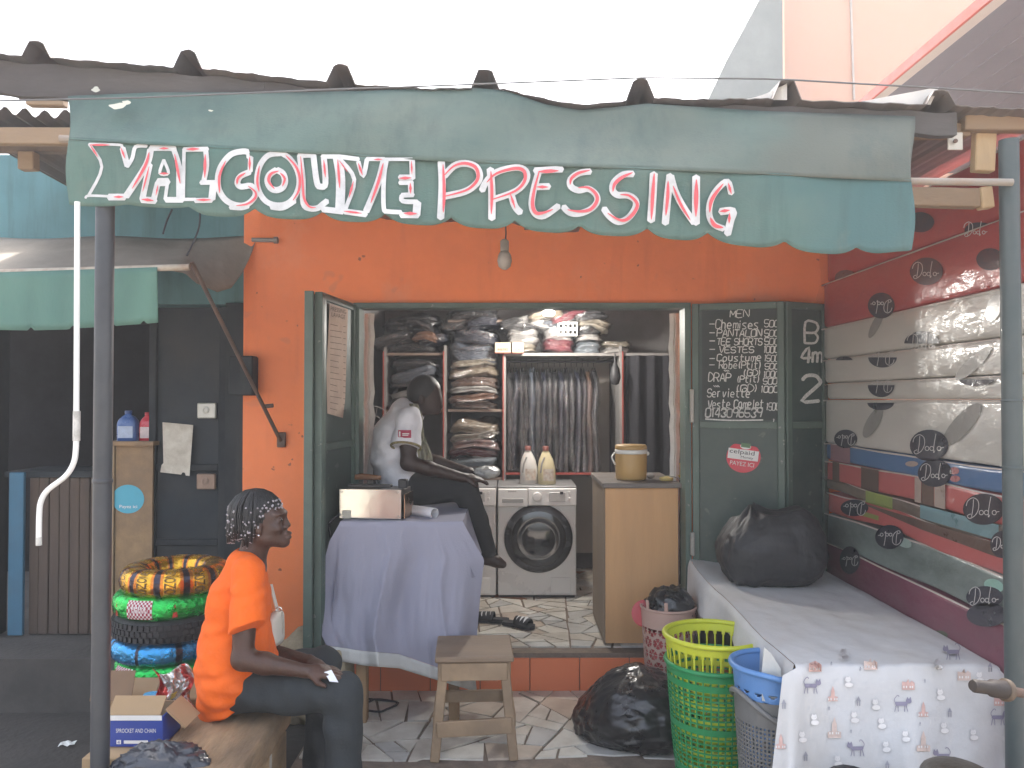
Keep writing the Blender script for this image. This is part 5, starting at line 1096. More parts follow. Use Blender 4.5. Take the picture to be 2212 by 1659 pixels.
def tree(m, cx, cy, s_):
    d = nxt(); f_ = lambda a, b: fcl(cx + a * s_, cy + b * s_, d); m.poly([f_(-7, 0), f_(7, 0), f_(0, -14)]); m.poly([f_(-5, 14), f_(-1.5, 14), f_(-1.5, .5), f_(-5, .5)]); m.poly([f_(5, 14), f_(1.5, 14), f_(1.5, .5), f_(5, .5)])
for zx, zy, f_ in ((385, 1115, 1), (985, 1235, 1), (1625, 1325, 1), (690, 1530, -1), (1260, 1580, -1), (1325, 890, -1)): u, v = D6(zx, zy); mm = MB(); cat(mm, u, v, .78, f_); part(tc, 'cat_print', mm, CATP)
for zx, zy, tl, mt, s9 in ((413, 985, 0, SALP, .8), (1030, 1105, 0, SALP, .8), (530, 1165, 1, SALP, .62), (1130, 1268, 1, SALP, .62), (185, 1480, 1, SALP, .62), (1640, 1210, 0, SALP, .8), (780, 970, 0, PEAP, .85), (1400, 1040, 0, PEAP, .85), (540, 1390, 1, PEAP, .85), (1130, 1480, 1, PEAP, .85)):
    u, v = D6(zx, zy); mm = MB(); house(mm, u, v, s9, tl); hp_ = part(tc, 'house_print', mm, mt); mm = MB(); windows(mm, u, v + (7 if tl else 0), .8); part(tc, 'window_print', mm, WHP, kind='stuff', sub=hp_)
for zx, zy, s9 in ((700, 1215, .75), (205, 1235, .75), (1305, 1290, .75), (350, 1580, .75), (1572, 990, .75), (890, 1640, .75), (520, 965, .32), (712, 1000, .32), (1140, 1080, .32), (650, 1415, .32), (505, 1262, .32), (1108, 1365, .32)): u, v = D6(zx, zy); mm = MB(); tree(mm, u, v, s9); part(tc, 'tree_print', mm, GRYP)
for zx, zy in ((630, 1090), (405, 1340), (670, 1325), (850, 1365), (600, 905), (1225, 975), (810, 1240), (1265, 1395), (1240, 1175), (1460, 1440), (325, 1455), (560, 1615), (880, 1520), (1010, 1450), (1500, 1060)):
    u, v = D6(zx, zy); mw, mo = MB(), MB(); wcat(mw, mo, u, v, .7); o_ = part(tc, 'white_cat_print', mo, WHO); part(tc, 'cat_fill', mw, WHP, sub=o_)
# ------------------------------------------------------------------ bags
BAG = M('black_bag_plastic', (.018, .019, .021), .3, .1, 5, .3, 7, coat=.25)
BAGM = M('matt_bag_plastic', (.026, .027, .03), .55, .1, 5, .45, 9, stretch=(1.6, 1.6, .5))
def blob(c, r, z0, amp=.08, fr=3.0, e=.8, n=64, k=40, seed=0, fn=None, ridge=.5, crease=.035):
    m = MB()
    for j in range(k + 1):
        ph = math.pi * j / k
        for i in range(n):
            t_ = 2 * math.pi * i / n
            d = Vector((math.copysign(abs(math.cos(t_)) ** e, math.cos(t_)) * math.sin(ph), math.copysign(abs(math.sin(t_)) ** e, math.sin(t_)) * math.sin(ph), math.cos(ph)))
            nz = noise.fractal(d * fr + Vector((seed, 0, 0)), .9, 2.1, 3); rg = 1 - abs(noise.noise(d * fr * 1.7 + Vector((0, seed, 3)))) * 2; r2 = 1 - abs(noise.noise(Vector((d.x * 6, d.y * 6, d.z * 2.2)) * fr * .6 + Vector((seed, 3, 0)))) * 2; r3 = 1 - abs(noise.noise(d * fr * 5 + Vector((3, 0, seed)))) * 2
            s_ = 1 + amp * nz + amp * ridge * rg + crease * (r2 ** 3 + .6 * r3 ** 3)
            q = Vector((d.x * r[0], d.y * r[1], d.z * r[2])) * s_
            if fn: q = fn(q, d)
            q += Vector(c)
            if q.z < z0: q.z = z0 + .004 * noise.noise(q * 9) ** 2
            m.v.append(q)
    m.f = [(j * n + i, (j + 1) * n + i, (j + 1) * n + (i + 1) % n, j * n + (i + 1) % n) for j in range(k) for i in range(n)]
    return m
def tip(q, d):
    t = max(0, -d.x) ** 2; q = Vector((q.x - .06 * t, q.y + .12 * t, q.z * (1 - .25 * t) - .1 * t)); q.z *= 1 - .25 * max(0, d.x); return q
solo('rubbish_bag', blob((.66, 4.2, .16), (.27, .28, .21), .02, .08, 2.0, .9, 140, 90, seed=2, fn=tip, ridge=.4, crease=.018), BAG, 'full black plastic bag lying on the broken-tile floor', 'bag', 'all')
def knot(q, d):
    q = Vector(q); t = max(0, d.z) ** 3; q.z = min(q.z, .19 + .025 * noise.noise(q * 6)); q.z *= 1 + .25 * max(-1, min(1, q.x / .28)) * (1 if d.z > 0 else 0); an = math.atan2(q.y, q.x + .1); rr = math.hypot(q.x + .1, q.y); q.z += (.035 + .03 * math.sin(an * 2)) * math.exp(-(rr / .07) ** 2) * (1 if d.z > 0 else 0) + .012 * math.sin(an * 9) * math.exp(-(rr / .2) ** 2); q.x += .04 * max(0, -d.z) * (1 if q.x > 0 else -1); return q
solo('black_sack', blob((1.415, 4.45, .95), (.275, .21, .235), tz + .012, .05, 1.4, .62, 140, 90, seed=9, fn=knot, ridge=.35, crease=.014), BAGM, 'bulging matt black plastic sack standing on the cat-print cloth', 'bag', 'all')
# ------------------------------------------------------------------ baskets
def lattice(c, prof, nth, nh, hole):
    """wall of revolution with holes; prof: (h01, radius); c: base centre; returns MB"""
    H0, H1 = prof[0][0], prof[-1][0]; hs_, rs_ = [p[0] for p in prof], [p[1] for p in prof]
    def fn(a, b):
        h = lerp(H0, H1, b); r = pw(h, hs_, rs_); t = 2 * math.pi * a; return (c[0] + r * math.cos(t), c[1] + r * math.sin(t), c[2] + h)
    return MB().grid(fn, nth, nh, wrap=True, hole=hole)
def rim(c, r, z, tr, n=48): return MB().lathe([(r + tr * math.cos(a), z + tr * math.sin(a)) for a in [k * math.pi / 4 for k in range(8)]], c, n, close=True)
GRB = M('green_basket_plastic', (.02, .26, .085), .38, .06, 5); YLB = M('lime_yellow_plastic', (.56, .60, .04), .38, .05, 5); BLB = M('blue_basket_plastic', (.12, .27, .56), .4, .05, 5); GYB = M('grey_basket_plastic', (.17, .17, .165), .45, .05, 5); PKB = M('pink_basket_plastic', (.52, .34, .28), .5, .05, 5)
gc = (.915, 3.7, .02)
gbk = thing('green_basket', 'tall green lattice laundry basket on the floor by the table', 'basket', gc)
N1 = 40
def ghole(a, b):
    x = (a * N1) % 1; y = (b * 26) % 1; band = (b * 26) // 1
    return x > .2 and y > .34 and b < .93 and b > .03 and not (band % 9 == 4)
m = lattice(gc, [(.01, .165), (.2, .185), (.56, .212)], N1 * 5, 26 * 3, ghole); solid(part(gbk, 'wall', m, GRB), .004)
part(gbk, 'rim', rim(gc, .214, .555, .011), GRB, 60); part(gbk, 'base', MB().lathe([(.163, 0), (.165, .008), (.001, .008)], gc, 32), GRB)
ybk = thing('yellow_basket', 'lime yellow slotted basket nested inside the green basket', 'basket', (gc[0], gc[1], .1))
def stad(x, y, w_, h_): y = max(0, abs(y) - (h_ - w_)); return x * x + y * y < w_ * w_
def yhole(a, b):
    h = lerp(.12, .69, b); x = ((a * 34) % 1 - .5) * .04
    if .545 < h < .655: return stad(x, h - .6, .0145, .05)
    if h < .53: y = ((h * 14) % 1 - .5) / 14; return abs(y) < .022 and abs(x) < .0125
    return False
m = lattice((gc[0], gc[1], 0), [(.12, .16), (.5, .196), (.69, .215)], 34 * 10, 96, yhole); solid(part(ybk, 'wall', m, YLB, 'all'), .004)
part(ybk, 'rim', rim((gc[0], gc[1], 0), .219, .692, .012), YLB, 60); part(ybk, 'base', MB().lathe([(.159, .115), (.16, .12), (.001, .12)], (gc[0], gc[1], 0), 32), YLB)
bc = (1.052, 3.27, .02)
gyk = thing('grey_basket', 'grey woven-lattice basket with curved handle under the table edge', 'basket', bc)
def gyh(a, b): return (a * 60) % 1 > .42 and (b * 34) % 1 > .42 and .04 < b < .84
m = lattice(bc, [(.01, .125), (.57, .158)], 240, 136, gyh); solid(part(gyk, 'wall', m, GYB), .003)
hp = [Vector((bc[0] + .166 * math.cos(a), bc[1] + .166 * math.sin(a), .56 + .045 * math.cos((a - 3.4) * 2.2))) for a in [2 * math.pi * k / 48 for k in range(49)]]
part(gyk, 'rim', MB().tube(hp, .011, 8), GYB, 60)
blk = thing('blue_basket', 'blue plastic basket with petal slots nested in the grey basket', 'basket', (bc[0], bc[1], .15))
def blh(a, b):
    h = lerp(.15, .70, b); x = ((a * 18) % 1 - .5); r = int(h / .075); y = (h / .075) % 1 - .5; sk = .5 * (r % 2)
    x2 = ((a * 18 + sk) % 1 - .5); return h < .62 and (x2 / .36) ** 2 + (y / .38) ** 2 < 1
m = lattice((bc[0], bc[1], 0), [(.15, .12), (.6, .152), (.7, .163)], 18 * 14, 90, blh); solid(part(blk, 'wall', m, BLB, 'all'), .004)
hp = [Vector((bc[0] + .168 * math.cos(a), bc[1] + .168 * math.sin(a), .70 - .035 * max(0, math.cos(a + 1.25)) ** 8)) for a in [2 * math.pi * k / 64 for k in range(65)]]
part(blk, 'rim', MB().tube(hp, .012, 8), BLB, 60)
m = MB().poly([(bc[0] - .09, 3.14, .6), (bc[0] + .0, 3.135, .58), (bc[0] - .015, 3.15, .72), (bc[0] - .045, 3.16, .77), (bc[0] - .075, 3.16, .8), (bc[0] - .088, 3.15, .7)])
solid(solo('plastic_scoop', m, M('milky_sheet', (.55, .55, .52), .4), 'pale pointed plastic piece sticking out of the blue basket', 'scoop'), .004)
pc = (.875, 4.56, .02)
pbk = thing('pink_basket', 'pinkish flower-lattice basket behind the green basket', 'basket', pc)
def pkh(a, b):
    h = lerp(.02, .6, b); L_ = .075; x = a * 13; r = int(h / .065); y = (h / .065) % 1 - .5; x2 = (x + .5 * (r % 2)) % 1 - .5
    d = math.hypot(x2 * 1.05, y); an = math.atan2(y, x2)
    return h < .5 and ((.1 < d < .46 and abs(math.sin(3 * an)) > .22))
m = lattice((pc[0], pc[1], 0), [(.02, .115), (.5, .145), (.6, .15)], 13 * 16, 150, pkh); solid(part(pbk, 'wall', m, PKB), .003)
part(pbk, 'rim', rim((pc[0], pc[1], 0), .151, .6, .008), PKB, 60)
for t_ in (3.7, 4.45): part(pbk, 'prong', MB().bar((pc[0] + .15 * math.cos(t_), pc[1] + .15 * math.sin(t_), .6), (pc[0] + .155 * math.cos(t_), pc[1] + .155 * math.sin(t_), .655), .02, .012, .004), PKB)
solo('red_lining', lattice((pc[0], pc[1], 0), [(.03, .105), (.48, .132)], 32, 4, None), M('red_cloth', (.42, .07, .07), .8, .1), 'red cloth inside the pink basket showing through its holes', 'cloth', 'all')
solo('red_dustpan', MB().lathe([(.001, 0), (.07, .004), (.075, .012), (.06, .016), (.001, .012)], P(1392, 1325, 4.6), 24, Matrix.Rotation(1.35, 3, 'X')), M('red_plastic', (.5, .06, .07), .45), 'round red plastic piece leaning beside the pink basket', 'plastic', 60)
solo('black_bag', blob((pc[0] + .01, pc[1], .6), (.13, .12, .1), .45, .16, 2.6, 1, 40, 26, seed=4), BAG, 'crumpled shiny black bag stuffed in the pink basket', 'bag', 'all')
# ------------------------------------------------------------------ ironing table with lavender cloth
TY0, TY1, TZ = 4.36, 5.25, 1.1
tx0, tx1 = P(735, 1128, TY0).x, P(1000, 1128, TY0).x
it = thing('ironing_table', 'narrow wooden ironing table hidden under the lavender cloth', 'table', ((tx0 + tx1) / 2, 4.8, 0))
part(it, 'table_top', MB().box(((tx0 + tx1) / 2, (TY0 + TY1) / 2, TZ - .03), (tx1 - tx0 - .02, TY1 - TY0 - .02, .04)), WOOD)
for xx, yy, zz in ((P(783, 1500, 4.42).x, 4.42, .015), (tx1 - .05, 4.42, .015), (tx0 + .06, 5.18, .245), (tx1 - .05, 5.18, .245)):
    part(it, 'leg', MB().bar((xx, yy, zz), (xx, yy, TZ - .05), .08, .055, .004, (1, 0, 0)), WOOD)
LAV = M('lavender_cloth', (.34, .34, .42), .85, .05, 3, .12, 120, dirt=(.3, .3, .37), dscale=1.5, damt=.5)
lc = thing('ironing_cloth', 'lavender-grey cloth with white hem draped over the ironing table', 'cloth', ((tx0 + tx1) / 2, 4.8, TZ))
def itop(a, b):
    y = lerp(TY1, TY0, b); x = lerp(tx0, tx1, a); return (x, y, TZ + .003 + .003 * noise.noise(Vector((x * 6, y * 6, 1))))
m = MB().grid(itop, 20, 20); part(lc, 'top_cloth', m, LAV, 'all')
hx, hv = [706, 726, 785, 860, 947, 1025], [1424, 1427, 1438, 1444, 1471, 1494]
bx2, bv2 = [690, 707, 785, 860, 947, 1027], [1390, 1394, 1406, 1412, 1442, 1463]
def fcloth(a, t):
    uL = pw(t, [0, .15, .4, .7, .9, 1], [735, 712, 694, 689, 692, 704]); uR = pw(t, [0, .12, .24, .4, .7, 1], [1000, 1022, 1046, 1040, 1031, 1027])
    u = lerp(uL, uR, a); vb = pw(u, bx2, bv2); v = lerp(1128, vb, t)
    w9 = a + .03 * math.sin(t * 5 + a * 8); fold = .055 * (1 - 2 * abs(math.sin(w9 * 7.7 + .3)) ** .7) + .02 * math.sin(w9 * 27 + 2 + t) + .010 * noise.noise(Vector((a * 14, t * 2.5, 0))) * (1 + t) + .006 * noise.noise(Vector((a * 34, t * 6, 4)))
    y = TY0 - .012 - .05 * t - fold * min(1, t * 1.6) + .10 * max(0, a - .85) / .15 * t + .06 * max(0, .12 - a) / .12 * t
    return u, v, y
m = MB().grid(lambda a, b: (itop(a, 1) if b == 0 else P(*fcloth(a, b))), 90, 44); part(lc, 'front_drape', m, LAV, 'all')
def hemf(a, b):
    u, v, y = fcloth(a, 1); vh = pw(u, hx, hv); return P(u + 3 * b, lerp(v + .5, vh, b), y - .002 - .004 * b)
HEM = M('white_hem', (.6, .6, .57), .85, .06, 6, .1, 80)
solid(part(lc, 'white_hem', MB().grid(hemf, 90, 4), HEM, 'all'), .002)
def sdr(xe, sg, len_):
    def fn(a, b):
        y = lerp(TY0 + .0, TY1, a); out = .035 * math.sin(a * 16) * b + .05 * b; return (xe + sg * out, y, TZ - .001 - b * len_ * (1 - .35 * a))
    return fn
part(lc, 'side_drape', MB().grid(sdr(tx0, -1, .6), 40, 10), LAV, 'all'); part(lc, 'side_drape', MB().grid(sdr(tx1, 1, .3), 40, 10), LAV, 'all')
# steel sealing box, paper roll, charcoal iron
sx0, sx1 = P(731, 1100, 4.43).x, P(868, 1100, 4.43).x; sz = (P(800, 1060, 4.43).z - TZ)
sb = thing('sealing_machine', 'shiny steel sealing box standing on the ironing cloth', 'machine', ((sx0 + sx1) / 2, 4.56, TZ + .008))
R_ = Matrix.Rotation(math.radians(-6), 3, 'Z'); pc0 = Vector(((sx0 + sx1) / 2, 4.43, TZ + .008 + sz / 2))
part(sb, 'front_plate', MB().box(pc0, (sx1 - sx0, .006, sz), R_, .002), STEELBRIGHT)
part(sb, 'case', MB().box(pc0 + R_ @ Vector((0, .13, -.002)), (sx1 - sx0 - .01, .24, sz - .012), R_, .003), M('dark_steel', (.16, .15, .14), .35, .1, 5, metal=.6))
part(sb, 'end_plate', MB().box(pc0 + R_ @ Vector(((sx1 - sx0) / 2 + .018, .1, -.012)), (.006, .2, sz * .82), R_, .001), M('copper_plate', (.5, .33, .22), .25, .1, metal=1))
for a in (-1, 1):
    for b in (-1, 1): part(sb, 'screw', MB().lathe([(.006, 0), (.006, .003), (.003, .005)], pc0 + R_ @ Vector((a * (sx1 - sx0) * .45, -.003, b * sz * .4)), 10, R_ @ Matrix.Rotation(math.pi / 2, 3, 'X')), STEELBRIGHT)
part(sb, 'sealing_arm', MB().box(pc0 + R_ @ Vector((-.02, .07, sz / 2 + .012)), (sx1 - sx0 - .1, .04, .018), R_, .004).box(pc0 + R_ @ Vector((.16, .1, sz / 2 + .022)), (.05, .05, .05), R_, .006), M('black_metal', (.03, .03, .032), .4, .1))
m = MB(); cc = pc0 + R_ @ Vector((-(sx1 - sx0) * .38, -.0045, -sz * .36)); m.box(cc, (.05, .002, .045), R_); part(sb, 'paper_label', m, M('foil_label', (.5, .48, .4), .6, .2, 20))
part(sb, 'power_cord', MB().tube(catmull([pc0 + Vector((-.17, 0, -.06)), pc0 + Vector((-.215, -.03, -.1)), pc0 + Vector((-.225, .05, -.2)), pc0 + Vector((-.22, .12, -.45))], 6), .006, 6), BLACK, 'all')
a0, a1 = P(893, 1101, 4.62), P(938, 1101, 4.5); zr = TZ + .031
m = MB(); d_ = Vector((a1.x - a0.x, a1.y - a0.y, 0)); rr = Matrix((Vector((0, 0, 1)), d_.normalized().cross(Vector((0, 0, 1))), d_.normalized())).transposed()
L_ = d_.length + .06; m.lathe([(.029, 0), (.029, L_), (.026, L_), (.026, 0)], Vector((a0.x - .04, a0.y + .02, zr)), 24, rr, close=True)
solo('paper_roll', m, M('white_paper', (.7, .7, .72), .7, .03), 'white rolled paper tube beside the steel box', 'paper roll', 60)
ip = P(790, 1052, 4.86); ip.z = TZ + .006
ci = thing('charcoal_iron', 'old black charcoal iron with wooden handle on the ironing table', 'iron', ip)
pl_i = [(-.14, -.05), (.06, -.055), (.15, 0), (.06, .055), (-.14, .05)]
BK = M('cast_iron', (.035, .034, .034), .55, .2, 8, .1, 30, metal=.3)
part(ci, 'sole', MB().prism(pl_i, lambda a, b, d: ip + Vector((a, b, d)), .02), BK); part(ci, 'body', MB().prism([(a * .92, b * .9) for a, b in pl_i], lambda a, b, d: ip + Vector((a, b, .02 + d)), .07), BK)
part(ci, 'lid', MB().prism([(a * .96, b * .95) for a, b in pl_i], lambda a, b, d: ip + Vector((a, b, .091 + d)), .012), M('iron_lid', (.2, .2, .2), .3, .1, metal=.7))
part(ci, 'handle_post', MB().bar(ip + Vector((-.09, 0, .1)), ip + Vector((-.1, 0, .18)), .02, .012).bar(ip + Vector((.09, 0, .1)), ip + Vector((.07, 0, .18)), .02, .012), BK)
part(ci, 'handle', MB().tube([ip + Vector((-.12, 0, .182)), ip + Vector((-.02, 0, .19)), ip + Vector((.09, 0, .182))], [.014, .019, .014], 12), M('handle_wood', (.36, .16, .07), .5, .15), 60)
# ------------------------------------------------------------------ wooden stool
sy0, sy1, szt = 3.93, 4.30, .515
s_ = thing('wooden_stool', 'worn square wooden stool in front of the ironing table', 'stool', (P(1020, 1500, 4.1).x, 4.1, .02))
sxl, sxr = P(938, 1400, 4.0).x, P(1106, 1400, 4.0).x
OLDW = M('old_stool_wood', (.42, .29, .175), .7, .3, 6, .2, 40, dirt=(.14, .1, .07), dscale=4, damt=.6, stretch=(.4, 1, .4)); SEATW = M('stool_seat_wood', (.27, .19, .125), .65, .25, 5, .15, 40, dirt=(.3, .24, .18), dscale=3, damt=.4, stretch=(.3, 1, 1))
R5 = Matrix.Rotation(math.radians(3), 3, 'Z'); sc_ = Vector(((sxl + sxr) / 2, (sy0 + sy1) / 2, 0)); hw, hd = (sxr - sxl) / 2, (sy1 - sy0) / 2
q_ = lambda a, b, z: sc_ + R5 @ Vector((a, b, 0)) + Vector((0, 0, z))
part(s_, 'seat', MB().box(q_(0, 0, szt - .014), (hw * 2, hd * 2, .028), R5, .006), SEATW)
lg = [(-1, -1), (1, -1), (-1, 1), (1, 1)]
for a, b in lg: part(s_, 'leg', MB().bar(q_(a * (hw - .0), b * (hd - .02), .014), q_(a * (hw - .045), b * (hd - .05), szt - .028), .045, .048, .004, (0, 1, 0)), OLDW)
for b in (-1, 1): part(s_, 'apron', MB().bar(q_(-hw + .03, b * (hd - .022), szt - .075), q_(hw - .03, b * (hd - .022), szt - .075), .022, .085, .003), OLDW)
for a in (-1, 1): part(s_, 'apron', MB().bar(q_(a * (hw - .022), -hd + .06, szt - .075), q_(a * (hw - .022), hd - .06, szt - .075), .02, .08, .003), OLDW)
part(s_, 'stretcher', MB().bar(q_(-hw + .01, -hd + .005, .17), q_(hw - .01, -hd + .005, .185), .022, .075, .003), OLDW)
part(s_, 'stretcher', MB().bar(q_(-hw + .01, hd - .01, .2), q_(hw - .01, hd - .01, .2), .022, .06, .003), OLDW)
for a in (-1, 1): part(s_, 'stretcher', MB().bar(q_(a * (hw - .0), -hd + .02, .2), q_(a * (hw - .0), hd - .02, .2), .02, .06, .003), OLDW)
# ------------------------------------------------------------------ slippers
SL = M('black_rubber', (.025, .027, .032), .6, .1, 8); STR = M('white_strap_stripe', (.7, .7, .7), .6)
def slipper(c, rz, label):
    t = thing('slipper', label, 'slipper', c, rz, group='striped slippers')
    t.scale = (.88, .88, .9)
    pr = [(-.13, -.03), (-.11, -.042), (0, -.036), (.08, -.048), (.125, -.035), (.14, 0), (.125, .035), (.08, .046), (0, .038), (-.11, .04), (-.13, .03)]
    part(t, 'sole', MB().prism(pr, lambda a, b, d: (a, b, d), .028), SL, world=False)
    def st_(x0, x1, r): return lambda a, b: (lerp(x0, x1, a), -.05 * math.cos(b * math.pi) * (1), .02 + r * math.sin(b * math.pi) * (1 - .15 * a))
    o = solid(part(t, 'strap', MB().grid(st_(-.02, .1, .055), 6, 12), SL, 'all', world=False), .005)
    for k in range(3):
        x0 = .002 + k * .032; e = bpy.data.objects.new('stripe', MB().grid(st_(x0, x0 + .013, .06), 1, 12).mesh('stripe', STR, 'all')); C.objects.link(e); e.parent = o
p = P(1120, 1352, 5.4); slipper((p.x, 5.4, .252), -.55, 'black slipper with three white stripes on the shop floor')
p = P(1062, 1340, 5.5); slipper((p.x, 5.52, .252), math.pi - .2, 'black slipper lying behind the striped one, half hidden by the cloth')
# ------------------------------------------------------------------ tyres
RUB = M('tyre_rubber', (.028, .028, .03), .75, .15, 10, .2, 60)
def torus(c, R0, r0, n=72, k=14, sq=1.0, wr=.0, seed=0, zs=1.0):
    m = MB()
    for i in range(n):
        t_ = 2 * math.pi * i / n
        for j in range(k):
            p_ = 2 * math.pi * j / k; cc, ss = math.cos(p_), math.sin(p_); w_ = 1 + wr * noise.noise(Vector((math.cos(t_) * 14, math.sin(t_) * 14, j * 1.3 + seed)))
            rr = R0 + r0 * math.copysign(abs(cc) ** sq, cc) * w_; m.v.append((c[0] + rr * math.cos(t_), c[1] + rr * math.sin(t_), c[2] + r0 * zs * math.copysign(abs(ss) ** sq, ss) * w_))
    m.f = [(i * k + j, ((i + 1) % n) * k + j, ((i + 1) % n) * k + (j + 1) % k, i * k + (j + 1) % k) for i in range(n) for j in range(k)]
    return m
def foil(nm, col, b=.9, sc=26): return M(nm, col, .22, .25, 8, b, sc, metal=.75)
YF, YD, YW, YO = foil('yellow_foil', (.75, .42, .04), .35, 40), foil('dark_foil', (.05, .045, .06), .3, 40), foil('white_foil', (.7, .66, .6), .3), foil('orange_foil', (.6, .2, .03), .35)
GF, BF, RF = foil('green_foil', (.03, .5, .09)), foil('blue_foil', (.05, .3, .6)), foil('red_foil', (.5, .06, .05))
tcx = P(378, 1250, 3.95).x; tcy = 3.95
def tyre(z, R0, r0, mat, label, dx=0, dy=0, sq=.8, wr=.05, zs=.95, name='tyre_package'):
    t = thing(name, label, 'tyre', (tcx + dx, tcy + dy, z - r0), group='tyres in the stack'); c = (tcx + dx, tcy + dy, z)
    return t, c, part(t, 'foil_wrap' if name == 'tyre_package' else 'casing', torus(c, R0, r0, sq=sq, wr=wr, seed=z * 9, zs=zs, n=108 if wr > .02 else 72), mat, 'all')
def tmap(c, R0, r0, t0, off, zs=.95): # a along tube girth (radians), b along the ring
    def fn(a, b, d=0):
        t_ = t0 + b; rr = R0 + (r0 + off + d) * math.copysign(abs(math.cos(a)) ** .8, math.cos(a)); return (c[0] + rr * math.cos(t_), c[1] + rr * math.sin(t_), c[2] + (r0 + off + d) * zs * math.copysign(abs(math.sin(a)) ** .8, math.sin(a)))
    return fn
t, c, o = tyre(.905, .185, .066, YF, 'tyre wrapped in yellow and black foil on top of the stack', .005)
me = o.data
for mt in (YD, YW, YO): me.materials.append(mt)
for p_ in me.polygons:
    i = p_.index // 14; s9 = i % 9
    p_.material_index = 1 if s9 in (0, 1) else 2 if s9 == 2 and 0 else 3 if s9 in (2, 8) else 0
m = MB()
for k in range(12):
    fn = tmap(c, .185, .066, 2 * math.pi * (k * 9 + 5) / 108, .003); text(m, 'NOZONE', .15, 0, 1.9, .2, lambda a, b: fn(a, -b))
part(t, 'lettering', m, M('brown_ink', (.06, .03, .02), .5))
def checklabel(t, o, c, R0, r0, t0, s='SAHARA'):
    fn0 = tmap(c, R0, r0, t0, .004)
    cpart(o, 'check_label', MB().grid(lambda a, b: fn0(lerp(-.55, .75, b), lerp(-.24, .24, a)), 8, 4), WPRINT); m = MB()
    for i in range(14):
        for j in range(8):
            if (i + j) % 2 and not (3 <= j <= 4 and 2 < i < 11): m.poly([fn0(lerp(-.55, .75, (j + y) / 8), lerp(-.24, .24, (i + x) / 14), .0012) for x, y in ((0, 0), (1, 0), (1, 1), (0, 1))])
    text(m, s, 0, 0, .34, .38, lambda a, b: fn0(b + .1, a, .0015)); cpart(o, 'check_print', m, M('check_red', (.32, .03, .06), .5))
t, c, o = tyre(.795, .195, .062, GF, 'upper tyre wrapped in shiny green foil, below the yellow one', -.02); checklabel(t, o, c, .195, .062, -1.72)
m = MB()
for t0 in (-2.3, -2.6, -1.1): fn = tmap(c, .195, .062, t0, .004); m.poly([fn(a, b) for a, b in ((-.5, -.05), (-.5, .05), (.4, .0))])
part(t, 'print', m, RF)
t, c, o = tyre(.69, .2, .056, RUB, 'bare black knobbly tyre in the middle of the stack', -.015, 0, .7, .01, 1, 'loose_tyre'); m = MB()
for i in range(56):
    for zz in (-.028, 0, .028):
        a = 2 * math.pi * (i + (.5 if zz == 0 else 0)) / 56; Rz = Matrix.Rotation(a, 3, 'Z'); m.box(Vector(c) + Rz @ Vector((.2 + .057, 0, zz)), (.012, .017, .022), Rz)
part(t, 'tread', m, RUB)
t, c, o = tyre(.585, .205, .054, BF, 'tyre wrapped in bright blue foil with black gaps', -.03); me = o.data; me.materials.append(YD)
for p_ in me.polygons:
    i = p_.index // 14; p_.material_index = 1 if i % 13 in (0,) or i % 29 == 3 else 0
t, c, o = tyre(.485, .2, .056, GF, 'lower tyre wrapped in shiny green foil, below the blue one', -.01); checklabel(t, o, c, .2, .056, -2.15)
t, c, o = tyre(.385, .2, .052, foil('lime_foil', (.5, .55, .05)), 'tyre wrapped in lime foil low in the stack', -.02)
for k in range(3): tyre(.28 - k * .11, .2, .054, RUB, 'bare black tyre at the foot of the stack, %s' % ('upper', 'middle', 'lowest')[k], 0, 0, .7, .01, 1, 'loose_tyre')
# ------------------------------------------------------------------ cartons, bench, sack
KR = M('kraft_card', (.34, .235, .13), .85, .1, 6, .05, 30, dirt=(.25, .17, .1), dscale=3, damt=.4); BLC = M('blue_carton', (.03, .06, .3), .55, .06, 8)
bz0, bz1 = P(290, 1612, 2.98).z, P(290, 1548, 2.98).z; bx0, bx1 = P(234, 1580, 2.98).x, P(352, 1580, 2.98).x
cbx = thing('sprocket_carton', 'small blue and white parts carton with open kraft flaps', 'box', ((bx0 + bx1) / 2, 3.05, bz0))
cw = bx1 - bx0
part(cbx, 'front', MB().box(((bx0 + bx1) / 2, 2.98, (bz0 + bz1) / 2), (cw, .006, bz1 - bz0)), BLC)
part(cbx, 'side', MB().box((bx1 - .003, 3.06, (bz0 + bz1) / 2), (.006, .15, bz1 - bz0)), BLC); part(cbx, 'side', MB().box((bx0 + .003, 3.06, (bz0 + bz1) / 2), (.006, .15, bz1 - bz0)), BLC)
part(cbx, 'back', MB().box(((bx0 + bx1) / 2, 3.138, (bz0 + bz1) / 2), (cw, .006, bz1 - bz0)), KR)
part(cbx, 'flap', MB().box(((bx0 + bx1) / 2 - .008, 3.012, bz1 + .028), (cw - .01, .005, .075), Matrix.Rotation(-.8, 3, 'X')), KR)
part(cbx, 'flap', MB().box((bx1 + .04, 3.06, bz1 - .012), (.1, .14, .005), Matrix.Rotation(.75, 3, 'Y')), KR)
fb = onplane((0, 2.977, 0), (0, -1, 0), .002); m = MB(); rect(m, 238, 1545, 350, 1556, fb); part(cbx, 'white_band', m, WPRINT)
m = MB(); text(m, 'SPROCKET AND CHAIN', 294, 1578, 86, -9, fb); rect(m, 252, 1598, 262, 1607, fb); rect(m, 268, 1599, 320, 1606, fb); part(cbx, 'lettering', m, WPRINT)
m = MB(); text(m, '4', 257, 1602.5, 5, -7, lambda a, b: fb(a, b, .001)); part(cbx, 'lettering', m, BLC)
big = thing('kraft_carton', 'larger plain kraft carton underneath the parts carton', 'box', ((bx0 + bx1) / 2, 3.1, 0))
part(big, 'carton', MB().box(((bx0 + bx1) / 2 + .06, 3.1, bz0 / 2 - .002), (cw + .22, .42, bz0 - .004), ch=.004), KR)
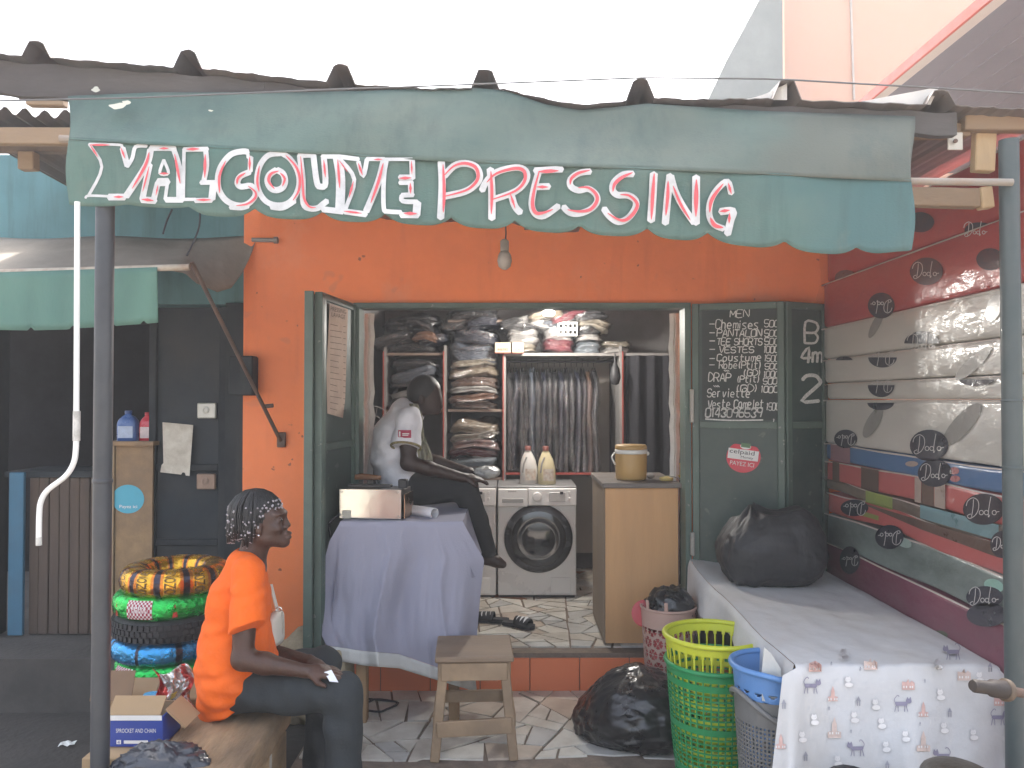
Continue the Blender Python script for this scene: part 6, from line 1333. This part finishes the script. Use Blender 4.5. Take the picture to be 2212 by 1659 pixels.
ob = thing('open_carton', 'old brown carton with raised flaps against the tyres', 'box', P(300, 1560, 3.4))
oz = P(290, 1500, 3.42).z; ox = P(300, 1500, 3.42).x
part(ob, 'carton', MB().box((ox + .05, 3.5, oz / 2), (.42, .26, oz), ch=.004), KR)
part(ob, 'flap', MB().box((ox - .09, 3.38, oz + .05), (.17, .005, .12), Matrix.Rotation(-.35, 3, 'X')), M('brown_card', (.2, .13, .08), .85, .15))
part(ob, 'flap', MB().box((ox + .16, 3.36, oz + .02), (.12, .005, .13), Matrix.Rotation(.5, 3, 'X') @ Matrix.Rotation(.4, 3, 'Y')), KR)
m = MB().grid(lambda a, b: P(lerp(330, 405, a) + 22 * b + 10 * math.sin(b * 7), lerp(1445, 1555, b) + 12 * math.sin(a * 5), 3.28 + .05 * noise.noise(Vector((a * 3, b * 4, 0))) + .03 * noise.noise(Vector((a * 9, b * 9, 5)))), 26, 34)
wr_ = solid(solo('foil_wrapper', m, foil('silver_wrapper', (.6, .58, .56), .5, 20), 'crumpled silver and red foil wrapper on the cartons', 'wrapper', 'all'), .002)
wr_.data.materials.append(RF); wr_.data.materials.append(M('yellow_wrap_print', (.65, .5, .05), .4))
for p_ in wr_.data.polygons:
    i, j = p_.index % 26, p_.index // 26; q = (i + 3 * math.sin(j * .35))
    p_.material_index = 1 if (q < 4 or 20 < q < 24) else 2 if (9 < i < 14 and 12 < j < 17) else 0
m = MB().lathe([(.001, .012), (.03, .012), (.035, .0), (.03, -.004)], P(327, 1505, 3.3), 20); solo('blue_disc', m, M('blue_cap', (.1, .35, .6), .3), 'small blue plastic disc among the cartons', 'disc', 50)
solo('black_bag', blob(P(352, 1652, 2.8), (.145, .09, .065), bz0 - .09, .2, 3.2, 1, 48, 30, seed=12), M('blue_black_bag', (.03, .034, .045), .35, .1, 5, .8, 9, coat=.2), 'crumpled dark plastic bag at the foot of the pole beside the bench', 'bag', 'all')
bn = thing('wooden_bench', 'rough wooden box bench the woman in orange sits on', 'bench', (-1.085, 2.95, 0))
BW = M('bench_wood', (.3, .2, .11), .8, .4, 7, .6, 40, dirt=(.13, .088, .055), dscale=5, damt=.8, stretch=(1, .3, 1))
def slab():
    m = MB(); cs = []; hx_, hz_, e = .172, .052, .02
    for sx, sz, a0 in ((1, 1, 0), (-1, 1, 1), (-1, -1, 2), (1, -1, 3)):
        for k in range(4): a = (a0 + k / 3) * math.pi / 2; cs.append(((hx_ - e) * sx + e * math.cos(a), (hz_ - e) * sz + e * math.sin(a)))
    cs2 = []
    for i in range(len(cs)):
        for k in range(4): cs2.append((lerp(cs[i][0], cs[(i + 1) % len(cs)][0], k / 4), lerp(cs[i][1], cs[(i + 1) % len(cs)][1], k / 4)))
    n = len(cs2); ns = 60
    for j in range(ns + 1):
        y = lerp(2.545, 3.365, j / ns)
        for x, z in cs2:
            w_ = noise.fractal(Vector((x * 6, y * 5, z * 9)), 1, 2, 4); m.v.append((-1.085 + x * (1 + .03 * w_), y + .012 * noise.noise(Vector((x * 20, z * 20, j // 30))), .463 + z + .006 * w_ - .006 * abs(noise.noise(Vector((x * 30, y * 4, 2))))))
    m.f = [(j * n + i, j * n + (i + 1) % n, (j + 1) * n + (i + 1) % n, (j + 1) * n + i) for j in range(ns) for i in range(n)] + [tuple(range(n)), tuple(ns * n + i for i in range(n))[::-1]]
    return m
part(bn, 'seat_slab', slab(), BW, 'all')
for k in range(2):
    part(bn, 'side_plank', MB().box((-.935, 2.955, .105 + k * .2), (.024, .78, .196), ch=.004), BW); part(bn, 'side_plank', MB().box((-1.235, 2.955, .105 + k * .2), (.024, .78, .196), ch=.004), BW)
for k in range(2): part(bn, 'end_plank', MB().box((-1.085, 3.335, .105 + k * .2), (.27, .022, .196), ch=.004), BW); part(bn, 'end_plank', MB().box((-1.085, 2.575, .105 + k * .2), (.27, .022, .196), ch=.004), BW)
part(bn, 'paint_smear', MB().box((-.9215, 3.12, .3), (.002, .025, .2)), M('smear', (.4, .36, .3), .9, .2, 30))
sk = blob((-1.09, 4.45, .24), (.22, .17, .27), .02, .1, 2, .8, seed=21, crease=.015); solo('burlap_sack', sk, M('burlap', (.36, .3, .2), .95, .12, 40, .4, 160), 'beige burlap sack leaning behind the woman by the green door', 'sack', 'all')
# ------------------------------------------------------------------ parked moped at right
hb = thing('parked_moped', 'parked moped, only its brown handlebar grip and seat in view', 'moped', (1.4, 2.2, 0))
GRIP = M('worn_grip', (.03, .022, .018), .6, .15, 12, .1, 60, dirt=(.055, .04, .03), dscale=10, damt=.4)
ga, gb2 = P(2101, 1481, 1.92), P(2168, 1490, 1.95); dd = (gb2 - ga).normalized()
part(hb, 'grip', MB().tube([ga, ga + dd * .006, lerp(ga, gb2, .55), lerp(ga, gb2, .62), gb2], [.0125, .0155, .0155, .0205, .0215], 18), GRIP, 60)
part(hb, 'grip_collar', MB().tube([gb2, gb2 + dd * .004, gb2 + dd * .012], [.024, .027, .026], 18), M('collar', (.1, .07, .045), .5), 60)
hc = Vector((1.46, 2.06, 1.06))
part(hb, 'handlebar', MB().tube(catmull([gb2, gb2 + dd * .12, hc + Vector((-.06, -.02, -.02)), hc, hc + Vector((.08, .03, -.01)), hc + Vector((.3, .12, .02))], 5), .011, 10), IRON, 60)
fwd = Vector((.39, -.92, 0)); BODY = M('moped_body', (.12, .03, .03), .35, .05, coat=.5); wc0, wc1 = hc + fwd * .25, hc - fwd * .72
part(hb, 'fork', MB().tube([hc, Vector((wc0.x, wc0.y, .24))], .02, 10), IRON)
part(hb, 'frame', MB().tube([hc + Vector((0, 0, -.35)), hc - fwd * .3 + Vector((0, 0, -.7)), Vector((wc1.x, wc1.y, .24))], .03, 10), BODY)
for wc in (wc0, wc1):
    rr = Matrix((fwd, Vector((0, 0, 1)), fwd.cross(Vector((0, 0, 1))))).transposed(); wl = part(hb, 'wheel', MB().lathe([(.23 + .03 * math.cos(a), .03 * math.sin(a)) for a in [k * .785 for k in range(8)]], Vector((wc.x, wc.y, .262)), 32, rr, close=True), RUB, 60)
    cpart(wl, 'rim', MB().lathe([(.2, -.012), (.2, .012), (.03, .03), (.03, -.03)], Vector((wc.x, wc.y, .262)), 24, rr, close=True), STEEL)
sc0 = P(2105, 1716, 2.5); m = blob((sc0.x, sc0.y, sc0.z), (.12, .22, .065), 0, .01, 2, .9, 40, 20, seed=1, crease=0)
part(hb, 'seat', m, M('brown_seat', (.05, .042, .03), .5, .1, 6, .1, 60), 'all')
part(hb, 'seat_post', MB().tube([(sc0.x, sc0.y, sc0.z - .04), hc - fwd * .45 + Vector((0, 0, -.6))], .03, 8), BODY)
cl_ = [P(u, v, 4.6) for u, v in ()]
ring = [Vector((P(815, 1510, 4.6).x + .1 * math.cos(a) + .02 * math.sin(3 * a), 4.62 + .09 * math.sin(a), .026 + .002 * math.sin(5 * a))) for a in [k * .35 for k in range(21)]]
solo('floor_cable', MB().tube(ring + [Vector((-.95, 4.75, .026)), Vector((-1.0, 4.86, .05))], .006, 6), BLACK, 'loop of black cable lying on the tiles under the ironing table', 'cable', 'all')
p = P(170, 1572, 4.1); solid(solo('paper_scrap', MB().grid(lambda a, b: (-2.28 + .07 * a, 4.1 + .05 * b, .014 + .012 * abs(math.sin(a * 5 + b * 3))), 6, 4), WHITE, 'small white paper scrap on the pavement left of the grey pole', 'paper'), .001)
# ------------------------------------------------------------------ people
SKIN = M('dark_skin', (.062, .027, .0165), .5, .25, 16, .12, 90, sub=.05); HAIR = M('black_hair', (.012, .011, .011), .5, .1, 30, .3, 200)
def hand(B, wrist, dirn, palm_n, s=1.0, curl=.5, side=1):
    """palm and five fingers from wrist along dirn; palm_n: palm normal; side: thumb side"""
    d, n = Vector(dirn).normalized(), Vector(palm_n).normalized(); n = (n - d * n.dot(d)).normalized(); l = d.cross(n) * side; wr = Vector(wrist)
    B.cap(wr, wr + d * .05 * s, .024 * s, .028 * s, .012, c=wr); kn = []
    for k, off in enumerate((-.03, -.01, .01, .028)): kn.append(wr + d * (.088 - .004 * abs(k - 1)) * s + l * off * s)
    for p in kn: B.cap(wr + d * .03 * s + (p - wr).project(l) * .7, p, .016 * s, .0125 * s, .012)
    for k, p in enumerate(kn):
        L_ = (.062, .072, .068, .052)[k] * s; a = p; dr = d
        for j in range(3):
            dr = (dr + n * curl * (.55 if j else .35)).normalized(); b = a + dr * L_ * (.45, .32, .26)[j]; B.cap(a, b, (.0100, .0092, .0082)[j] * s, (.0094, .0084, .0072)[j] * s, .005); a = b
    t0 = wr + d * .025 * s - l * .025 * s; t1 = t0 + (d * .6 - l * .6 + n * .4).normalized() * .04 * s; t2 = t1 + (d * .9 - l * .1 + n * .4).normalized() * .03 * s
    B.cap(t0, t1, .0135 * s, .0115 * s, .01); B.cap(t1, t2, .011 * s, .0085 * s, .006)
# --- woman in the orange T-shirt, in profile, facing right
GY = 3.30
q = lambda u, v, y=GY: P(u, v, y)
wo = thing('person', 'person in an orange T-shirt and dark trousers seated in profile on the wooden bench', 'person', (q(520, 1500).x, GY, 0))
B = SDF((-1.36, 2.94, .0), (-.5, 3.68, 1.42), .0052)
B.ell(q(557, 1114), (.097, .073, .093), .02)                                   # cranium
B.ell(q(581, 1119), (.066, .060, .062), .025); B.ell(q(588, 1151), (.060, .054, .050), .025)      # face
B.cap(q(566, 1160, GY - .036), q(608, 1169, GY - .012), .028, .020, .025); B.cap(q(566, 1160, GY + .036), q(608, 1169, GY + .012), .028, .020, .025)   # jaw
B.ell(q(615, 1171), (.020, .022, .019), .014)                                  # chin
B.ell(q(607, 1108), (.022, .050, .011), .016)                                  # brow
B.cap(q(614, 1115), q(622, 1134), .0065, .0115, .012); B.ell(q(619, 1138, GY - .013), (.011, .009, .0075), .006); B.ell(q(619, 1138, GY + .013), (.011, .009, .0075), .006)
B.ell(q(622, 1152), (.0150, .022, .0085), .007); B.ell(q(622, 1160.5), (.0150, .020, .0085), .006)   # pursed lips
for s in (-1, 1):
    B.ell(q(607, 1121, GY + s * .037), (.014, .016, .009), .010, mode='sub'); B.ell(q(604, 1122, GY + s * .034), (.013, .014, .0095), .004)
    B.ell(q(594, 1141, GY + s * .044), (.026, .017, .02), .02)                 # cheek
    B.ell(q(558, 1142, GY + s * .072), (.016, .010, .028), .008)               # ear
B.chain([(q(556, 1160), .052), (q(548, 1190), .050), (q(540, 1215), .062)], .025)
B.cap(q(534, 1235), q(518, 1400), .07, .09, .03, sc=(1, .68, 1)); B.cap(q(518, 1400), q(512, 1480), .09, .09, .03, sc=(1, .68, 1))
for s, sh, el, wr_, in ((-1, q(534, 1246, 3.135), q(524, 1424, 3.075), q(660, 1450, 3.10)), (1, q(534, 1246, 3.465), q(540, 1400, 3.53), q(668, 1428, 3.36))):
    mid = sh.lerp(el, .5); B.chain([(sh, .054), (mid, .045), (el, .039)], .02); B.chain([(el, .040), (el.lerp(wr_, .35), .039), (wr_, .024)], .02)
hand(B, q(660, 1450, 3.10), Vector((1, .25, -.10)), Vector((.1, .3, -1)), .95, .35, 1)
hand(B, q(668, 1428, 3.36), Vector((1, -.5, -.32)), Vector((.1, -.3, -1)), .95, .35, -1)
LEG = ((q(500, 1487, 3.2), q(742, 1496, 3.14), q(738, 1775, 3.12)), (q(500, 1470, 3.4), q(700, 1436, 3.50), q(690, 1690, 3.55)))
for a, b, c_ in LEG:
    c_ = Vector((c_.x, c_.y, .09)); B.chain([(a, .088), (b, .058)], .03); B.chain([(b, .056), (b.lerp(c_, .4), .052), (c_, .034)], .02)
    B.chain([(c_ + Vector((-.02, 0, -.05)), .034), (c_ + Vector((.08, 0, -.058)), .03), (c_ + Vector((.15, 0, -.066)), .022)], .02)
part(wo, 'body', B.mb(), SKIN, 'all')
for s in (-1, 1):
    ec = q(605.6, 1122.5, GY + s * .0365); part(wo, 'eye', MB().sphere(ec, (.0085, .0095, .0055), 12, 8), M('eye_white', (.22, .2, .18), .3, .03), 'all')
    part(wo, 'eye', MB().sphere(ec + Vector((.0055, s * .004, -.0005)), .0050, 10, 8), M('iris', (.015, .01, .008), .15), 'all')
part(wo, 'earring', MB().sphere(q(559, 1157, GY - .085), .0045, 8, 6), M('stud', (.85, .85, .85), .15, 0, metal=.8), 'all')
# hair: cap plus beaded braids
H = SDF((-1.2, 3.18, 1.05), (-.84, 3.42, 1.44), .005)
H.ell(q(552, 1110), (.103, .079, .092), .01)
H.ell(q(640, 1150), (.095, .12, .098), .012, mode='sub')
H.ell(q(560, 1215), (.12, .12, .10), .012, mode='sub')
hr = part(wo, 'hair', H.mb(), HAIR, 'all')
br, bd_ = MB(), MB(); r9 = random.Random(5)
hc_ = q(552, 1108); crown = q(548, 1072)
for k in range(210):
    az = r9.uniform(-math.pi, math.pi)                       # 0 = face side (+x)
    fr_ = math.cos(az); ln = .115 - .125 * max(0, fr_) ** .8 + r9.uniform(-.03, .012); ln = max(.012, ln)
    if fr_ > .75: ln = r9.uniform(.004, .035)
    dx_, dy_ = math.cos(az), math.sin(az); pts = []
    for t_ in (0, .25, .5, .75, 1.0):
        a = t_ * math.pi / 2 * (1 if fr_ < .5 else .8); pts.append(hc_ + Vector((dx_ * .108 * math.sin(a), dy_ * .084 * math.sin(a), .097 * math.cos(a))))
    e = pts[-1]; j = Vector((r9.gauss(0, .004), r9.gauss(0, .004), 0))
    pts += [e + Vector((-.004 * dx_, -.003 * dy_, -ln * .5)) + j, e + Vector((-.016 * dx_ - (.010 if fr_ < 0 else 0), -.008 * dy_, -ln)) + j]
    br.tube(pts, .0046, 5)
    bd_.sphere(pts[-1], .0042, 7, 5)
    for f_ in range(r9.choice((0, 1, 1, 2))):
        i_ = r9.choice((3, 4, 4, 5, 5, 5)) if ln > .03 else r9.choice((3, 4)); b = pts[i_].lerp(pts[min(i_ + 1, 6)], r9.random()); bd_.sphere(b + Vector((dx_ * .005, dy_ * .005, 0)), .004, 7, 5)
cpart(hr, 'braids', br, HAIR, 'all'); cpart(hr, 'beads', bd_, kind='stuff', smooth='all', mat=M('silver_beads', (.42, .39, .41), .25, .3, 30, metal=.3))
# T-shirt
T = SDF((-1.36, 2.94, .45), (-.8, 3.68, 1.25), .0055)
yc = (1, .66, 1)
T.chain([(q(531, 1222), .076), (q(517, 1293), .110), (q(511, 1393), .134), (q(513, 1450), .143)], .03, sc=yc)
T.cap(q(513, 1450), q(501, 1500), .143, .120, .03, sc=yc, plane=(q(515, 1512), (.45, 0, -1)))
T.cap(q(536, 1236, 3.15), q(536, 1236, 3.45), .058, .058, .03)
for s, y0, y1 in ((-1, 3.14, 3.055), (1, 3.46, 3.55)):
    a, b = q(536, 1242, y0), q(536, 1356, y1); T.cap(a, b + (b - a) * .3, .060, .068, .022, plane=(b, (b - a) + Vector((.05, 0, .0))))
T.cap(q(545, 1185), q(556, 1160), .056, .07, .006, mode='sub')
def wr1(x, y, z):
    f = .0035 * np.sin(46 * z + 34 * x + 3 * np.sin(24 * y)) * np.clip((1.0 - z) / .3, 0, 1) + .0025 * np.sin(34 * x - 50 * z + 14 * y + 2 * np.sin(40 * z)) - .002
    return f + .002 * np.sin(95 * z - 30 * y + 20 * x) * np.clip((.8 - z) / .2, 0, 1)
T.wob(wr1)
SHT = M('orange_jersey', (.8, .125, .003), .85, .06, 4, .45, 20)
ts = part(wo, 'shirt', T.mb(), SHT, 'all')
def spr(a, b):
    v = lerp(1268, 1390, b); rr = pw(v, [1222, 1293, 1393, 1450], [.076, .110, .134, .143]) + .005; uc = pw(v, [1222, 1293, 1393, 1450], [531, 517, 511, 513]); u = uc - rr / .001886 + 2 + 13 * a; dx_ = (u - uc) * .001886
    return P(u, v, 3.3 - math.sqrt(max(0, rr * rr - dx_ * dx_)) / .66 - .006)
m = MB().grid(spr, 6, 14); part(wo, 'shirt_print', m, M('print_patch', (.5, .42, .4), .8, .7, 60, dirt=(.04, .04, .05), dscale=45, damt=1, dsharp=.04))
# trousers
K = SDF((-1.36, 2.98, .02), (-.48, 3.68, .8), .0062)
K.ell(q(515, 1484), (.11, .17, .085), .03)
for i, (a, b, c_) in enumerate(LEG):
    c_ = Vector((c_.x + .005, c_.y, .12)); K.chain([(a.lerp(b, .08), .088), (a.lerp(b, .55), .084), (b, .071)], .03); K.chain([(b, .072), (b.lerp(c_, .25), .070), (b.lerp(c_, .7), .072), (c_, .078)], .025)
K.wob(lambda x, y, z: .003 * np.sin(70 * x + 25 * z) * np.sin(22 * y) + .0025 * np.sin(50 * z + 20 * x))
part(wo, 'trousers', K.mb(), M('charcoal_trousers', (.02, .025, .028), .85, .1, 5, .15, 120), 'all')
for a, b, c_ in LEG: part(wo, 'sandal', MB().box((c_.x + .055, c_.y, .012), (.26, .09, .022), ch=.008), BLACK)
# shoulder bag on the far side
BGW = M('cream_leather', (.6, .56, .48), .45, .04, 8, .05, 60)
sbg = thing('shoulder_bag', 'small cream shoulder bag hanging at the seated woman\'s side', 'bag', q(598, 1400, 3.40))
G2 = SDF((q(575, 0, 3.40).x - .02, 3.30, q(0, 1405, 3.4).z - .05), (q(625, 0, 3.4).x + .04, 3.52, q(0, 1300, 3.4).z + .05), .005)
G2.cap(q(597, 1334, 3.40), q(596, 1378, 3.40), .028, .031, .02, sc=(1, .42, 1), c=q(597, 1334, 3.40)); bo = part(sbg, 'pouch', G2.mb(), BGW, 'all')
part(sbg, 'strap', MB().bar(q(585, 1262, 3.42), q(599, 1318, 3.40), .03, .006, .002, (1, 0, .3)), BGW)
part(sbg, 'flap_seam', MB().tube([q(609, 1322, 3.39), q(612, 1355, 3.39), q(606, 1390, 3.39)], .003, 6), M('seam', (.42, .38, .32), .5))
part(sbg, 'buckle', MB().tube([q(602, 1316, 3.38) + Vector((.012 * math.cos(k * .785), 0, .009 * math.sin(k * .785))) for k in range(9)], .003, 6), STEELBRIGHT)
solid(solo('paper_slip', MB().poly([q(700, 1452, 3.09), q(716, 1447, 3.1), q(731, 1474, 3.075), q(712, 1472, 3.07)]), M('white_slip', (.72, .74, .78), .7, .02), 'white paper slip held in the seated woman\'s hand', 'paper'), .001)
# --- man seated on the ironing table
MY = 5.08
r = lambda u, v, y=MY: P(u, v, y)
mn = thing('person', 'person in a white T-shirt and black trousers sitting hunched on the ironing table', 'person', r(880, 1085))
B = SDF((-1.02, 4.72, .55), (.02, 5.42, 2.05), .0075)
B.ell(r(918, 850), (.094, .078, .108), .03, Matrix.Rotation(.7, 3, 'Y')); B.ell(r(933, 872), (.062, .058, .075), .03, Matrix.Rotation(.75, 3, 'Y')); B.ell(r(943, 889), (.026, .03, .022), .02)
B.cap(r(949, 868), r(953, 878), .008, .013, .01)
for s in (-1, 1): B.ell(r(910, 862, MY + s * .08), (.016, .01, .028), .008)
B.chain([(r(912, 872), .056), (r(893, 893), .062)], .03)
B.cap(r(876, 905), r(862, 985), .09, .11, .04, sc=(1, .66, 1)); B.cap(r(862, 985), r(872, 1055), .12, .125, .04, sc=(1, .66, 1))
for s, sh, el, wr_ in ((-1, r(884, 908, 4.86), r(882, 1000, 4.80), r(1000, 1032, 4.86)), (1, r(884, 908, 5.28), r(915, 990, 5.34), r(1000, 1015, 5.2))):
    B.chain([(sh, .062), (sh.lerp(el, .55), .052), (el, .045)], .02); B.chain([(el, .045), (el.lerp(wr_, .35), .043), (wr_, .029)], .02)
hand(B, r(1000, 1032, 4.86), Vector((1, .45, -.1)), Vector((0, .3, -1)), 1.05, .5, 1); hand(B, r(1000, 1015, 5.2), Vector((1, -.5, -.2)), Vector((0, -.3, -1)), 1.05, .5, -1)
ML = ((r(885, 1055, 4.98), r(1003, 1052, 4.93), r(1056, 1196, 4.95)), (r(885, 1055, 5.2), r(985, 1056, 5.26), r(1010, 1200, 5.36)))
for a, b, c_ in ML:
    B.chain([(a, .10), (b, .066)], .03); B.chain([(b, .064), (b.lerp(c_, .35), .06), (c_, .038)], .02)
    B.chain([(c_ + Vector((-.025, 0, -.035)), .034), (c_ + Vector((.05, 0, -.05)), .032), (c_ + Vector((.085, 0, -.065)), .024)], .02)
part(mn, 'body', B.mb(), M('dark_skin2', (.034, .016, .011), .5, .1, 10, sub=.03), 'all')
Hh = SDF((-.75, 4.95, 1.6), (-.4, 5.22, 2.05), .007); Hh.ell(r(914, 845), (.1, .085, .108), .01, Matrix.Rotation(.7, 3, 'Y')); Hh.ell(r(954, 890), (.1, .12, .11), .01, mode='sub'); part(mn, 'hair', Hh.mb(), HAIR, 'all')
T = SDF((-1.05, 4.72, .98), (-.4, 5.42, 1.85), .0075)
T.chain([(r(876, 897), .108), (r(860, 942), .146), (r(856, 985), .150), (r(864, 1030), .142)], .03, sc=(1, .64, 1)); T.cap(r(864, 1030), r(872, 1062), .142, .13, .03, sc=(1, .64, 1), plane=(r(872, 1062), (-.25, 0, -1)))
T.cap(r(884, 903, 4.88), r(884, 903, 5.26), .068, .068, .03)
for y0, y1 in ((4.86, 4.80), (5.28, 5.34)): a, b = r(884, 906, y0), r(877, 965, y1); T.cap(a, b + (b - a) * .3, .078, .090, .02, plane=(b, b - a))
T.cap(r(893, 885), r(908, 862), .062, .08, .008, mode='sub')
T.wob(lambda x, y, z: .004 * np.sin(45 * z + 35 * x) * np.sin(15 * y) + .003 * np.sin(30 * x - 60 * z + 10 * y))
part(mn, 'shirt', T.mb(), M('white_jersey', (.74, .74, .78), .85, .05, 4, .45, 18), 'all')
m = MB(); cu_, ra_ = [], []
a, b = r(884, 906, 4.86), r(877, 965, 4.80); ax = (b - a).normalized(); sx_ = Vector((1, 0, 0)); sx_ = (sx_ - ax * sx_.dot(ax)).normalized(); sy_ = ax.cross(sx_)
m.tube([b + (sx_ * math.cos(t_) + sy_ * math.sin(t_)) * .0885 for t_ in [2 * math.pi * k / 28 for k in range(29)]], .007, 6); part(mn, 'sleeve_trim', m, M('sleeve_trim', (.24, .2, .09), .8, .6, 80))
m = MB().grid(lambda x, y: r(lerp(860, 888, x), lerp(929, 946, y), 4.828 - math.sqrt(.102 ** 2 - (lerp(-.056, .026, x)) ** 2)), 10, 3); sp = part(mn, 'sleeve_badge', m, M('badge_red', (.36, .03, .07), .7, .15, 20))
m = MB(); rect(m, 862, 932, 865, 943, lambda x, y: r(x, y, 4.718)); rect(m, 869, 936, 884, 938, lambda x, y: r(x, y, 4.718)); rect(m, 869, 939.5, 882, 941, lambda x, y: r(x, y, 4.718)); cpart(sp, 'badge_print', m, WPRINT)
m = MB().grid(lambda x, y: r(lerp(lerp(884, 903, y), lerp(902, 934, y), x) + 3 * math.sin(y * 9), lerp(872, 1000, y), lerp(4.93, 4.83, min(1, y * 2)) + .02 * math.sin(x * 9)), 10, 24)
solid(solo('scarf', m, M('striped_scarf', (.33, .31, .22), .9, .5, 34, stretch=(3, 1, .3), dirt=(.06, .06, .05), dscale=22, damt=.8), 'patterned scarf around the neck of the hunched man', 'scarf', 'all'), .004)
K = SDF((-1.0, 4.78, .68), (-.02, 5.5, 1.5), .0078); K.ell(r(878, 1056), (.15, .2, .1), .03)
for a, b, c_ in ML: K.chain([(a, .112), (b, .082)], .03); K.chain([(b, .08), (b.lerp(c_, .5), .068), (b.lerp(c_, .96), .052)], .025)
part(mn, 'trousers', K.mb(), M('black_trousers', (.018, .019, .021), .85, .1, 5), 'all')
# things in his lap: a wrapped packet
solo('wrapped_packet', blob(r(1052, 1020, 5.05), (.075, .06, .035), 0, .2, 3, 1, 30, 18, seed=31), M('packet', (.4, .4, .38), .3, .4, 14, .6, 20, coat=.8), 'small plastic-wrapped packet in the hands of the hunched man', 'packet', 'all')
# ------------------------------------------------------------------ thin volume added to imitate the veiling glare of the lens
hz = solo('veil_haze', MB().box((3, 9, 5.5), (40, 36, 13.4)), M('x', (1, 1, 1)), None, None, kind='stuff')
hm = bpy.data.materials.new('veil_haze'); hm.use_nodes = True; ht = hm.node_tree
for n_ in list(ht.nodes): ht.nodes.remove(n_)
ho = ht.nodes.new('ShaderNodeOutputMaterial'); hv_ = ht.nodes.new('ShaderNodeVolumePrincipled'); hv_.inputs['Density'].default_value = .0045; hv_.inputs['Color'].default_value = (.93, .95, 1, 1); hv_.inputs['Anisotropy'].default_value = .3
ht.links.new(hv_.outputs[0], ho.inputs['Volume']); hz.data.materials.clear(); hz.data.materials.append(hm)
